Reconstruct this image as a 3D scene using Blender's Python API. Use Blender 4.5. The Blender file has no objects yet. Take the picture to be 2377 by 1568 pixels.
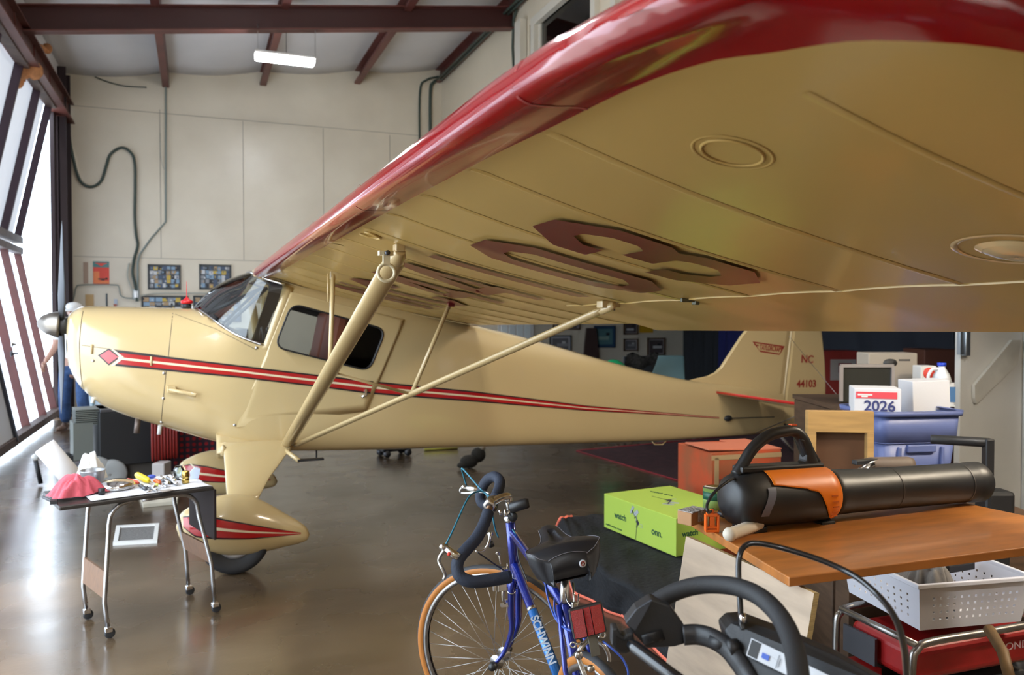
import bpy, bmesh, math, random
from mathutils import Vector, Matrix, Quaternion
random.seed(7)
PI = math.pi
SC = bpy.context.scene
COL = SC.collection

# ------------------------------------------------------------------ camera, world, exposure
CAM_Z = 1.57
YAW = math.atan(734 / 1850.0)
PITCH = math.atan(44 / 1850.0)
FWD = Vector((math.sin(YAW) * math.cos(PITCH), math.cos(YAW) * math.cos(PITCH), -math.sin(PITCH)))
RGT = Vector((math.cos(YAW), -math.sin(YAW), 0))
UPV = RGT.cross(FWD)
cam_d = bpy.data.cameras.new('camera')
cam = bpy.data.objects.new('camera', cam_d)
COL.objects.link(cam)
SC.camera = cam
cam.location = (0, 0, CAM_Z)
cam.rotation_euler = Matrix((RGT, UPV, -FWD)).transposed().to_euler()
cam_d.sensor_width = 36
cam_d.lens = 36 * 1850 / 2377.0
cam_d.clip_start = 0.05
cam_d.dof.use_dof = True
cam_d.dof.focus_distance = 2.3
cam_d.dof.aperture_fstop = 4.5

world = bpy.data.worlds.new('sky')
SC.world = world
world.use_nodes = True
wn = world.node_tree.nodes
wn['Background'].inputs[0].default_value = (0.74, 0.87, 1.0, 1)
wn['Background'].inputs[1].default_value = 5.8

SC.view_settings.view_transform = 'Standard'
SC.view_settings.look = 'None'
SC.view_settings.gamma = 1
SC.view_settings.use_curve_mapping = False
SC.view_settings.exposure = 0.42
try:
    SC.cycles.use_denoising = True
    SC.cycles.max_bounces = 8
    SC.cycles.diffuse_bounces = 4
    SC.cycles.glossy_bounces = 4
    SC.cycles.transmission_bounces = 6
    SC.cycles.transparent_max_bounces = 12
    SC.cycles.sample_clamp_indirect = 6
    SC.cycles.caustics_reflective = False
    SC.cycles.caustics_refractive = False
except Exception:
    pass

sun_d = bpy.data.lights.new('sun', 'SUN'); sun_d.energy = 6.0; sun_d.angle = .06; sun_d.color = (1, .98, .95)
sun = bpy.data.objects.new('sun', sun_d); COL.objects.link(sun)
sun.rotation_euler = Vector((.31, .06, -1)).to_track_quat('-Z', 'Y').to_euler()   # high, from outside the door

def sky_portal(loc, rot, sx, sy):
    d = bpy.data.lights.new('doorway_daylight', 'AREA')
    d.shape = 'RECTANGLE'; d.size = sx; d.size_y = sy
    d.cycles.is_portal = True
    o = bpy.data.objects.new('doorway_daylight', d); COL.objects.link(o)
    o.location = loc; o.rotation_euler = rot

# ------------------------------------------------------------------ rays through the photograph, met with real planes
def ray(px, py):
    return FWD + RGT * ((px - 1188.5) / 1850.0) + UPV * ((784.0 - py) / 1850.0)
CP = Vector((0, 0, CAM_Z))
def at_z(px, py, z):
    d = ray(px, py); return CP + d * ((z - CAM_Z) / d.z)
def at_x(px, py, x):
    d = ray(px, py); return CP + d * (x / d.x)
def at_y(px, py, y):
    d = ray(px, py); return CP + d * (y / d.y)
def at_d(px, py, dist):
    return CP + ray(px, py) * dist

# ------------------------------------------------------------------ materials
MATS = {}
def mat(name, color=(.5, .5, .5), rough=.5, metal=0.0, coat=0.0, noise=0.0, nscale=8.0, bump=0.0, bscale=60.0,
        emit=None, estr=0.0, spec=None, color2=None, stretch=None, sheen=0.0):
    if name in MATS: return MATS[name]
    m = bpy.data.materials.new(name); m.use_nodes = True
    nt = m.node_tree; b = nt.nodes['Principled BSDF']
    b.inputs['Base Color'].default_value = (*color, 1)
    b.inputs['Roughness'].default_value = rough
    b.inputs['Metallic'].default_value = metal
    if coat: b.inputs['Coat Weight'].default_value = coat; b.inputs['Coat Roughness'].default_value = .04
    if spec is not None: b.inputs['Specular IOR Level'].default_value = spec
    if sheen: b.inputs['Sheen Weight'].default_value = sheen
    if emit: b.inputs['Emission Color'].default_value = (*emit, 1); b.inputs['Emission Strength'].default_value = estr
    if noise or bump:
        tc = nt.nodes.new('ShaderNodeTexCoord')
        vec = tc.outputs['Object']
        if stretch:
            mp = nt.nodes.new('ShaderNodeMapping'); mp.inputs['Scale'].default_value = stretch
            nt.links.new(vec, mp.inputs[0]); vec = mp.outputs[0]
    if noise:
        n = nt.nodes.new('ShaderNodeTexNoise'); n.inputs['Scale'].default_value = nscale; n.inputs['Detail'].default_value = 6
        nt.links.new(vec, n.inputs['Vector'])
        mx = nt.nodes.new('ShaderNodeMix'); mx.data_type = 'RGBA'
        c2 = color2 or tuple(c * (1 - noise) for c in color)
        mx.inputs[6].default_value = (*c2, 1); mx.inputs[7].default_value = (*color, 1)
        cr = nt.nodes.new('ShaderNodeValToRGB'); cr.color_ramp.elements[0].position = .35; cr.color_ramp.elements[1].position = .65
        nt.links.new(n.outputs[0], cr.inputs[0]); nt.links.new(cr.outputs[0], mx.inputs[0])
        nt.links.new(mx.outputs[2], b.inputs['Base Color'])
    if bump:
        n2 = nt.nodes.new('ShaderNodeTexNoise'); n2.inputs['Scale'].default_value = bscale; n2.inputs['Detail'].default_value = 4
        nt.links.new(vec, n2.inputs['Vector'])
        bp = nt.nodes.new('ShaderNodeBump'); bp.inputs['Strength'].default_value = bump; bp.inputs['Distance'].default_value = .01
        nt.links.new(n2.outputs[0], bp.inputs['Height']); nt.links.new(bp.outputs[0], b.inputs['Normal'])
    MATS[name] = m
    return m

def add_translucency(m, k, col):
    nt = m.node_tree; b = nt.nodes['Principled BSDF']; out = [n for n in nt.nodes if n.type == 'OUTPUT_MATERIAL'][0]
    tl = nt.nodes.new('ShaderNodeBsdfTranslucent'); tl.inputs[0].default_value = (*col, 1)
    mx = nt.nodes.new('ShaderNodeMixShader'); mx.inputs[0].default_value = k
    nt.links.new(b.outputs[0], mx.inputs[1]); nt.links.new(tl.outputs[0], mx.inputs[2]); nt.links.new(mx.outputs[0], out.inputs[0])

def glass_mat(name, tint=(.9, .95, .95), alpha=.12, rough=.02, ior=1.5):
    if name in MATS: return MATS[name]
    m = bpy.data.materials.new(name); m.use_nodes = True
    nt = m.node_tree; nt.nodes.clear()
    out = nt.nodes.new('ShaderNodeOutputMaterial')
    tr = nt.nodes.new('ShaderNodeBsdfTransparent'); tr.inputs[0].default_value = (*tint, 1)
    gl = nt.nodes.new('ShaderNodeBsdfGlossy'); gl.inputs['Roughness'].default_value = rough
    fr = nt.nodes.new('ShaderNodeFresnel'); fr.inputs[0].default_value = ior
    ad = nt.nodes.new('ShaderNodeMath'); ad.operation = 'ADD'; ad.inputs[1].default_value = alpha * .3
    mx = nt.nodes.new('ShaderNodeMixShader')
    nt.links.new(fr.outputs[0], ad.inputs[0]); nt.links.new(ad.outputs[0], mx.inputs[0])
    nt.links.new(tr.outputs[0], mx.inputs[1]); nt.links.new(gl.outputs[0], mx.inputs[2])
    nt.links.new(mx.outputs[0], out.inputs[0])
    MATS[name] = m
    return m

CREAM = mat('cream_dope', (.55, .41, .205), .22, coat=.6)
RED = mat('red_dope', (.26, .006, .010), .15, coat=.8)
REDBRIGHT = mat('bright_red_trim', (.50, .012, .008), .25, coat=.4)
BLACKTRIM = mat('black_pinstripe', (.015, .01, .012), .3)
STEEL = mat('bare_steel', (.55, .55, .56), .3, 1.0)
CHROME = mat('chrome', (.8, .8, .82), .12, 1.0)
DARKSTEEL = mat('dark_steel', (.10, .10, .11), .4, .8)
BLACK = mat('black_plastic', (.012, .012, .014), .45)
RUBBER = mat('black_rubber', (.018, .018, .02), .65)
WHITE = mat('white_paint', (.72, .71, .68), .5)
CLOTHW = mat('white_cloth', (.75, .74, .76), .9)
GLASS = glass_mat('clear_glass')
SMOKE = glass_mat('dark_window_glass', (.72, .74, .74), .0, ior=1.22)

# ------------------------------------------------------------------ mesh builder
class MB:
    def __init__(s): s.v = []; s.f = []; s.m = []; s.sm = []
    def add(s, vs, fs, mi=0, smooth=False, mis=None):
        b = len(s.v); s.v += [tuple(v) for v in vs]
        for k, f in enumerate(fs):
            s.f.append(tuple(b + i for i in f)); s.m.append(mis[k] if mis else mi); s.sm.append(smooth)
        return s
    def box(s, c, size, mi=0, rot=None):
        hx, hy, hz = size[0] / 2, size[1] / 2, size[2] / 2
        vs = [Vector((x, y, z)) for z in (-hz, hz) for y in (-hy, hy) for x in (-hx, hx)]
        if rot is not None:
            R = rot if isinstance(rot, Matrix) else Matrix.Rotation(rot, 3, 'Z')
            vs = [R @ v for v in vs]
        vs = [v + Vector(c) for v in vs]
        return s.add(vs, [(0, 2, 3, 1), (4, 5, 7, 6), (0, 1, 5, 4), (2, 6, 7, 3), (0, 4, 6, 2), (1, 3, 7, 5)], mi)
    def prism(s, pts, d, mi=0, cap=True):
        """pts: list of 3D points (a planar outline), d: extrusion vector"""
        n = len(pts); d = Vector(d); vs = [Vector(p) for p in pts] + [Vector(p) + d for p in pts]
        fs = [(i, (i + 1) % n, (i + 1) % n + n, i + n) for i in range(n)]
        if cap: fs += [tuple(range(n))[::-1], tuple(range(n, 2 * n))]
        return s.add(vs, fs, mi)
    def tube(s, path, r, n=10, mi=0, closed=False, caps=True, flat=1.0, up=None):
        P = [Vector(p) for p in path]; L = len(P)
        rs = r if isinstance(r, (list, tuple)) else [r] * L
        prev = None; vs = []
        for i in range(L):
            if closed: t = P[(i + 1) % L] - P[i - 1]
            else: t = P[min(i + 1, L - 1)] - P[max(i - 1, 0)]
            t.normalize()
            if prev is None:
                a = Vector(up) if up is not None else (Vector((0, 0, 1)) if abs(t.z) < .9 else Vector((1, 0, 0)))
                nrm = (a - t * a.dot(t)).normalized()
            else: nrm = (prev - t * prev.dot(t)).normalized()
            prev = nrm; bn = t.cross(nrm)
            for k in range(n):
                a = 2 * PI * k / n
                vs.append(P[i] + nrm * (math.cos(a) * rs[i]) + bn * (math.sin(a) * rs[i] * flat))
        fs = []
        for i in range(L if closed else L - 1):
            for k in range(n):
                j = (i + 1) % L
                fs.append((i * n + k, i * n + (k + 1) % n, j * n + (k + 1) % n, j * n + k))
        if caps and not closed: fs += [tuple(range(n))[::-1], tuple(range((L - 1) * n, L * n))]
        return s.add(vs, fs, mi, True)
    def lathe(s, prof, c, axis=(0, 0, 1), n=24, mi=0, mis=None, scale=(1, 1), cap=True):
        """prof: [(r, h)] along axis"""
        ax = Vector(axis).normalized(); a = Vector((0, 0, 1)) if abs(ax.z) < .9 else Vector((1, 0, 0))
        u = (a - ax * a.dot(ax)).normalized(); w = ax.cross(u); c = Vector(c); vs = []
        for r, h in prof:
            for k in range(n):
                t = 2 * PI * k / n
                vs.append(c + ax * h + u * (math.cos(t) * r * scale[0]) + w * (math.sin(t) * r * scale[1]))
        fs = []; ms = []
        for i in range(len(prof) - 1):
            for k in range(n):
                fs.append((i * n + k, i * n + (k + 1) % n, (i + 1) * n + (k + 1) % n, (i + 1) * n + k)); ms.append(mis[i] if mis else mi)
        if cap and prof[0][0] > 1e-5: fs.append(tuple(range(n))[::-1]); ms.append(mis[0] if mis else mi)
        if cap and prof[-1][0] > 1e-5: fs.append(tuple(range((len(prof) - 1) * n, len(prof) * n))); ms.append(mis[-1] if mis else mi)
        return s.add(vs, fs, mi, True, ms)
    def sphere(s, c, r, n=16, mi=0, sc=(1, 1, 1)):
        rings = n // 2; vs = []; fs = []
        for i in range(rings + 1):
            p = PI * i / rings
            for k in range(n):
                t = 2 * PI * k / n
                vs.append((c[0] + r * sc[0] * math.sin(p) * math.cos(t), c[1] + r * sc[1] * math.sin(p) * math.sin(t), c[2] + r * sc[2] * math.cos(p)))
        for i in range(rings):
            for k in range(n): fs.append((i * n + k, (i + 1) * n + k, (i + 1) * n + (k + 1) % n, i * n + (k + 1) % n))
        return s.add(vs, fs, mi, True)
    def grid(s, fn, nu, nv, mi=0, smooth=True, mfn=None):
        vs = [fn(i / nu, j / nv) for i in range(nu + 1) for j in range(nv + 1)]
        fs = []; ms = []
        for i in range(nu):
            for j in range(nv):
                fs.append((i * (nv + 1) + j, (i + 1) * (nv + 1) + j, (i + 1) * (nv + 1) + j + 1, i * (nv + 1) + j + 1))
                ms.append(mfn(i, j) if mfn else mi)
        return s.add(vs, fs, mi, smooth, ms)
    def build(s, name, mats, parent=None, world=False, bevel=0, solid=0, sub=0, weld=False, seg=2, kind=None, label=None, flip=False):
        me = bpy.data.meshes.new(name)
        vs = s.v
        if world and parent is not None:
            inv = parent_matrix(parent).inverted(); vs = [tuple(inv @ Vector(v)) for v in vs]
        me.from_pydata(vs, [], s.f)
        if not isinstance(mats, (list, tuple)): mats = [mats]
        for m in mats: me.materials.append(m)
        me.polygons.foreach_set('material_index', s.m)
        me.polygons.foreach_set('use_smooth', s.sm)
        bm = bmesh.new(); bm.from_mesh(me)
        if weld: bmesh.ops.remove_doubles(bm, verts=bm.verts, dist=1e-5)
        bmesh.ops.recalc_face_normals(bm, faces=bm.faces)
        if flip: bmesh.ops.reverse_faces(bm, faces=bm.faces)
        bm.to_mesh(me); bm.free(); me.update()
        o = bpy.data.objects.new(name, me); COL.objects.link(o)
        if parent is not None: o.parent = parent
        if solid:
            md = o.modifiers.new('thickness', 'SOLIDIFY'); md.thickness = abs(solid); md.offset = -1 if solid > 0 else 1
        if bevel:
            md = o.modifiers.new('edge', 'BEVEL'); md.width = bevel; md.segments = seg; md.limit_method = 'ANGLE'
            md.angle_limit = math.radians(40)
        if sub:
            md = o.modifiers.new('smooth', 'SUBSURF'); md.levels = sub; md.render_levels = sub
        if kind: o['kind'] = kind
        if label: o['label'] = label
        return o


def parent_matrix(o):
    m = Matrix.LocRotScale(o.location, o.rotation_euler, o.scale)
    return parent_matrix(o.parent) @ m if o.parent is not None else m

def thing(name, label, cat, loc=(0, 0, 0), rotz=0.0, group=None):
    o = bpy.data.objects.new(name, None); COL.objects.link(o)
    o.location = loc; o.rotation_euler = (0, 0, rotz); o.empty_display_size = .1
    o['label'] = label; o['category'] = cat
    if group: o['group'] = group
    return o
def tag(o, label, cat, group=None, kind=None):
    o['label'] = label; o['category'] = cat
    if group: o['group'] = group
    if kind: o['kind'] = kind
    return o
def struct(o): o['kind'] = 'structure'; return o
def recenter(o):
    """put the object's origin at the middle of its footprint"""
    me = o.data; xs = [v.co for v in me.vertices]
    c = Vector(((min(v.x for v in xs) + max(v.x for v in xs)) / 2, (min(v.y for v in xs) + max(v.y for v in xs)) / 2, min(v.z for v in xs)))
    for v in me.vertices: v.co -= c
    o.location = Vector(o.location) + c
    return o
def dup(root, loc, rotz=None, label=None):
    r = root.copy(); COL.objects.link(r); r.location = loc
    if rotz is not None: r.rotation_euler = (0, 0, rotz)
    if label: r['label'] = label
    for ch in root.children:
        c = ch.copy(); COL.objects.link(c); c.parent = r
        for g in ch.children:
            d = g.copy(); COL.objects.link(d); d.parent = c
    return r
def text(name, body, size, m, parent, origin, xdir, ydir, world=False, ext=.0006, align='LEFT', shear=0, squeeze=1.0, bold=0):
    c = bpy.data.curves.new(name, 'FONT'); c.body = body; c.size = size; c.extrude = ext; c.align_x = align; c.shear = shear
    c.offset = bold; c.materials.append(m)
    tmp = bpy.data.objects.new(name, c); COL.objects.link(tmp)
    me = bpy.data.meshes.new_from_object(tmp); bpy.data.objects.remove(tmp, do_unlink=True)
    o = bpy.data.objects.new(name, me); COL.objects.link(o)
    x = Vector(xdir).normalized(); y = Vector(ydir); y = (y - x * y.dot(x)).normalized(); z = x.cross(y)
    M = Matrix.Translation(Vector(origin)) @ Matrix((x * squeeze, y, z)).transposed().to_4x4()
    if parent is not None:
        if world: M = parent_matrix(parent).inverted() @ M
        o.parent = parent
    o.matrix_local = M
    return o
def lerp(a, b, t): return a + (b - a) * t
def V3(a, b, t): return Vector(a).lerp(Vector(b), t)
def pw(x, tab):
    """piecewise-linear table"""
    if x <= tab[0][0]: return tab[0][1]
    for i in range(len(tab) - 1):
        if x <= tab[i + 1][0]:
            t = (x - tab[i][0]) / (tab[i + 1][0] - tab[i][0]); return tab[i][1] + t * (tab[i + 1][1] - tab[i][1])
    return tab[-1][1]
def cr(x, tab):
    """smooth (monotone cubic) table"""
    n = len(tab)
    if x <= tab[0][0]: return tab[0][1]
    if x >= tab[-1][0]: return tab[-1][1]
    for i in range(n - 1):
        if x <= tab[i + 1][0]:
            h = tab[i + 1][0] - tab[i][0]; t = (x - tab[i][0]) / h
            d = (tab[i + 1][1] - tab[i][1]) / h
            dm = (tab[i][1] - tab[i - 1][1]) / (tab[i][0] - tab[i - 1][0]) if i > 0 else d
            dp = (tab[i + 2][1] - tab[i + 1][1]) / (tab[i + 2][0] - tab[i + 1][0]) if i < n - 2 else d
            m0 = 0 if dm * d <= 0 else 2 * dm * d / (dm + d)
            m1 = 0 if dp * d <= 0 else 2 * dp * d / (dp + d)
            return (2 * t**3 - 3 * t * t + 1) * tab[i][1] + (t**3 - 2 * t * t + t) * h * m0 + (-2 * t**3 + 3 * t * t) * tab[i + 1][1] + (t**3 - t * t) * h * m1
def smooth_path(pts, n=8, closed=False):
    """Catmull-Rom through points"""
    P = [Vector(p) for p in pts]; out = []; L = len(P)
    for i in range(L if closed else L - 1):
        p0 = P[(i - 1) % L] if (closed or i > 0) else P[0] * 2 - P[1]
        p1 = P[i]; p2 = P[(i + 1) % L]
        p3 = P[(i + 2) % L] if (closed or i < L - 2) else P[-1] * 2 - P[-2]
        for k in range(n):
            t = k / n
            out.append(.5 * ((2 * p1) + (p2 - p0) * t + (2 * p0 - 5 * p1 + 4 * p2 - p3) * t * t + (3 * p1 - p0 - 3 * p2 + p3) * t**3))
    if not closed: out.append(P[-1])
    return out
# ================================================================== THE HANGAR
XL, XLOFT, XR, YN, YF = -1.99, 4.54, 10.2, -6.0, 15.2
def ceil_z(x): return 5.91 + .1256 * x
WALLM = mat('cream_wallboard', (.70, .61, .47), .38, noise=.06, nscale=1.2)
WALLW = mat('white_wallboard', (.62, .62, .61), .5, noise=.06, nscale=1.5)
CEILM = mat('white_roof_insulation', (.64, .62, .63), .6, noise=.10, nscale=.9, bump=.35, bscale=2.5)
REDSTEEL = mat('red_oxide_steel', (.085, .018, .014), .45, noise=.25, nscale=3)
REDSTEEL2 = mat('faded_red_steel', (.14, .04, .032), .5, noise=.3, nscale=3)  # paler red for beam flanges and lower door ribs

# floor: sealed concrete with stains
def floor_mat():
    m = bpy.data.materials.new('sealed_concrete'); m.use_nodes = True; nt = m.node_tree; b = nt.nodes['Principled BSDF']
    tc = nt.nodes.new('ShaderNodeTexCoord')
    n = nt.nodes.new('ShaderNodeTexNoise'); n.inputs['Scale'].default_value = .55; n.inputs['Detail'].default_value = 10; n.inputs['Roughness'].default_value = .62
    mp = nt.nodes.new('ShaderNodeMapping'); mp.inputs['Scale'].default_value = (.8, 2.2, 1)
    nt.links.new(tc.outputs['Object'], mp.inputs[0]); nt.links.new(mp.outputs[0], n.inputs['Vector'])
    cr_ = nt.nodes.new('ShaderNodeValToRGB'); e = cr_.color_ramp.elements
    e[0].position = .3; e[0].color = (.050, .030, .015, 1); e[1].position = .72; e[1].color = (.145, .100, .060, 1)
    nt.links.new(n.outputs[0], cr_.inputs[0]); nt.links.new(cr_.outputs[0], b.inputs['Base Color'])
    n2 = nt.nodes.new('ShaderNodeTexNoise'); n2.inputs['Scale'].default_value = 2.0; n2.inputs['Detail'].default_value = 8
    nt.links.new(tc.outputs['Object'], n2.inputs['Vector'])
    mr = nt.nodes.new('ShaderNodeMapRange'); mr.inputs[1].default_value = .3; mr.inputs[2].default_value = .7
    mr.inputs[3].default_value = .20; mr.inputs[4].default_value = .34
    nt.links.new(n2.outputs[0], mr.inputs[0]); nt.links.new(mr.outputs[0], b.inputs['Roughness'])
    b.inputs['Specular IOR Level'].default_value = .85; b.inputs['Coat Weight'].default_value = .45; b.inputs['Coat Roughness'].default_value = .16
    n3 = nt.nodes.new('ShaderNodeTexNoise'); n3.inputs['Scale'].default_value = 35; n3.inputs['Detail'].default_value = 5
    nt.links.new(tc.outputs['Object'], n3.inputs['Vector'])
    bp = nt.nodes.new('ShaderNodeBump'); bp.inputs['Strength'].default_value = .12; bp.inputs['Distance'].default_value = .004
    nt.links.new(n3.outputs[0], bp.inputs['Height']); nt.links.new(bp.outputs[0], b.inputs['Normal'])
    return m
b = MB(); b.box(((XL + XR) / 2, (YN + YF) / 2, -.06), (XR - XL + .3, YF - YN + .3, .12)); struct(b.build('floor', floor_mat()))
b = MB(); b.box((-13, 5, -.16), (21.7, 60, .1)); o = struct(b.build('ground', mat('pale_apron_concrete', (.55, .54, .50), .8, noise=.15)))

# ceiling (sloping roof, draped insulation between purlins)
b = MB()
xs = [XL - .1 + i * (XR - XL + .2) / 60 for i in range(61)]
purl = [-2.0, -.45, 1.17, 2.88, 4.46]
def sagx(x):
    for a, c in zip(purl[:-1], purl[1:]):
        if a <= x <= c: return -.05 * math.sin(PI * (x - a) / (c - a))
    return 0
def cfn(u, v):
    x = XL - .1 + u * (XR - XL + .2); return (x, lerp(YN, YF + .02, v), ceil_z(x) + sagx(x) * (1 + .4 * math.sin(v * 40)))
b.grid(cfn, 80, 40); struct(b.build('ceiling', CEILM, solid=-.05))

# far wall with plywood seams
def panel_wall_mat():
    m = bpy.data.materials.new('painted_plywood'); m.use_nodes = True; nt = m.node_tree; bs = nt.nodes['Principled BSDF']
    tc = nt.nodes.new('ShaderNodeTexCoord'); n = nt.nodes.new('ShaderNodeTexNoise'); n.inputs['Scale'].default_value = .8; n.inputs['Detail'].default_value = 8
    nt.links.new(tc.outputs['Object'], n.inputs['Vector'])
    r = nt.nodes.new('ShaderNodeValToRGB'); r.color_ramp.elements[0].color = (.60, .53, .42, 1); r.color_ramp.elements[1].color = (.72, .65, .53, 1)
    r.color_ramp.elements[0].position = .3; r.color_ramp.elements[1].position = .7
    nt.links.new(n.outputs[0], r.inputs[0]); nt.links.new(r.outputs[0], bs.inputs['Base Color'])
    bs.inputs['Roughness'].default_value = .3; bs.inputs['Specular IOR Level'].default_value = .4
    n2 = nt.nodes.new('ShaderNodeTexNoise'); n2.inputs['Scale'].default_value = 3; nt.links.new(tc.outputs['Object'], n2.inputs['Vector'])
    bp = nt.nodes.new('ShaderNodeBump'); bp.inputs['Strength'].default_value = .25; bp.inputs['Distance'].default_value = .02
    nt.links.new(n2.outputs[0], bp.inputs['Height']); nt.links.new(bp.outputs[0], bs.inputs['Normal'])
    return m
PW = panel_wall_mat()
b = MB()
b.prism([(XL - .1, YF, -.0), (XR, YF, 0), (XR, YF, ceil_z(XR)), (XL - .1, YF, ceil_z(XL - .1))], (0, .15, 0)); struct(b.build('wall_far', PW))
# plywood sheets: thin seam battens
SEAM = mat('seam_shadow_gap', (.30, .27, .22), .6)  # sheet seams drawn as thin darker strips
b = MB()
def seam(x0, z0, x1, z1, w=.010):
    if abs(x1 - x0) < 1e-3: b.box((x0, YF - .002, (z0 + z1) / 2), (w, .006, abs(z1 - z0)))
    else: b.box(((x0 + x1) / 2, YF - .002, (z0 + z1) / 2), (abs(x1 - x0), .006, w * .8))
seam(-.55, 2.62, -.55, 5.2); seam(.82, 2.62, .82, 5.12); seam(2.24, 2.62, 2.24, 5.12); seam(3.5, 2.62, 3.5, 5.1)
seam(-1.9, 2.62, 4.5, 2.62); seam(-1.9, 5.14, 4.2, 5.14)
struct(b.build('trim_1', SEAM))
# loft front wall above, openings, and the lower rooms behind
LOFTZ = 2.62
b = MB()
def lw(y0, y1, z0, z1=None, x=XLOFT + .06, t=.12):
    zt = z1 if z1 is not None else ceil_z(XLOFT + .12) + .02
    b.box((x, (y0 + y1) / 2, (z0 + zt) / 2), (t, y1 - y0, zt - z0))
lw(10.75, YF, LOFTZ); lw(YN, 10.75, LOFTZ, 3.9); lw(YN, 10.75, 5.83); lw(8.15, 8.62, 3.9, 5.83); lw(YN, 4.6, 3.9, 5.83)
struct(b.build('wall_loft', WALLM))
FRM = mat('cream_wood_frame', (.62, .58, .50), .45)
def win(nm, y0, y1, z0, z1, glass):
    b = MB(); x = XLOFT - .02
    b.box((x, (y0 + y1) / 2, z1 + .05), (.09, y1 - y0 + .24, .12)); b.box((x, (y0 + y1) / 2, z0 - .05), (.09, y1 - y0 + .24, .12))
    for y in (y0 - .06, y1 + .06): b.box((x, y, (z0 + z1) / 2), (.09, .12, z1 - z0))
    for y in (y0 + .03, y1 - .03): b.box((x + .05, y, (z0 + z1) / 2), (.05, .06, z1 - z0))
    w = struct(b.build(nm, FRM, bevel=.006))
    if glass:
        b = MB(); b.box((x + .06, (y0 + y1) / 2, (z0 + z1) / 2), (.008, y1 - y0, z1 - z0)); b.build('window_pane', GLASS, w)
win('window_1', 8.72, 10.45, 3.98, 5.74, True); win('window_2', 4.7, 8.1, 3.98, 5.74, False)
b = MB(); b.box(((XLOFT + XR) / 2, (YN + YF) / 2, LOFTZ - .1), (XR - XLOFT, YF - YN, .2)); struct(b.build('ceiling_loft', mat('grey_loft_boards', (.26, .25, .24), .7)))
b = MB(); b.box((XR + .05, (YN + YF) / 2, 3.7), (.1, YF - YN, 7.6)); struct(b.build('wall_right', mat('dim_grey_board', (.28, .27, .27), .7, noise=.2)))
b = MB(); b.box(((XL + XR) / 2, YN - .05, 3.6), (XR - XL, .1, 7.4)); struct(b.build('wall_near', WALLM))
# lumber standing in the loft behind the second opening
WOOD1 = mat('orange_brown_lumber', (.36, .13, .035), .5, noise=.4, nscale=6, stretch=(6, 6, 1))
for k in range(6):
    b = MB(); y = 8.0 - k * .155
    b.box((4.9, y, 4.3), (.05, .085, 3.2)); o = b.build('timber_board', WOOD1, bevel=.004)
    recenter(o); tag(o, 'orange-brown timber boards standing upright in the loft opening above the wing', 'timber', 'timber boards in the loft opening')

# left wall: jamb wall far strip, header, open bay near the photographer
DARKJ = mat('dark_maroon_post', (.022, .010, .013), .5)
def hbeam(b, x, y, z0, z1, w, d, t=.02, mi=0):
    b.box((x, y - d / 2 + t / 2, (z0 + z1) / 2), (w, t, z1 - z0), mi); b.box((x, y + d / 2 - t / 2, (z0 + z1) / 2), (w, t, z1 - z0), mi)
    b.box((x, y, (z0 + z1) / 2), (t, d, z1 - z0), mi)
b = MB(); hbeam(b, XL - .02, 14.83, 0, 5.6, .22, .5); b.box((XL - .08, 14.42, 2.45), (.06, .22, 4.9))
struct(b.build('trim_2', [DARKJ]))
b = MB(); b.box((XL - .14, 15.05, 2.5), (.05, .35, 5.0)); b.box((XL - .06, (YN + YF) / 2, 5.45), (.06, YF - YN, .75))
struct(b.build('wall_left', CEILM))
b = MB(); b.box((XL - .05, -2.4, 2.5), (.1, 7.2, 5)); struct(b.build('wall_left_near', WALLM))
# header girder over the door
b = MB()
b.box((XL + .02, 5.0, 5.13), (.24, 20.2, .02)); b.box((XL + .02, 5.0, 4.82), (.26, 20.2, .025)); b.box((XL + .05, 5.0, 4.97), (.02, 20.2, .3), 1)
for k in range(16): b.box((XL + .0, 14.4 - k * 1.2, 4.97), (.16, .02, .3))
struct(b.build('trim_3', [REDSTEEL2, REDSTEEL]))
# torn orange insulation by the header
INS = mat('orange_fibre_insulation', (.62, .28, .12), .95, noise=.4, nscale=12, bump=1.0, bscale=30)
for (px, py, dist, s, lb) in ((40, 165, 10.3, .24, 'tuft of torn orange fibre insulation hanging below the door header'), (95, 125, 11.3, .17, 'smaller orange insulation scrap tucked into the steel header corner'), (72, 30, 9.9, .10, 'small orange insulation bit at the top left end of the roof beam')):
    b = MB(); c = at_d(px, py, dist)
    rr = random.Random(px)
    for k in range(9):
        b.sphere((rr.uniform(-.9, .9) * s, rr.uniform(-.5, .5) * s, rr.uniform(-.5, .5) * s), s * rr.uniform(.28, .5), 10, 0, (1, .6, rr.uniform(.5, 1.2)))
    o = b.build('insulation_scrap', INS); o.location = c; tag(o, lb, 'insulation')

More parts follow.
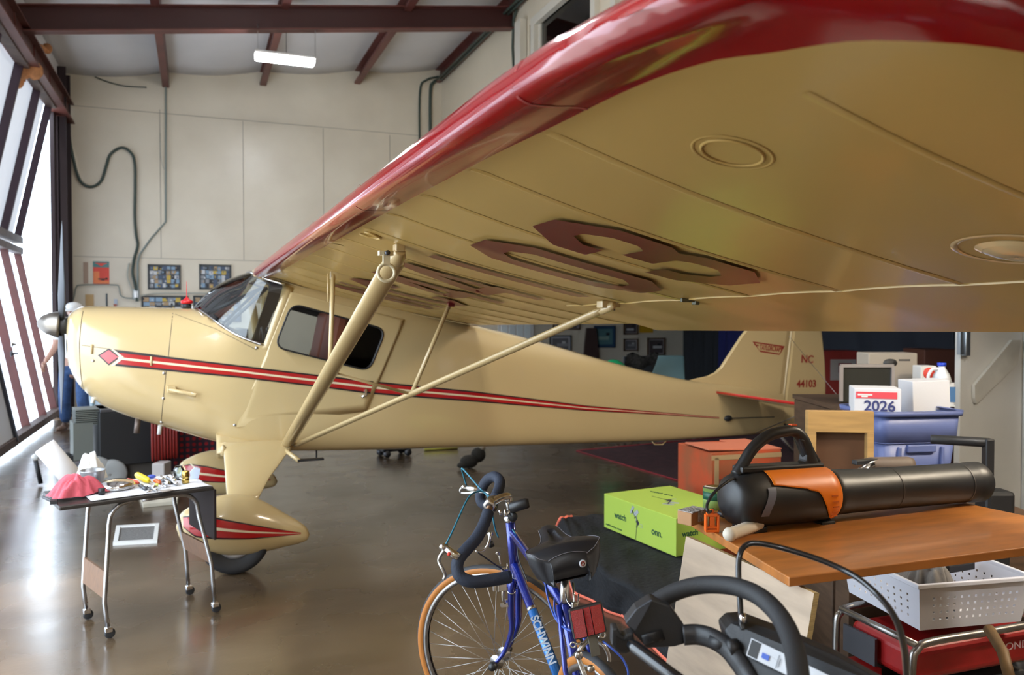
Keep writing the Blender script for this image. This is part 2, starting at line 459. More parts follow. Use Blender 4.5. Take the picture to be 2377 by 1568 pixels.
# rafters (across) and purlins (along)
def ibeam_x(b, x0, x1, z0, z1, y, h0, h1, w=.16, t=.018):
    for (zz0, zz1, hh) in (((z0), (z1), t), (z0 + h0 - t, z1 + h1 - t, t)):
        b.prism([(x0, y - w / 2, zz0), (x1, y - w / 2, zz1), (x1, y - w / 2, zz1 + hh), (x0, y - w / 2, zz0 + hh)], (0, w, 0), 1)
    b.prism([(x0, y - .006, z0), (x1, y - .006, z1), (x1, y - .006, z1 + h1), (x0, y - .006, z0 + h0)], (0, .012, 0), 0)
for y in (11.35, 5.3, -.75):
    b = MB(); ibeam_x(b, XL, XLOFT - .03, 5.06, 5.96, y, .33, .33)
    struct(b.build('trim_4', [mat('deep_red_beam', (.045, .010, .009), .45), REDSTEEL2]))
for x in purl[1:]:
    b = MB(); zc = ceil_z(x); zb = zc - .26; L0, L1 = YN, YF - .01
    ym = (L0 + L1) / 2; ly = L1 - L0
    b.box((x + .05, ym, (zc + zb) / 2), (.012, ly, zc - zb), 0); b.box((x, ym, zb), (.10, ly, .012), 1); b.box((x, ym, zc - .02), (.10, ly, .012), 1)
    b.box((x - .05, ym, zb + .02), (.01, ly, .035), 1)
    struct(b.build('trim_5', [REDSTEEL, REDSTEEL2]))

# ---- bifold door, hinge pushed outwards
DOORY0, DOORY1 = 5.2, 13.97
def dz(z):
    return XL if z > 4.9 else (lerp(-2.48, XL - .02, (z - 2.67) / 2.2) if z > 2.67 else lerp(XL, -2.48, (z - .1) / 2.57))
SKIN = mat('white_door_insulation', (.72, .71, .72), .55, noise=.08, nscale=2, bump=.3, bscale=3)
add_translucency(SKIN, .10, (.75, .75, .8))  # translucency added so the door leaf looks bright from inside
SKIN2 = mat('pale_door_sheet', (.74, .74, .76), .5, bump=.3, bscale=3); add_translucency(SKIN2, .62, (.85, .9, 1.0))  # brighter copy of the door insulation, glow put in by stronger translucency
PURP = mat('purple_brown_door_steel', (.035, .014, .028), .45)
dr = struct(thing('door_1', '', ''))
del dr['label']; del dr['category']; dr.location = (XL, 9.6, 0)
for nm, za, zb in (('upper_leaf', 2.70, 4.88), ('lower_leaf', .10, 2.64)):
    b = MB(); b.grid(lambda u, v: (dz(lerp(za, zb, v)) - .10 + .012 * math.sin(u * 60), lerp(DOORY0, DOORY1, u), lerp(za, zb, v)), 60, 12)
    leaf = b.build(nm, SKIN if nm == 'upper_leaf' else SKIN2, dr, world=True)
    ys = [13.93] + [13.0 - 1.22 * k for k in range(7)]
    for y in ys:
        b = MB(); p0 = Vector((dz(za) - .03, y, za)); p1 = Vector((dz(zb) - .03, y, zb)); w = .05
        b.prism([p0 + Vector((-.05, -w / 2, 0)), p0 + Vector((.05, -w / 2, 0)), p1 + Vector((.05, -w / 2, 0)), p1 + Vector((-.05, -w / 2, 0))], (0, w, 0))
        b.build('door_rib', PURP if nm == 'upper_leaf' else REDSTEEL2, leaf, world=True)
    b = MB(); b.box((dz(za) + .0, (DOORY0 + DOORY1) / 2, za + .05), (.12, DOORY1 - DOORY0, .10)); b.box((dz(zb) + .0, (DOORY0 + DOORY1) / 2, zb - .05), (.12, DOORY1 - DOORY0, .10))
    b.build('door_rail', mat('weathered_brown_rail', (.12, .075, .06), .6, noise=.4), leaf, world=True, bevel=.005)
def on_door(px, py):
    """ray met with the sloping lower leaf"""
    d = ray(px, py); t = 5.0
    for _ in range(60):
        p = CP + d * t; e = p.x - (dz(p.z) + .02); t -= e / d.x * .8
    return CP + d * t
# small walk-through door in the lower leaf, with lever and deadlock
wd = None
b = MB(); y0, y1 = 9.55, 10.6
def dpt(y, z, off): return Vector((dz(z) + off, y, z))
b.add([dpt(y0, .2, .0), dpt(y1, .2, .0), dpt(y1, 2.25, .0), dpt(y0, 2.25, .0), dpt(y0, .2, .05), dpt(y1, .2, .05), dpt(y1, 2.25, .05), dpt(y0, 2.25, .05)],
      [(0, 3, 2, 1), (4, 5, 6, 7), (0, 1, 5, 4), (1, 2, 6, 5), (2, 3, 7, 6), (3, 0, 4, 7)])
wd = b.build('walk_door', mat('white_door_paint', (.70, .70, .72), .35), dr, world=True, bevel=.006)
b = MB()
for yy in (y0 - .05, y1 + .05): b.prism([dpt(yy - .04, .15, 0), dpt(yy + .04, .15, 0), dpt(yy + .04, 2.3, 0), dpt(yy - .04, 2.3, 0)], (.08, 0, 0))
b.build('door_frame', mat('black_weather_seal', (.02, .02, .03), .5), wd, world=True)
for (px, py, nm) in ((14, 822, 'lever_handle'), (16, 800, 'deadbolt')):
    c = on_door(px, py) + Vector((.05, 0, 0)); b = MB(); b.lathe([(.001, .0), (.035, 0), (.035, .015), (.015, .02), (.012, .05)], c, (1, 0, 0), 16)
    if nm == 'lever_handle': b.box(c + Vector((.055, .05, 0)), (.018, .12, .02))
    b.build(nm, DARKSTEEL if nm == 'lever_handle' else CHROME, wd, world=True)

# ceiling light fixtures
LEDE = mat('lit_led_diffuser', (1, 1, 1), .5, emit=(.93, .97, 1.0), estr=105.0)
LEDB = mat('lit_high_output_diffuser', (1, 1, 1), .5, emit=(1.0, .96, .90), estr=260.0)
def led(x, y, z, label, em=None):
    t = thing('led_shop_light', label, 'ceiling light', (x, y, z), 0, 'hanging LED shop lights')
    b = MB(); b.box((0, 0, .035), (.80, .22, .045)); b.build('light_housing', WHITE, t, bevel=.015)
    b = MB(); b.box((0, 0, -.02), (.78, .20, .055)); b.build('diffuser', em or LEDE, t, bevel=.02, seg=3)
    for sx in (-.36, .40):
        top = Vector((sx, -.05, ceil_z(x + sx) - z - .28 if y < 0 else .42)); b = MB()
        n = 18
        for k in range(n):
            c = Vector((sx, -.05, .06)).lerp(top, (k + .5) / n)
            h = (top.z - .06) / n * .62
            a = k % 2; b.tube([c + Vector((.006 * (1 - a), .006 * a, -h)), c + Vector((.006 * (1 - a), .006 * a, h)), c + Vector((-.006 * (1 - a), -.006 * a, h)), c + Vector((-.006 * (1 - a), -.006 * a, -h))], .0018, 5, closed=True)
        b.build('hanging_chain', STEEL, t)
    b = MB(); b.tube([(.02, .02, .06), (.02, .02, .5), (.03, .02, .75)], .004, 6); b.build('power_cord', BLACK, t)
    return t
led(1.17, 11.38, 5.13, 'glowing LED shop light hanging on chains from the red roof beam')
led(1.17, 5.35, 5.13, 'LED shop light hanging over the aircraft cabin, out of frame')
led(1.3, -.7, 5.13, 'LED shop light hanging over the photographer, out of frame', LEDB)
led(-.6, -3.2, 4.9, 'LED shop light hanging behind the photographer, out of frame')  # extra lamp added out of view to brighten the hangar
LEDW = mat('lit_warm_diffuser', (1, 1, 1), .5, emit=(1.0, .86, .66), estr=150.0)
led(4.2, 1.1, 2.75, 'LED shop light hanging by the loft edge to the right, out of frame', LEDW)
sky_portal((XL - .15, 3.2, 2.4), (0, -PI / 2, 0), 4.7, 4.0)
# ================================================================== THE AEROPLANE
# local frame of the aeroplane: x aft of the propeller hub, y = -(distance to its own left side), z up from the floor
A_YAW = math.atan2(.01808, .99984)
PLANE = thing('airplane', 'cream and red high-wing light aeroplane parked tail-down across the hangar', 'airplane', (-.8325, 6.0542, 0), A_YAW)
def PP(u, v, z): return Vector((u, -v, z))

# ---- fuselage section tables: top, bottom, half width, roundness
ZT = [(.05, 1.60), (.09, 1.635), (.14, 1.655), (.4, 1.652), (.82, 1.643), (1.0, 1.70), (1.19, 1.84), (1.35, 1.86), (1.8, 1.79), (2.4, 1.66), (2.80, 1.535), (3.2, 1.445), (3.5, 1.37), (4.12, 1.205), (4.8, 1.045), (5.15, .985), (5.6, .935), (6.08, .86)]
ZB = [(.05, 1.24), (.09, 1.15), (.14, 1.08), (.27, .965), (.61, .825), (.95, .712), (1.13, .662), (1.5, .637), (2.47, .592), (3.55, .538), (4.8, .486), (5.64, .474), (6.08, .50)]
WW = [(.05, .20), (.09, .28), (.14, .32), (.3, .37), (.65, .42), (.95, .465), (1.25, .495), (1.6, .50), (2.1, .495), (2.6, .45), (3.5, .325), (4.3, .22), (5.0, .135), (5.6, .075), (6.08, .028)]
NT = [(.05, 2.2), (.3, 2.4), (.65, 2.6), (.95, 3.2), (1.3, 7), (2.4, 7), (3.0, 4.5), (4.5, 3.2), (6, 2.6)]   # upper half
NB = [(.05, 2.2), (.3, 2.4), (.65, 2.7), (.95, 3.6), (1.3, 8), (2.5, 8), (4.5, 6), (6, 4)]                 # lower half
CLIP = [(.80, 1.70), (.82, 1.643), (.90, 1.585), (1.0, 1.50), (1.106, 1.435), (1.212, 1.392), (1.24, 1.385)]
def zc(u): return lerp(cr(u, ZB), cr(u, ZT), .48) if u < 1.1 else lerp(cr(u, ZB), cr(u, ZT), .5)
def sidev(u, z, off=0.0):
    t, bt, w, c = cr(u, ZT), cr(u, ZB), cr(u, WW), zc(u)
    if z >= c: q = min(1, (z - c) / (t - c)); n = pw(u, NT)
    else: q = min(1, (c - z) / (c - bt)); n = pw(u, NB)
    return w * max(0.0, 1 - q ** n) ** (1 / n) + off
def section(u, n=48):
    out = []
    t, bt, w, c = cr(u, ZT), cr(u, ZB), cr(u, WW), zc(u)
    for k in range(n):
        a = 2 * PI * k / n; s, co = math.sin(a), math.cos(a)
        nn = pw(u, NT) if s >= 0 else pw(u, NB)
        z = c + (t - c if s >= 0 else c - bt) * math.copysign(abs(s) ** (2 / nn), s)
        v = w * math.copysign(abs(co) ** (2 / nn), co)
        if .80 < u < 1.24: z = min(z, pw(u, CLIP))
        out.append(PP(u, v, z))
    return out
us = [.05, .07, .09, .115, .14, .18, .24, .30, .4, .5, .6, .7, .8, .82, .85, .9, .95, 1.0, 1.05, 1.1, 1.15, 1.2, 1.235, 1.245, 1.3, 1.35, 1.45] + [1.55 + .12 * i for i in range(38)] + [6.08]
us = [u for u in us if u < 6.05] + [6.08]
b = MB(); NS = 56
rows = [section(u, NS) for u in us]
vs = [p for r in rows for p in r]; fs = []
for i in range(len(us) - 1):
    for k in range(NS): fs.append((i * NS + k, i * NS + (k + 1) % NS, (i + 1) * NS + (k + 1) % NS, (i + 1) * NS + k))
fs.append(tuple(range(NS))[::-1]); fs.append(tuple(range((len(us) - 1) * NS, len(us) * NS)))
b.add(vs, fs, 0, True)
CABIN = mat('dark_cabin_lining', (.035, .028, .025), .8)
body = b.build('fuselage', [CREAM, CABIN], PLANE)
# window opening and hollow cabin cut with booleans, then applied
WINQ = [(1.430, 1.672), (2.078, 1.492), (1.957, 1.200), (1.317, 1.378)]
def rounded(quad, r, n=6):
    out = []; L = len(quad)
    for i in range(L):
        p0, p1, p2 = [Vector(quad[(i + k) % L]) for k in (-1, 0, 1)]
        a = (p0 - p1).normalized() * r; c = (p2 - p1).normalized() * r
        for k in range(n + 1):
            t = k / n; out.append((p1 + a * (1 - t) ** 2 + c * t ** 2))
    return out
def cutter(mb): o = mb.build('cutter', [CABIN]); o.parent = PLANE; return o
cb = MB(); cb.prism([PP(u, .455, z) for u, z in ((.98, 1.36), (1.26, 1.36), (1.26, 1.80), (1.9, 1.70), (2.35, 1.55), (2.35, .85), (1.12, .90), (1.05, 1.05))], (0, .91, 0)); c1 = cutter(cb)
cb = MB(); cb.prism([PP(p.x, .7, p.y) for p in rounded([Vector(q) for q in WINQ], .075)], (0, 1.4, 0)); c2 = cutter(cb)
# opening under the windscreen (a wide flat cut above the boot cowl between the wing root and the cowl)
cb = MB(); cb.prism([PP(u, .7, z) for u, z in ((.80, 1.72), (1.245, 1.40), (1.262, 1.40), (1.375, 1.785), (1.37, 1.95), (.80, 1.95))], (0, 1.4, 0)); c3 = cutter(cb)
cb = MB(); cb.prism([PP(u, .40, z) for u, z in ((1.02, 1.2), (1.02, 1.6), (1.4, 1.74), (1.4, 1.2))], (0, .80, 0)); c4 = cutter(cb)
for c in (c1, c2, c3, c4):
    md = body.modifiers.new('cut', 'BOOLEAN'); md.operation = 'DIFFERENCE'; md.solver = 'EXACT'; md.object = c
bpy.context.view_layer.update()
dg = bpy.context.evaluated_depsgraph_get()
nm = bpy.data.meshes.new_from_object(body.evaluated_get(dg), preserve_all_data_layers=True, depsgraph=dg)
body.modifiers.clear(); body.data = nm
for c in (c1, c2, c3, c4): bpy.data.objects.remove(c, do_unlink=True)
for p in nm.polygons: p.use_smooth = True
try: nm.set_sharp_from_angle(angle=math.radians(35))
except Exception: pass

def on_side(u, z, off=.003, side=1): return PP(u, side * sidev(u, z, off), z)
def side_strip(b, top, bot, n, mi=0, off=.003, side=1, m=3):
    """top, bot: functions t -> (u, z)"""
    def fn(s, q):
        a = top(s); c = bot(s); return on_side(lerp(a[0], c[0], q), lerp(a[1], c[1], q), off, side)
    b.grid(fn, n, m, mi)
# stripe: red band, black edges, cream centre line, arrowhead
ST = [(.335, 1.363, 1.274), (.663, 1.315, 1.233), (1.102, 1.252, 1.180), (1.585, 1.180, 1.108), (1.970, 1.124, 1.044), (2.771, 1.018, .949), (3.787, .856, .817), (4.6, .752, .733), (5.263, .670, .658)]
def strz(u, f):
    t = pw(u, [(a, c) for a, c, d in ST]); d = pw(u, [(a, e) for a, c, e in ST]); return lerp(d, t, f)
CREAMLINE = mat('cream_pinstripe', (.78, .66, .44), .25, coat=.5)
for side in (1, -1):
    b = MB()
    segs = [(1.05, 1.0, 3), (.0, -.05, 3)]
    def band(f0, f1, mi, u0=.345, u1=5.26, off=.0025):
        side_strip(b, lambda t: (lerp(u0, u1, t), strz(lerp(u0, u1, t), f1)), lambda t: (lerp(u0, u1, t), strz(lerp(u0, u1, t), f0)), 90, mi, off, side)
    band(0, 1, 0); band(.92, 1.07, 1, off=.004); band(-.07, .08, 1, off=.004); band(.42, .60, 2, u0=.36, off=.005)
    # diamond head with cream chevron
    D = [(.243, 1.336), (.307, 1.379), (.374, 1.323), (.306, 1.270)]
    def quad(b, Q, mi, off):
        b.grid(lambda s, t: on_side(lerp(lerp(Q[0][0], Q[1][0], s), lerp(Q[3][0], Q[2][0], s), t), lerp(lerp(Q[0][1], Q[1][1], s), lerp(Q[3][1], Q[2][1], s), t), off, side), 6, 6, mi)
    quad(b, D, 1, .003)
    cx, cz_ = .308, 1.326
    quad(b, [(cx + (p[0] - cx) * .82, cz_ + (p[1] - cz_) * .82) for p in D], 0, .0045)
    quad(b, [(.318, 1.381), (.334, 1.372), (.395, 1.322), (.372, 1.318)], 2, .006)
    quad(b, [(.372, 1.322), (.395, 1.316), (.338, 1.270), (.318, 1.268)], 2, .006)
    b.build('side_stripe', [REDBRIGHT if False else mat('deep_red_stripe', (.42, .008, .010), .22, coat=.6), BLACKTRIM, CREAMLINE], body)

# panel joints, cowl ring, hinges, latches on the cowl
b = MB()
GAP = mat('panel_gap', (.10, .075, .045), .6)
for (pts, w) in (([(.688, 1.63), (.655, 1.30), (.640, 1.20), (.603, .835)], .004), ([(.146, 1.62), (.135, 1.40), (.14, 1.12)], .004), ([(.15, 1.40), (.64, 1.325)], .003), ([(.70, 1.60), (.95, 1.50), (1.20, 1.36)], .0025)):
    for i in range(len(pts) - 1):
        a, c = Vector(pts[i]), Vector(pts[i + 1]); d = (c - a).normalized(); nrm = Vector((-d.y, d.x)) * w / 2
        side_strip(b, lambda t: tuple(a.lerp(c, t) + nrm), lambda t: tuple(a.lerp(c, t) - nrm), 14, 0, .0015, 1, 1)
b.build('panel_joints', GAP, body)
b = MB()
for (u, z) in ((.63, 1.215), (.625, 1.05), (.61, .88), (.215, 1.30), (1.06, .86), (1.20, 1.375)):
    b = MB(); b.lathe([(.0, .004), (.009, .004), (.010, -.002)], on_side(u, z, 0), (0, -1, 0), 10); b.build('cowl_fastener', STEEL, body)
for (u, z) in ((.208, 1.375), (.555, 1.295)):
    p = on_side(u, z, .006); b = MB(); b.tube([p + Vector((0, 0, .03)), p - Vector((0, 0, .03))], .007, 8); b.build('cowl_latch', CREAM, body)
b = MB()
p0, p1 = on_side(.650, 1.112, .03), on_side(.822, 1.070, .045)
b.prism([p0 + Vector((0, .04, .022)), p0 + Vector((0, -.015, .022)), p0 + Vector((0, -.015, -.022)), p0 + Vector((0, .04, -.022))], Vector((.05, 0, -.008)))
b.tube([p0 + Vector((.0, .0, 0)), p1], .013, 10)
b.build('exit_louvre', CREAM, body, bevel=.003)
# nose bowl openings and spinner side
b = MB()
for s in (-1, 1): b.lathe([(.0, -.004), (.085, -.004), (.09, .02)], PP(.052, s * .12, 1.40), (1, 0, 0), 20)
b.lathe([(.0, -.003), (.06, -.003), (.065, .02)], PP(.07, 0, 1.28), (1, 0, 0), 18)
b.build('air_intake', BLACK, body)
# door panel
DQ = [(1.425, 1.752), (2.215, 1.562), (1.935, .915), (1.068, .845)]
DQ2 = [(1.425, 1.752), (2.215, 1.562), (1.925, .93), (1.10, .866), (1.225, 1.30), (1.29, 1.45)]
b = MB(); outer = []
W = rounded([Vector(q) for q in WINQ], .075, 6); nW = len(W)
cw = sum((Vector((p.x, p.y)) for p in W), Vector((0, 0))) / nW
quad_d = [Vector(q) for q in DQ]
def hit(c, d, Q):
    best = None
    for i in range(len(Q)):
        a, e = Q[i], Q[(i + 1) % len(Q)]; s = e - a; den = d.x * s.y - d.y * s.x
        if abs(den) < 1e-9: continue
        t = ((a.x - c.x) * s.y - (a.y - c.y) * s.x) / den; q = ((a.x - c.x) * d.y - (a.y - c.y) * d.x) / den
        if t > 0 and -1e-6 <= q <= 1 + 1e-6 and (best is None or t < best): best = t
    return c + d * best
angs = sorted(set([round(math.atan2(p.y - cw.y, p.x - cw.x), 6) for p in W] + [round(math.atan2(p.y - cw.y, p.x - cw.x), 6) for p in quad_d]))
WL = [Vector((p.x, p.y)) for p in W]
ring = []
for a in angs:
    d = Vector((math.cos(a), math.sin(a))); ring.append((hit(cw, d, WL), hit(cw, d, quad_d)))
R = 6; vs = []; 
for (i, o) in ring:
    for k in range(R + 1):
        p = i.lerp(o, k / R); vs.append(on_side(p.x, p.y, .008))
n = len(ring); fs = [(i * (R + 1) + k, ((i + 1) % n) * (R + 1) + k, ((i + 1) % n) * (R + 1) + k + 1, i * (R + 1) + k + 1) for i in range(n) for k in range(R)]
b.add(vs, fs, 0, True)
door = b.build('cabin_door', CREAM, PLANE, solid=.008)
for s in (1, -1):
    b = MB(); vs = [PP(p.x, s * (.470), p.y) for p in W]; b.add(vs, [tuple(range(nW))]); b.build('window_pane', SMOKE, door if s == 1 else PLANE)
b = MB(); rim = [on_side(p.x, p.y, .009) for p in WL]; b.tube(rim, .006, 6, closed=True); b.build('window_gasket', BLACK, door)
b = MB(); p = on_side(1.93, 1.03, .02); b.tube([p + Vector((0, 0, .045)), p, p + Vector((-.03, -.01, -.01))], .010, 8); b.build('door_handle', CHROME, door)
# stripe over the door
b = MB()
side_strip(b, lambda t: (lerp(1.185, 1.985, t), strz(lerp(1.185, 1.985, t), 1)), lambda t: (lerp(1.16, 1.965, t), strz(lerp(1.16, 1.965, t), 0)), 24, 0, .0105)
side_strip(b, lambda t: (lerp(1.185, 1.985, t), strz(lerp(1.185, 1.985, t), 1.07)), lambda t: (lerp(1.185, 1.985, t), strz(lerp(1.185, 1.985, t), .93)), 24, 1, .012)
side_strip(b, lambda t: (lerp(1.16, 1.965, t), strz(lerp(1.16, 1.965, t), .07)), lambda t: (lerp(1.16, 1.965, t), strz(lerp(1.16, 1.965, t), -.07)), 24, 1, .012)
side_strip(b, lambda t: (lerp(1.17, 1.975, t), strz(lerp(1.17, 1.975, t), .60)), lambda t: (lerp(1.17, 1.975, t), strz(lerp(1.17, 1.975, t), .42)), 24, 2, .013)
b.build('door_stripe', [MATS['deep_red_stripe'], BLACKTRIM, CREAMLINE], door)
# front door post
b = MB(); side_strip(b, lambda t: (lerp(1.235, 1.385, t), lerp(1.37, 1.80, t)), lambda t: (lerp(1.295, 1.445, t), lerp(1.355, 1.78, t)), 14, 0, .006, 1, 2)
b.build('door_post', CREAM, PLANE, solid=.01)
b = MB(); side_strip(b, lambda t: (lerp(1.235, 1.385, t), lerp(1.37, 1.80, t)), lambda t: (lerp(1.295, 1.445, t), lerp(1.355, 1.78, t)), 14, 0, .006, -1, 2)
b.build('door_post', CREAM, PLANE, solid=.01)
# interior: seats, dashboard, yoke tubes
SEATM = mat('reddish_brown_seat', (.26, .065, .03), .6)
for s in (-1, 1):
    b = MB(); b.box(PP(1.74, s * .22, 1.32), (.10, .40, .60), rot=Matrix.Rotation(.2, 3, 'Y')); b.box(PP(1.6, s * .22, .98), (.42, .38, .12))
    b.build('seat', SEATM, PLANE, bevel=.03)
b = MB(); b.grid(lambda s, t: PP(lerp(.84, 1.16, s), (1 - 2 * t) * (lerp(.18, .44, s)), lerp(1.60, 1.42, s) + .05 * math.sin(PI * t) * s), 8, 12); b.box(PP(1.14, 0, 1.40), (.03, .84, .20))
b.build('instrument_panel', mat('black_crackle_panel', (.02, .02, .022), .25), PLANE)
b = MB()
for s in (-1, 1):
    c = PP(1.30, s * .2, 1.40); b.tube([PP(1.15, s * .2, 1.38), c], .012, 8); b.tube([c + Vector((0, .10 * math.cos(a), .10 * math.sin(a))) for a in [PI * k / 10 - .0 for k in range(-1, 12)]], .010, 8)
b.tube([PP(.90, .0, 1.60), PP(1.30, 0, 1.80)], .014, 8); b.tube([PP(1.0, .30, 1.50), PP(1.28, .42, 1.78)], .012, 8); b.tube([PP(1.0, -.30, 1.50), PP(1.28, -.42, 1.78)], .012, 8)
b.build('cabin_tubing', BLACK, PLANE)
# windscreen
BASE = [(0, (.815, 0, 1.648)), (.25, (.86, .17, 1.625)), (.5, (.94, .325, 1.560)), (.75, (1.08, .442, 1.458)), (1, (1.245, .497, 1.392))]
TOPC = [(0, (1.185, 0, 1.905)), (.25, (1.187, .14, 1.90)), (.5, (1.19, .28, 1.888)), (.75, (1.215, .42, 1.86)), (1, (1.385, .497, 1.80))]
def curve(tab, s): return Vector([cr(abs(s), [(k, p[i]) for k, p in tab]) for i in range(3)])
def wsp(s, t):
    a, c = curve(BASE, s), curve(TOPC, s); p = a.lerp(c, t); k = math.sin(PI * t) * .035 * (1 - abs(s) ** 3)
    return PP(p.x - k * .5, math.copysign(p.y, s) * (1 + 0 * k), p.z + k)
b = MB(); b.grid(lambda a, t: wsp(2 * a - 1, t), 48, 10); ws = b.build('windscreen', GLASS, PLANE)
b = MB(); b.tube([wsp(-1 + 2 * k / 60, 0) for k in range(61)], .009, 6); b.tube([wsp(-1 + 2 * k / 60, 1) for k in range(61)], .009, 6)
b.build('windscreen_frame', mat('polished_trim_strip', (.7, .7, .7), .2, 1.0), ws)
b = MB(); b.tube([wsp(.0, t / 10) + Vector((.012, 0, -.012)) for t in range(11)], .012, 6); b.build('windscreen_brace', BLACK, ws)
# fuel gauge cap: red cork float wire on top of the cowl
b = MB(); c = PP(.775, .02, 1.64); b.lathe([(.030, 0), (.030, .03), (.024, .034)], c, n=16, mi=1)
b.lathe([(.034, .034), (.040, .04), (.040, .055), (.02, .065), (.006, .08), (.003, .085), (.0015, .19)], c, n=16)
b.build('fuel_cap', [mat('bright_red_cap', (.6, .01, .015), .35), BLACK], PLANE)

# ---- wing
ULE, UTE = 1.187, 2.79
LX = [0, .0125, .025, .05, .075, .10, .15, .20, .25, .30, .40, .50, .60, .70, .80, .90, .95, 1.0]
LY = [0, .0123, .0171, .0226, .0261, .0292, .035, .0397, .0428, .0446, .0448, .0417, .0367, .03, .0216, .0123, .007, .0013]
UY = [0, .0267, .0361, .0491, .058, .0643, .0719, .075, .076, .0755, .0714, .0641, .0547, .0436, .0308, .0168, .0092, .0013]
LTAB, UTAB = list(zip(LX, LY)), list(zip(LX, UY))
RIBS = [4.80 - .363 * k for k in range(12)] + [5.27]
def sag(v):
    """fabric sags slightly between the ribs"""
    if v > 4.8: return .0
    k = (4.80 - v) / .363; f = k - math.floor(k); return .0045 * math.sin(PI * f) ** .7
def wlow(u, v):
    c = min(max((u - ULE) / (UTE - ULE), 0), 1.05); cc = min(c, 1)
    far = 1.91 + cc * (1.522 - 1.91) - .66 * pw(cc, LTAB) * 1.6
    nose = 1.868 - .022 * min(1, (cc / .018)) ** .5 + 0 * cc
    w = min(1, max(0, (cc - .04) / .07)); w = w * w * (3 - 2 * w)
    z = lerp(nose, far, w) + .011 * (v - .45)
    e = max(0, min(1, (cc - .10) / .12)) * max(0, min(1, (1.0 - cc) / .1))
    return z + sag(v) * e
def wup(u, v):
    c = min(max((u - ULE) / (UTE - ULE), 0), 1)
    z = lerp(1.868, 1.530, c) + 1.15 * pw(c, UTAB) * 1.6 if c > .0125 else 1.868 + .052 * (c / .0125) ** .5
    return z + .011 * (v - .45)
TIPLE = [(4.96, 1.187), (5.10, 1.192), (5.22, 1.208), (5.32, 1.238), (5.40, 1.275), (5.47, 1.33), (5.53, 1.41), (5.575, 1.52), (5.60, 1.66), (5.61, 1.80)]
TIPTE = [(4.6, 2.79), (5.0, 2.765), (5.2, 2.70), (5.35, 2.60), (5.47, 2.44), (5.55, 2.25), (5.60, 2.0), (5.61, 1.80)]
def ule(v): return cr(v, TIPLE)
def ute(v): return cr(v, TIPTE)
def vout(u):
    tab = [(a, c) for c, a in TIPLE] if u < 1.8 else [(a, c) for c, a in TIPTE[::-1]]
    return pw(u, tab)
def tipf(u, v, w):
    if v < 4.6: return 1.0
    d = min(vout(u) - v, (u - ule(v)) * 3 + (.2 if v < 5.0 else .0)) if v > 4.9 else 1
    d = min(vout(u) - v, 9) if v > 4.6 else 9
    x = max(0, min(1, d / w)); return math.sqrt(max(0, 1 - (1 - x) ** 2))
def wmid(u, v): return lerp(wlow(u, v), wup(u, v), .38)
def WL_(u, v): m = wmid(u, v); return m + (wlow(u, v) - m) * tipf(u, v, .10)
def WU_(u, v): m = wmid(u, v); return m + (wup(u, v) - m) * tipf(u, v, .42)
BAND = [(.4, 1.290), (1.6, 1.292), (3.3, 1.294), (4.1, 1.296), (4.58, 1.303), (4.84, 1.314), (5.0, 1.318), (5.1, 1.324), (5.23, 1.344), (5.31, 1.375), (5.39, 1.405), (5.43, 1.432), (5.51, 1.528), (5.535, 1.65), (5.545, 1.80)]
def bandu(v): return cr(v, BAND)
def bandt(v): return lerp(UTE, 1.8, 0) if v < 4.9 else cr(v, [(4.9, 2.77), (5.1, 2.68), (5.25, 2.57), (5.4, 2.38), (5.5, 2.12), (5.545, 1.80)])
def wing_mesh(b, side, v0, v1, nv, tail=None, tip=False):
    vsn = [lerp(v0, v1, i / nv) for i in range(nv + 1)]
    if tip: vsn = [lerp(v0, v1, math.sin(PI / 2 * i / nv)) for i in range(nv + 1)]
    NA, NBk, NC = 8, 26, 4 if tip else 1
    for surf in (0, 1):
        Wf = WL_ if surf == 0 else WU_
        rows = []; red = []
        for v in vsn:
            L, T = ule(v), (tail if tail else ute(v)); us_ = []
            if v < 5.54:
                bu = max(bandu(v), L + .01); bt_ = min(bandt(v), T - .004) if tip else T
                if surf == 1: bu = L + (bu - L) * .8
            else: bu = lerp(L, T, .5); bt_ = bu
            us_ += [L + (bu - L) * (i / NA) ** 2 for i in range(NA)]
            us_ += [lerp(bu, bt_, i / NBk) for i in range(NBk)]
            us_ += [lerp(bt_, T, i / NC) for i in range(NC + 1)]
            rows.append([PP(u, side * v, Wf(u, v)) for u in us_])
        m = len(rows[0])
        def mf(i, j):
            if j < NA: return 1
            if tip and (j >= NA + NBk): return 1
            return 0
        vs = [p for r in rows for p in r]; fs = []; ms = []
        for i in range(nv):
            for j in range(m - 1): fs.append((i * m + j, (i + 1) * m + j, (i + 1) * m + j + 1, i * m + j + 1)); ms.append(mf(i, j))
        b.add(vs, fs, 0, True, ms)
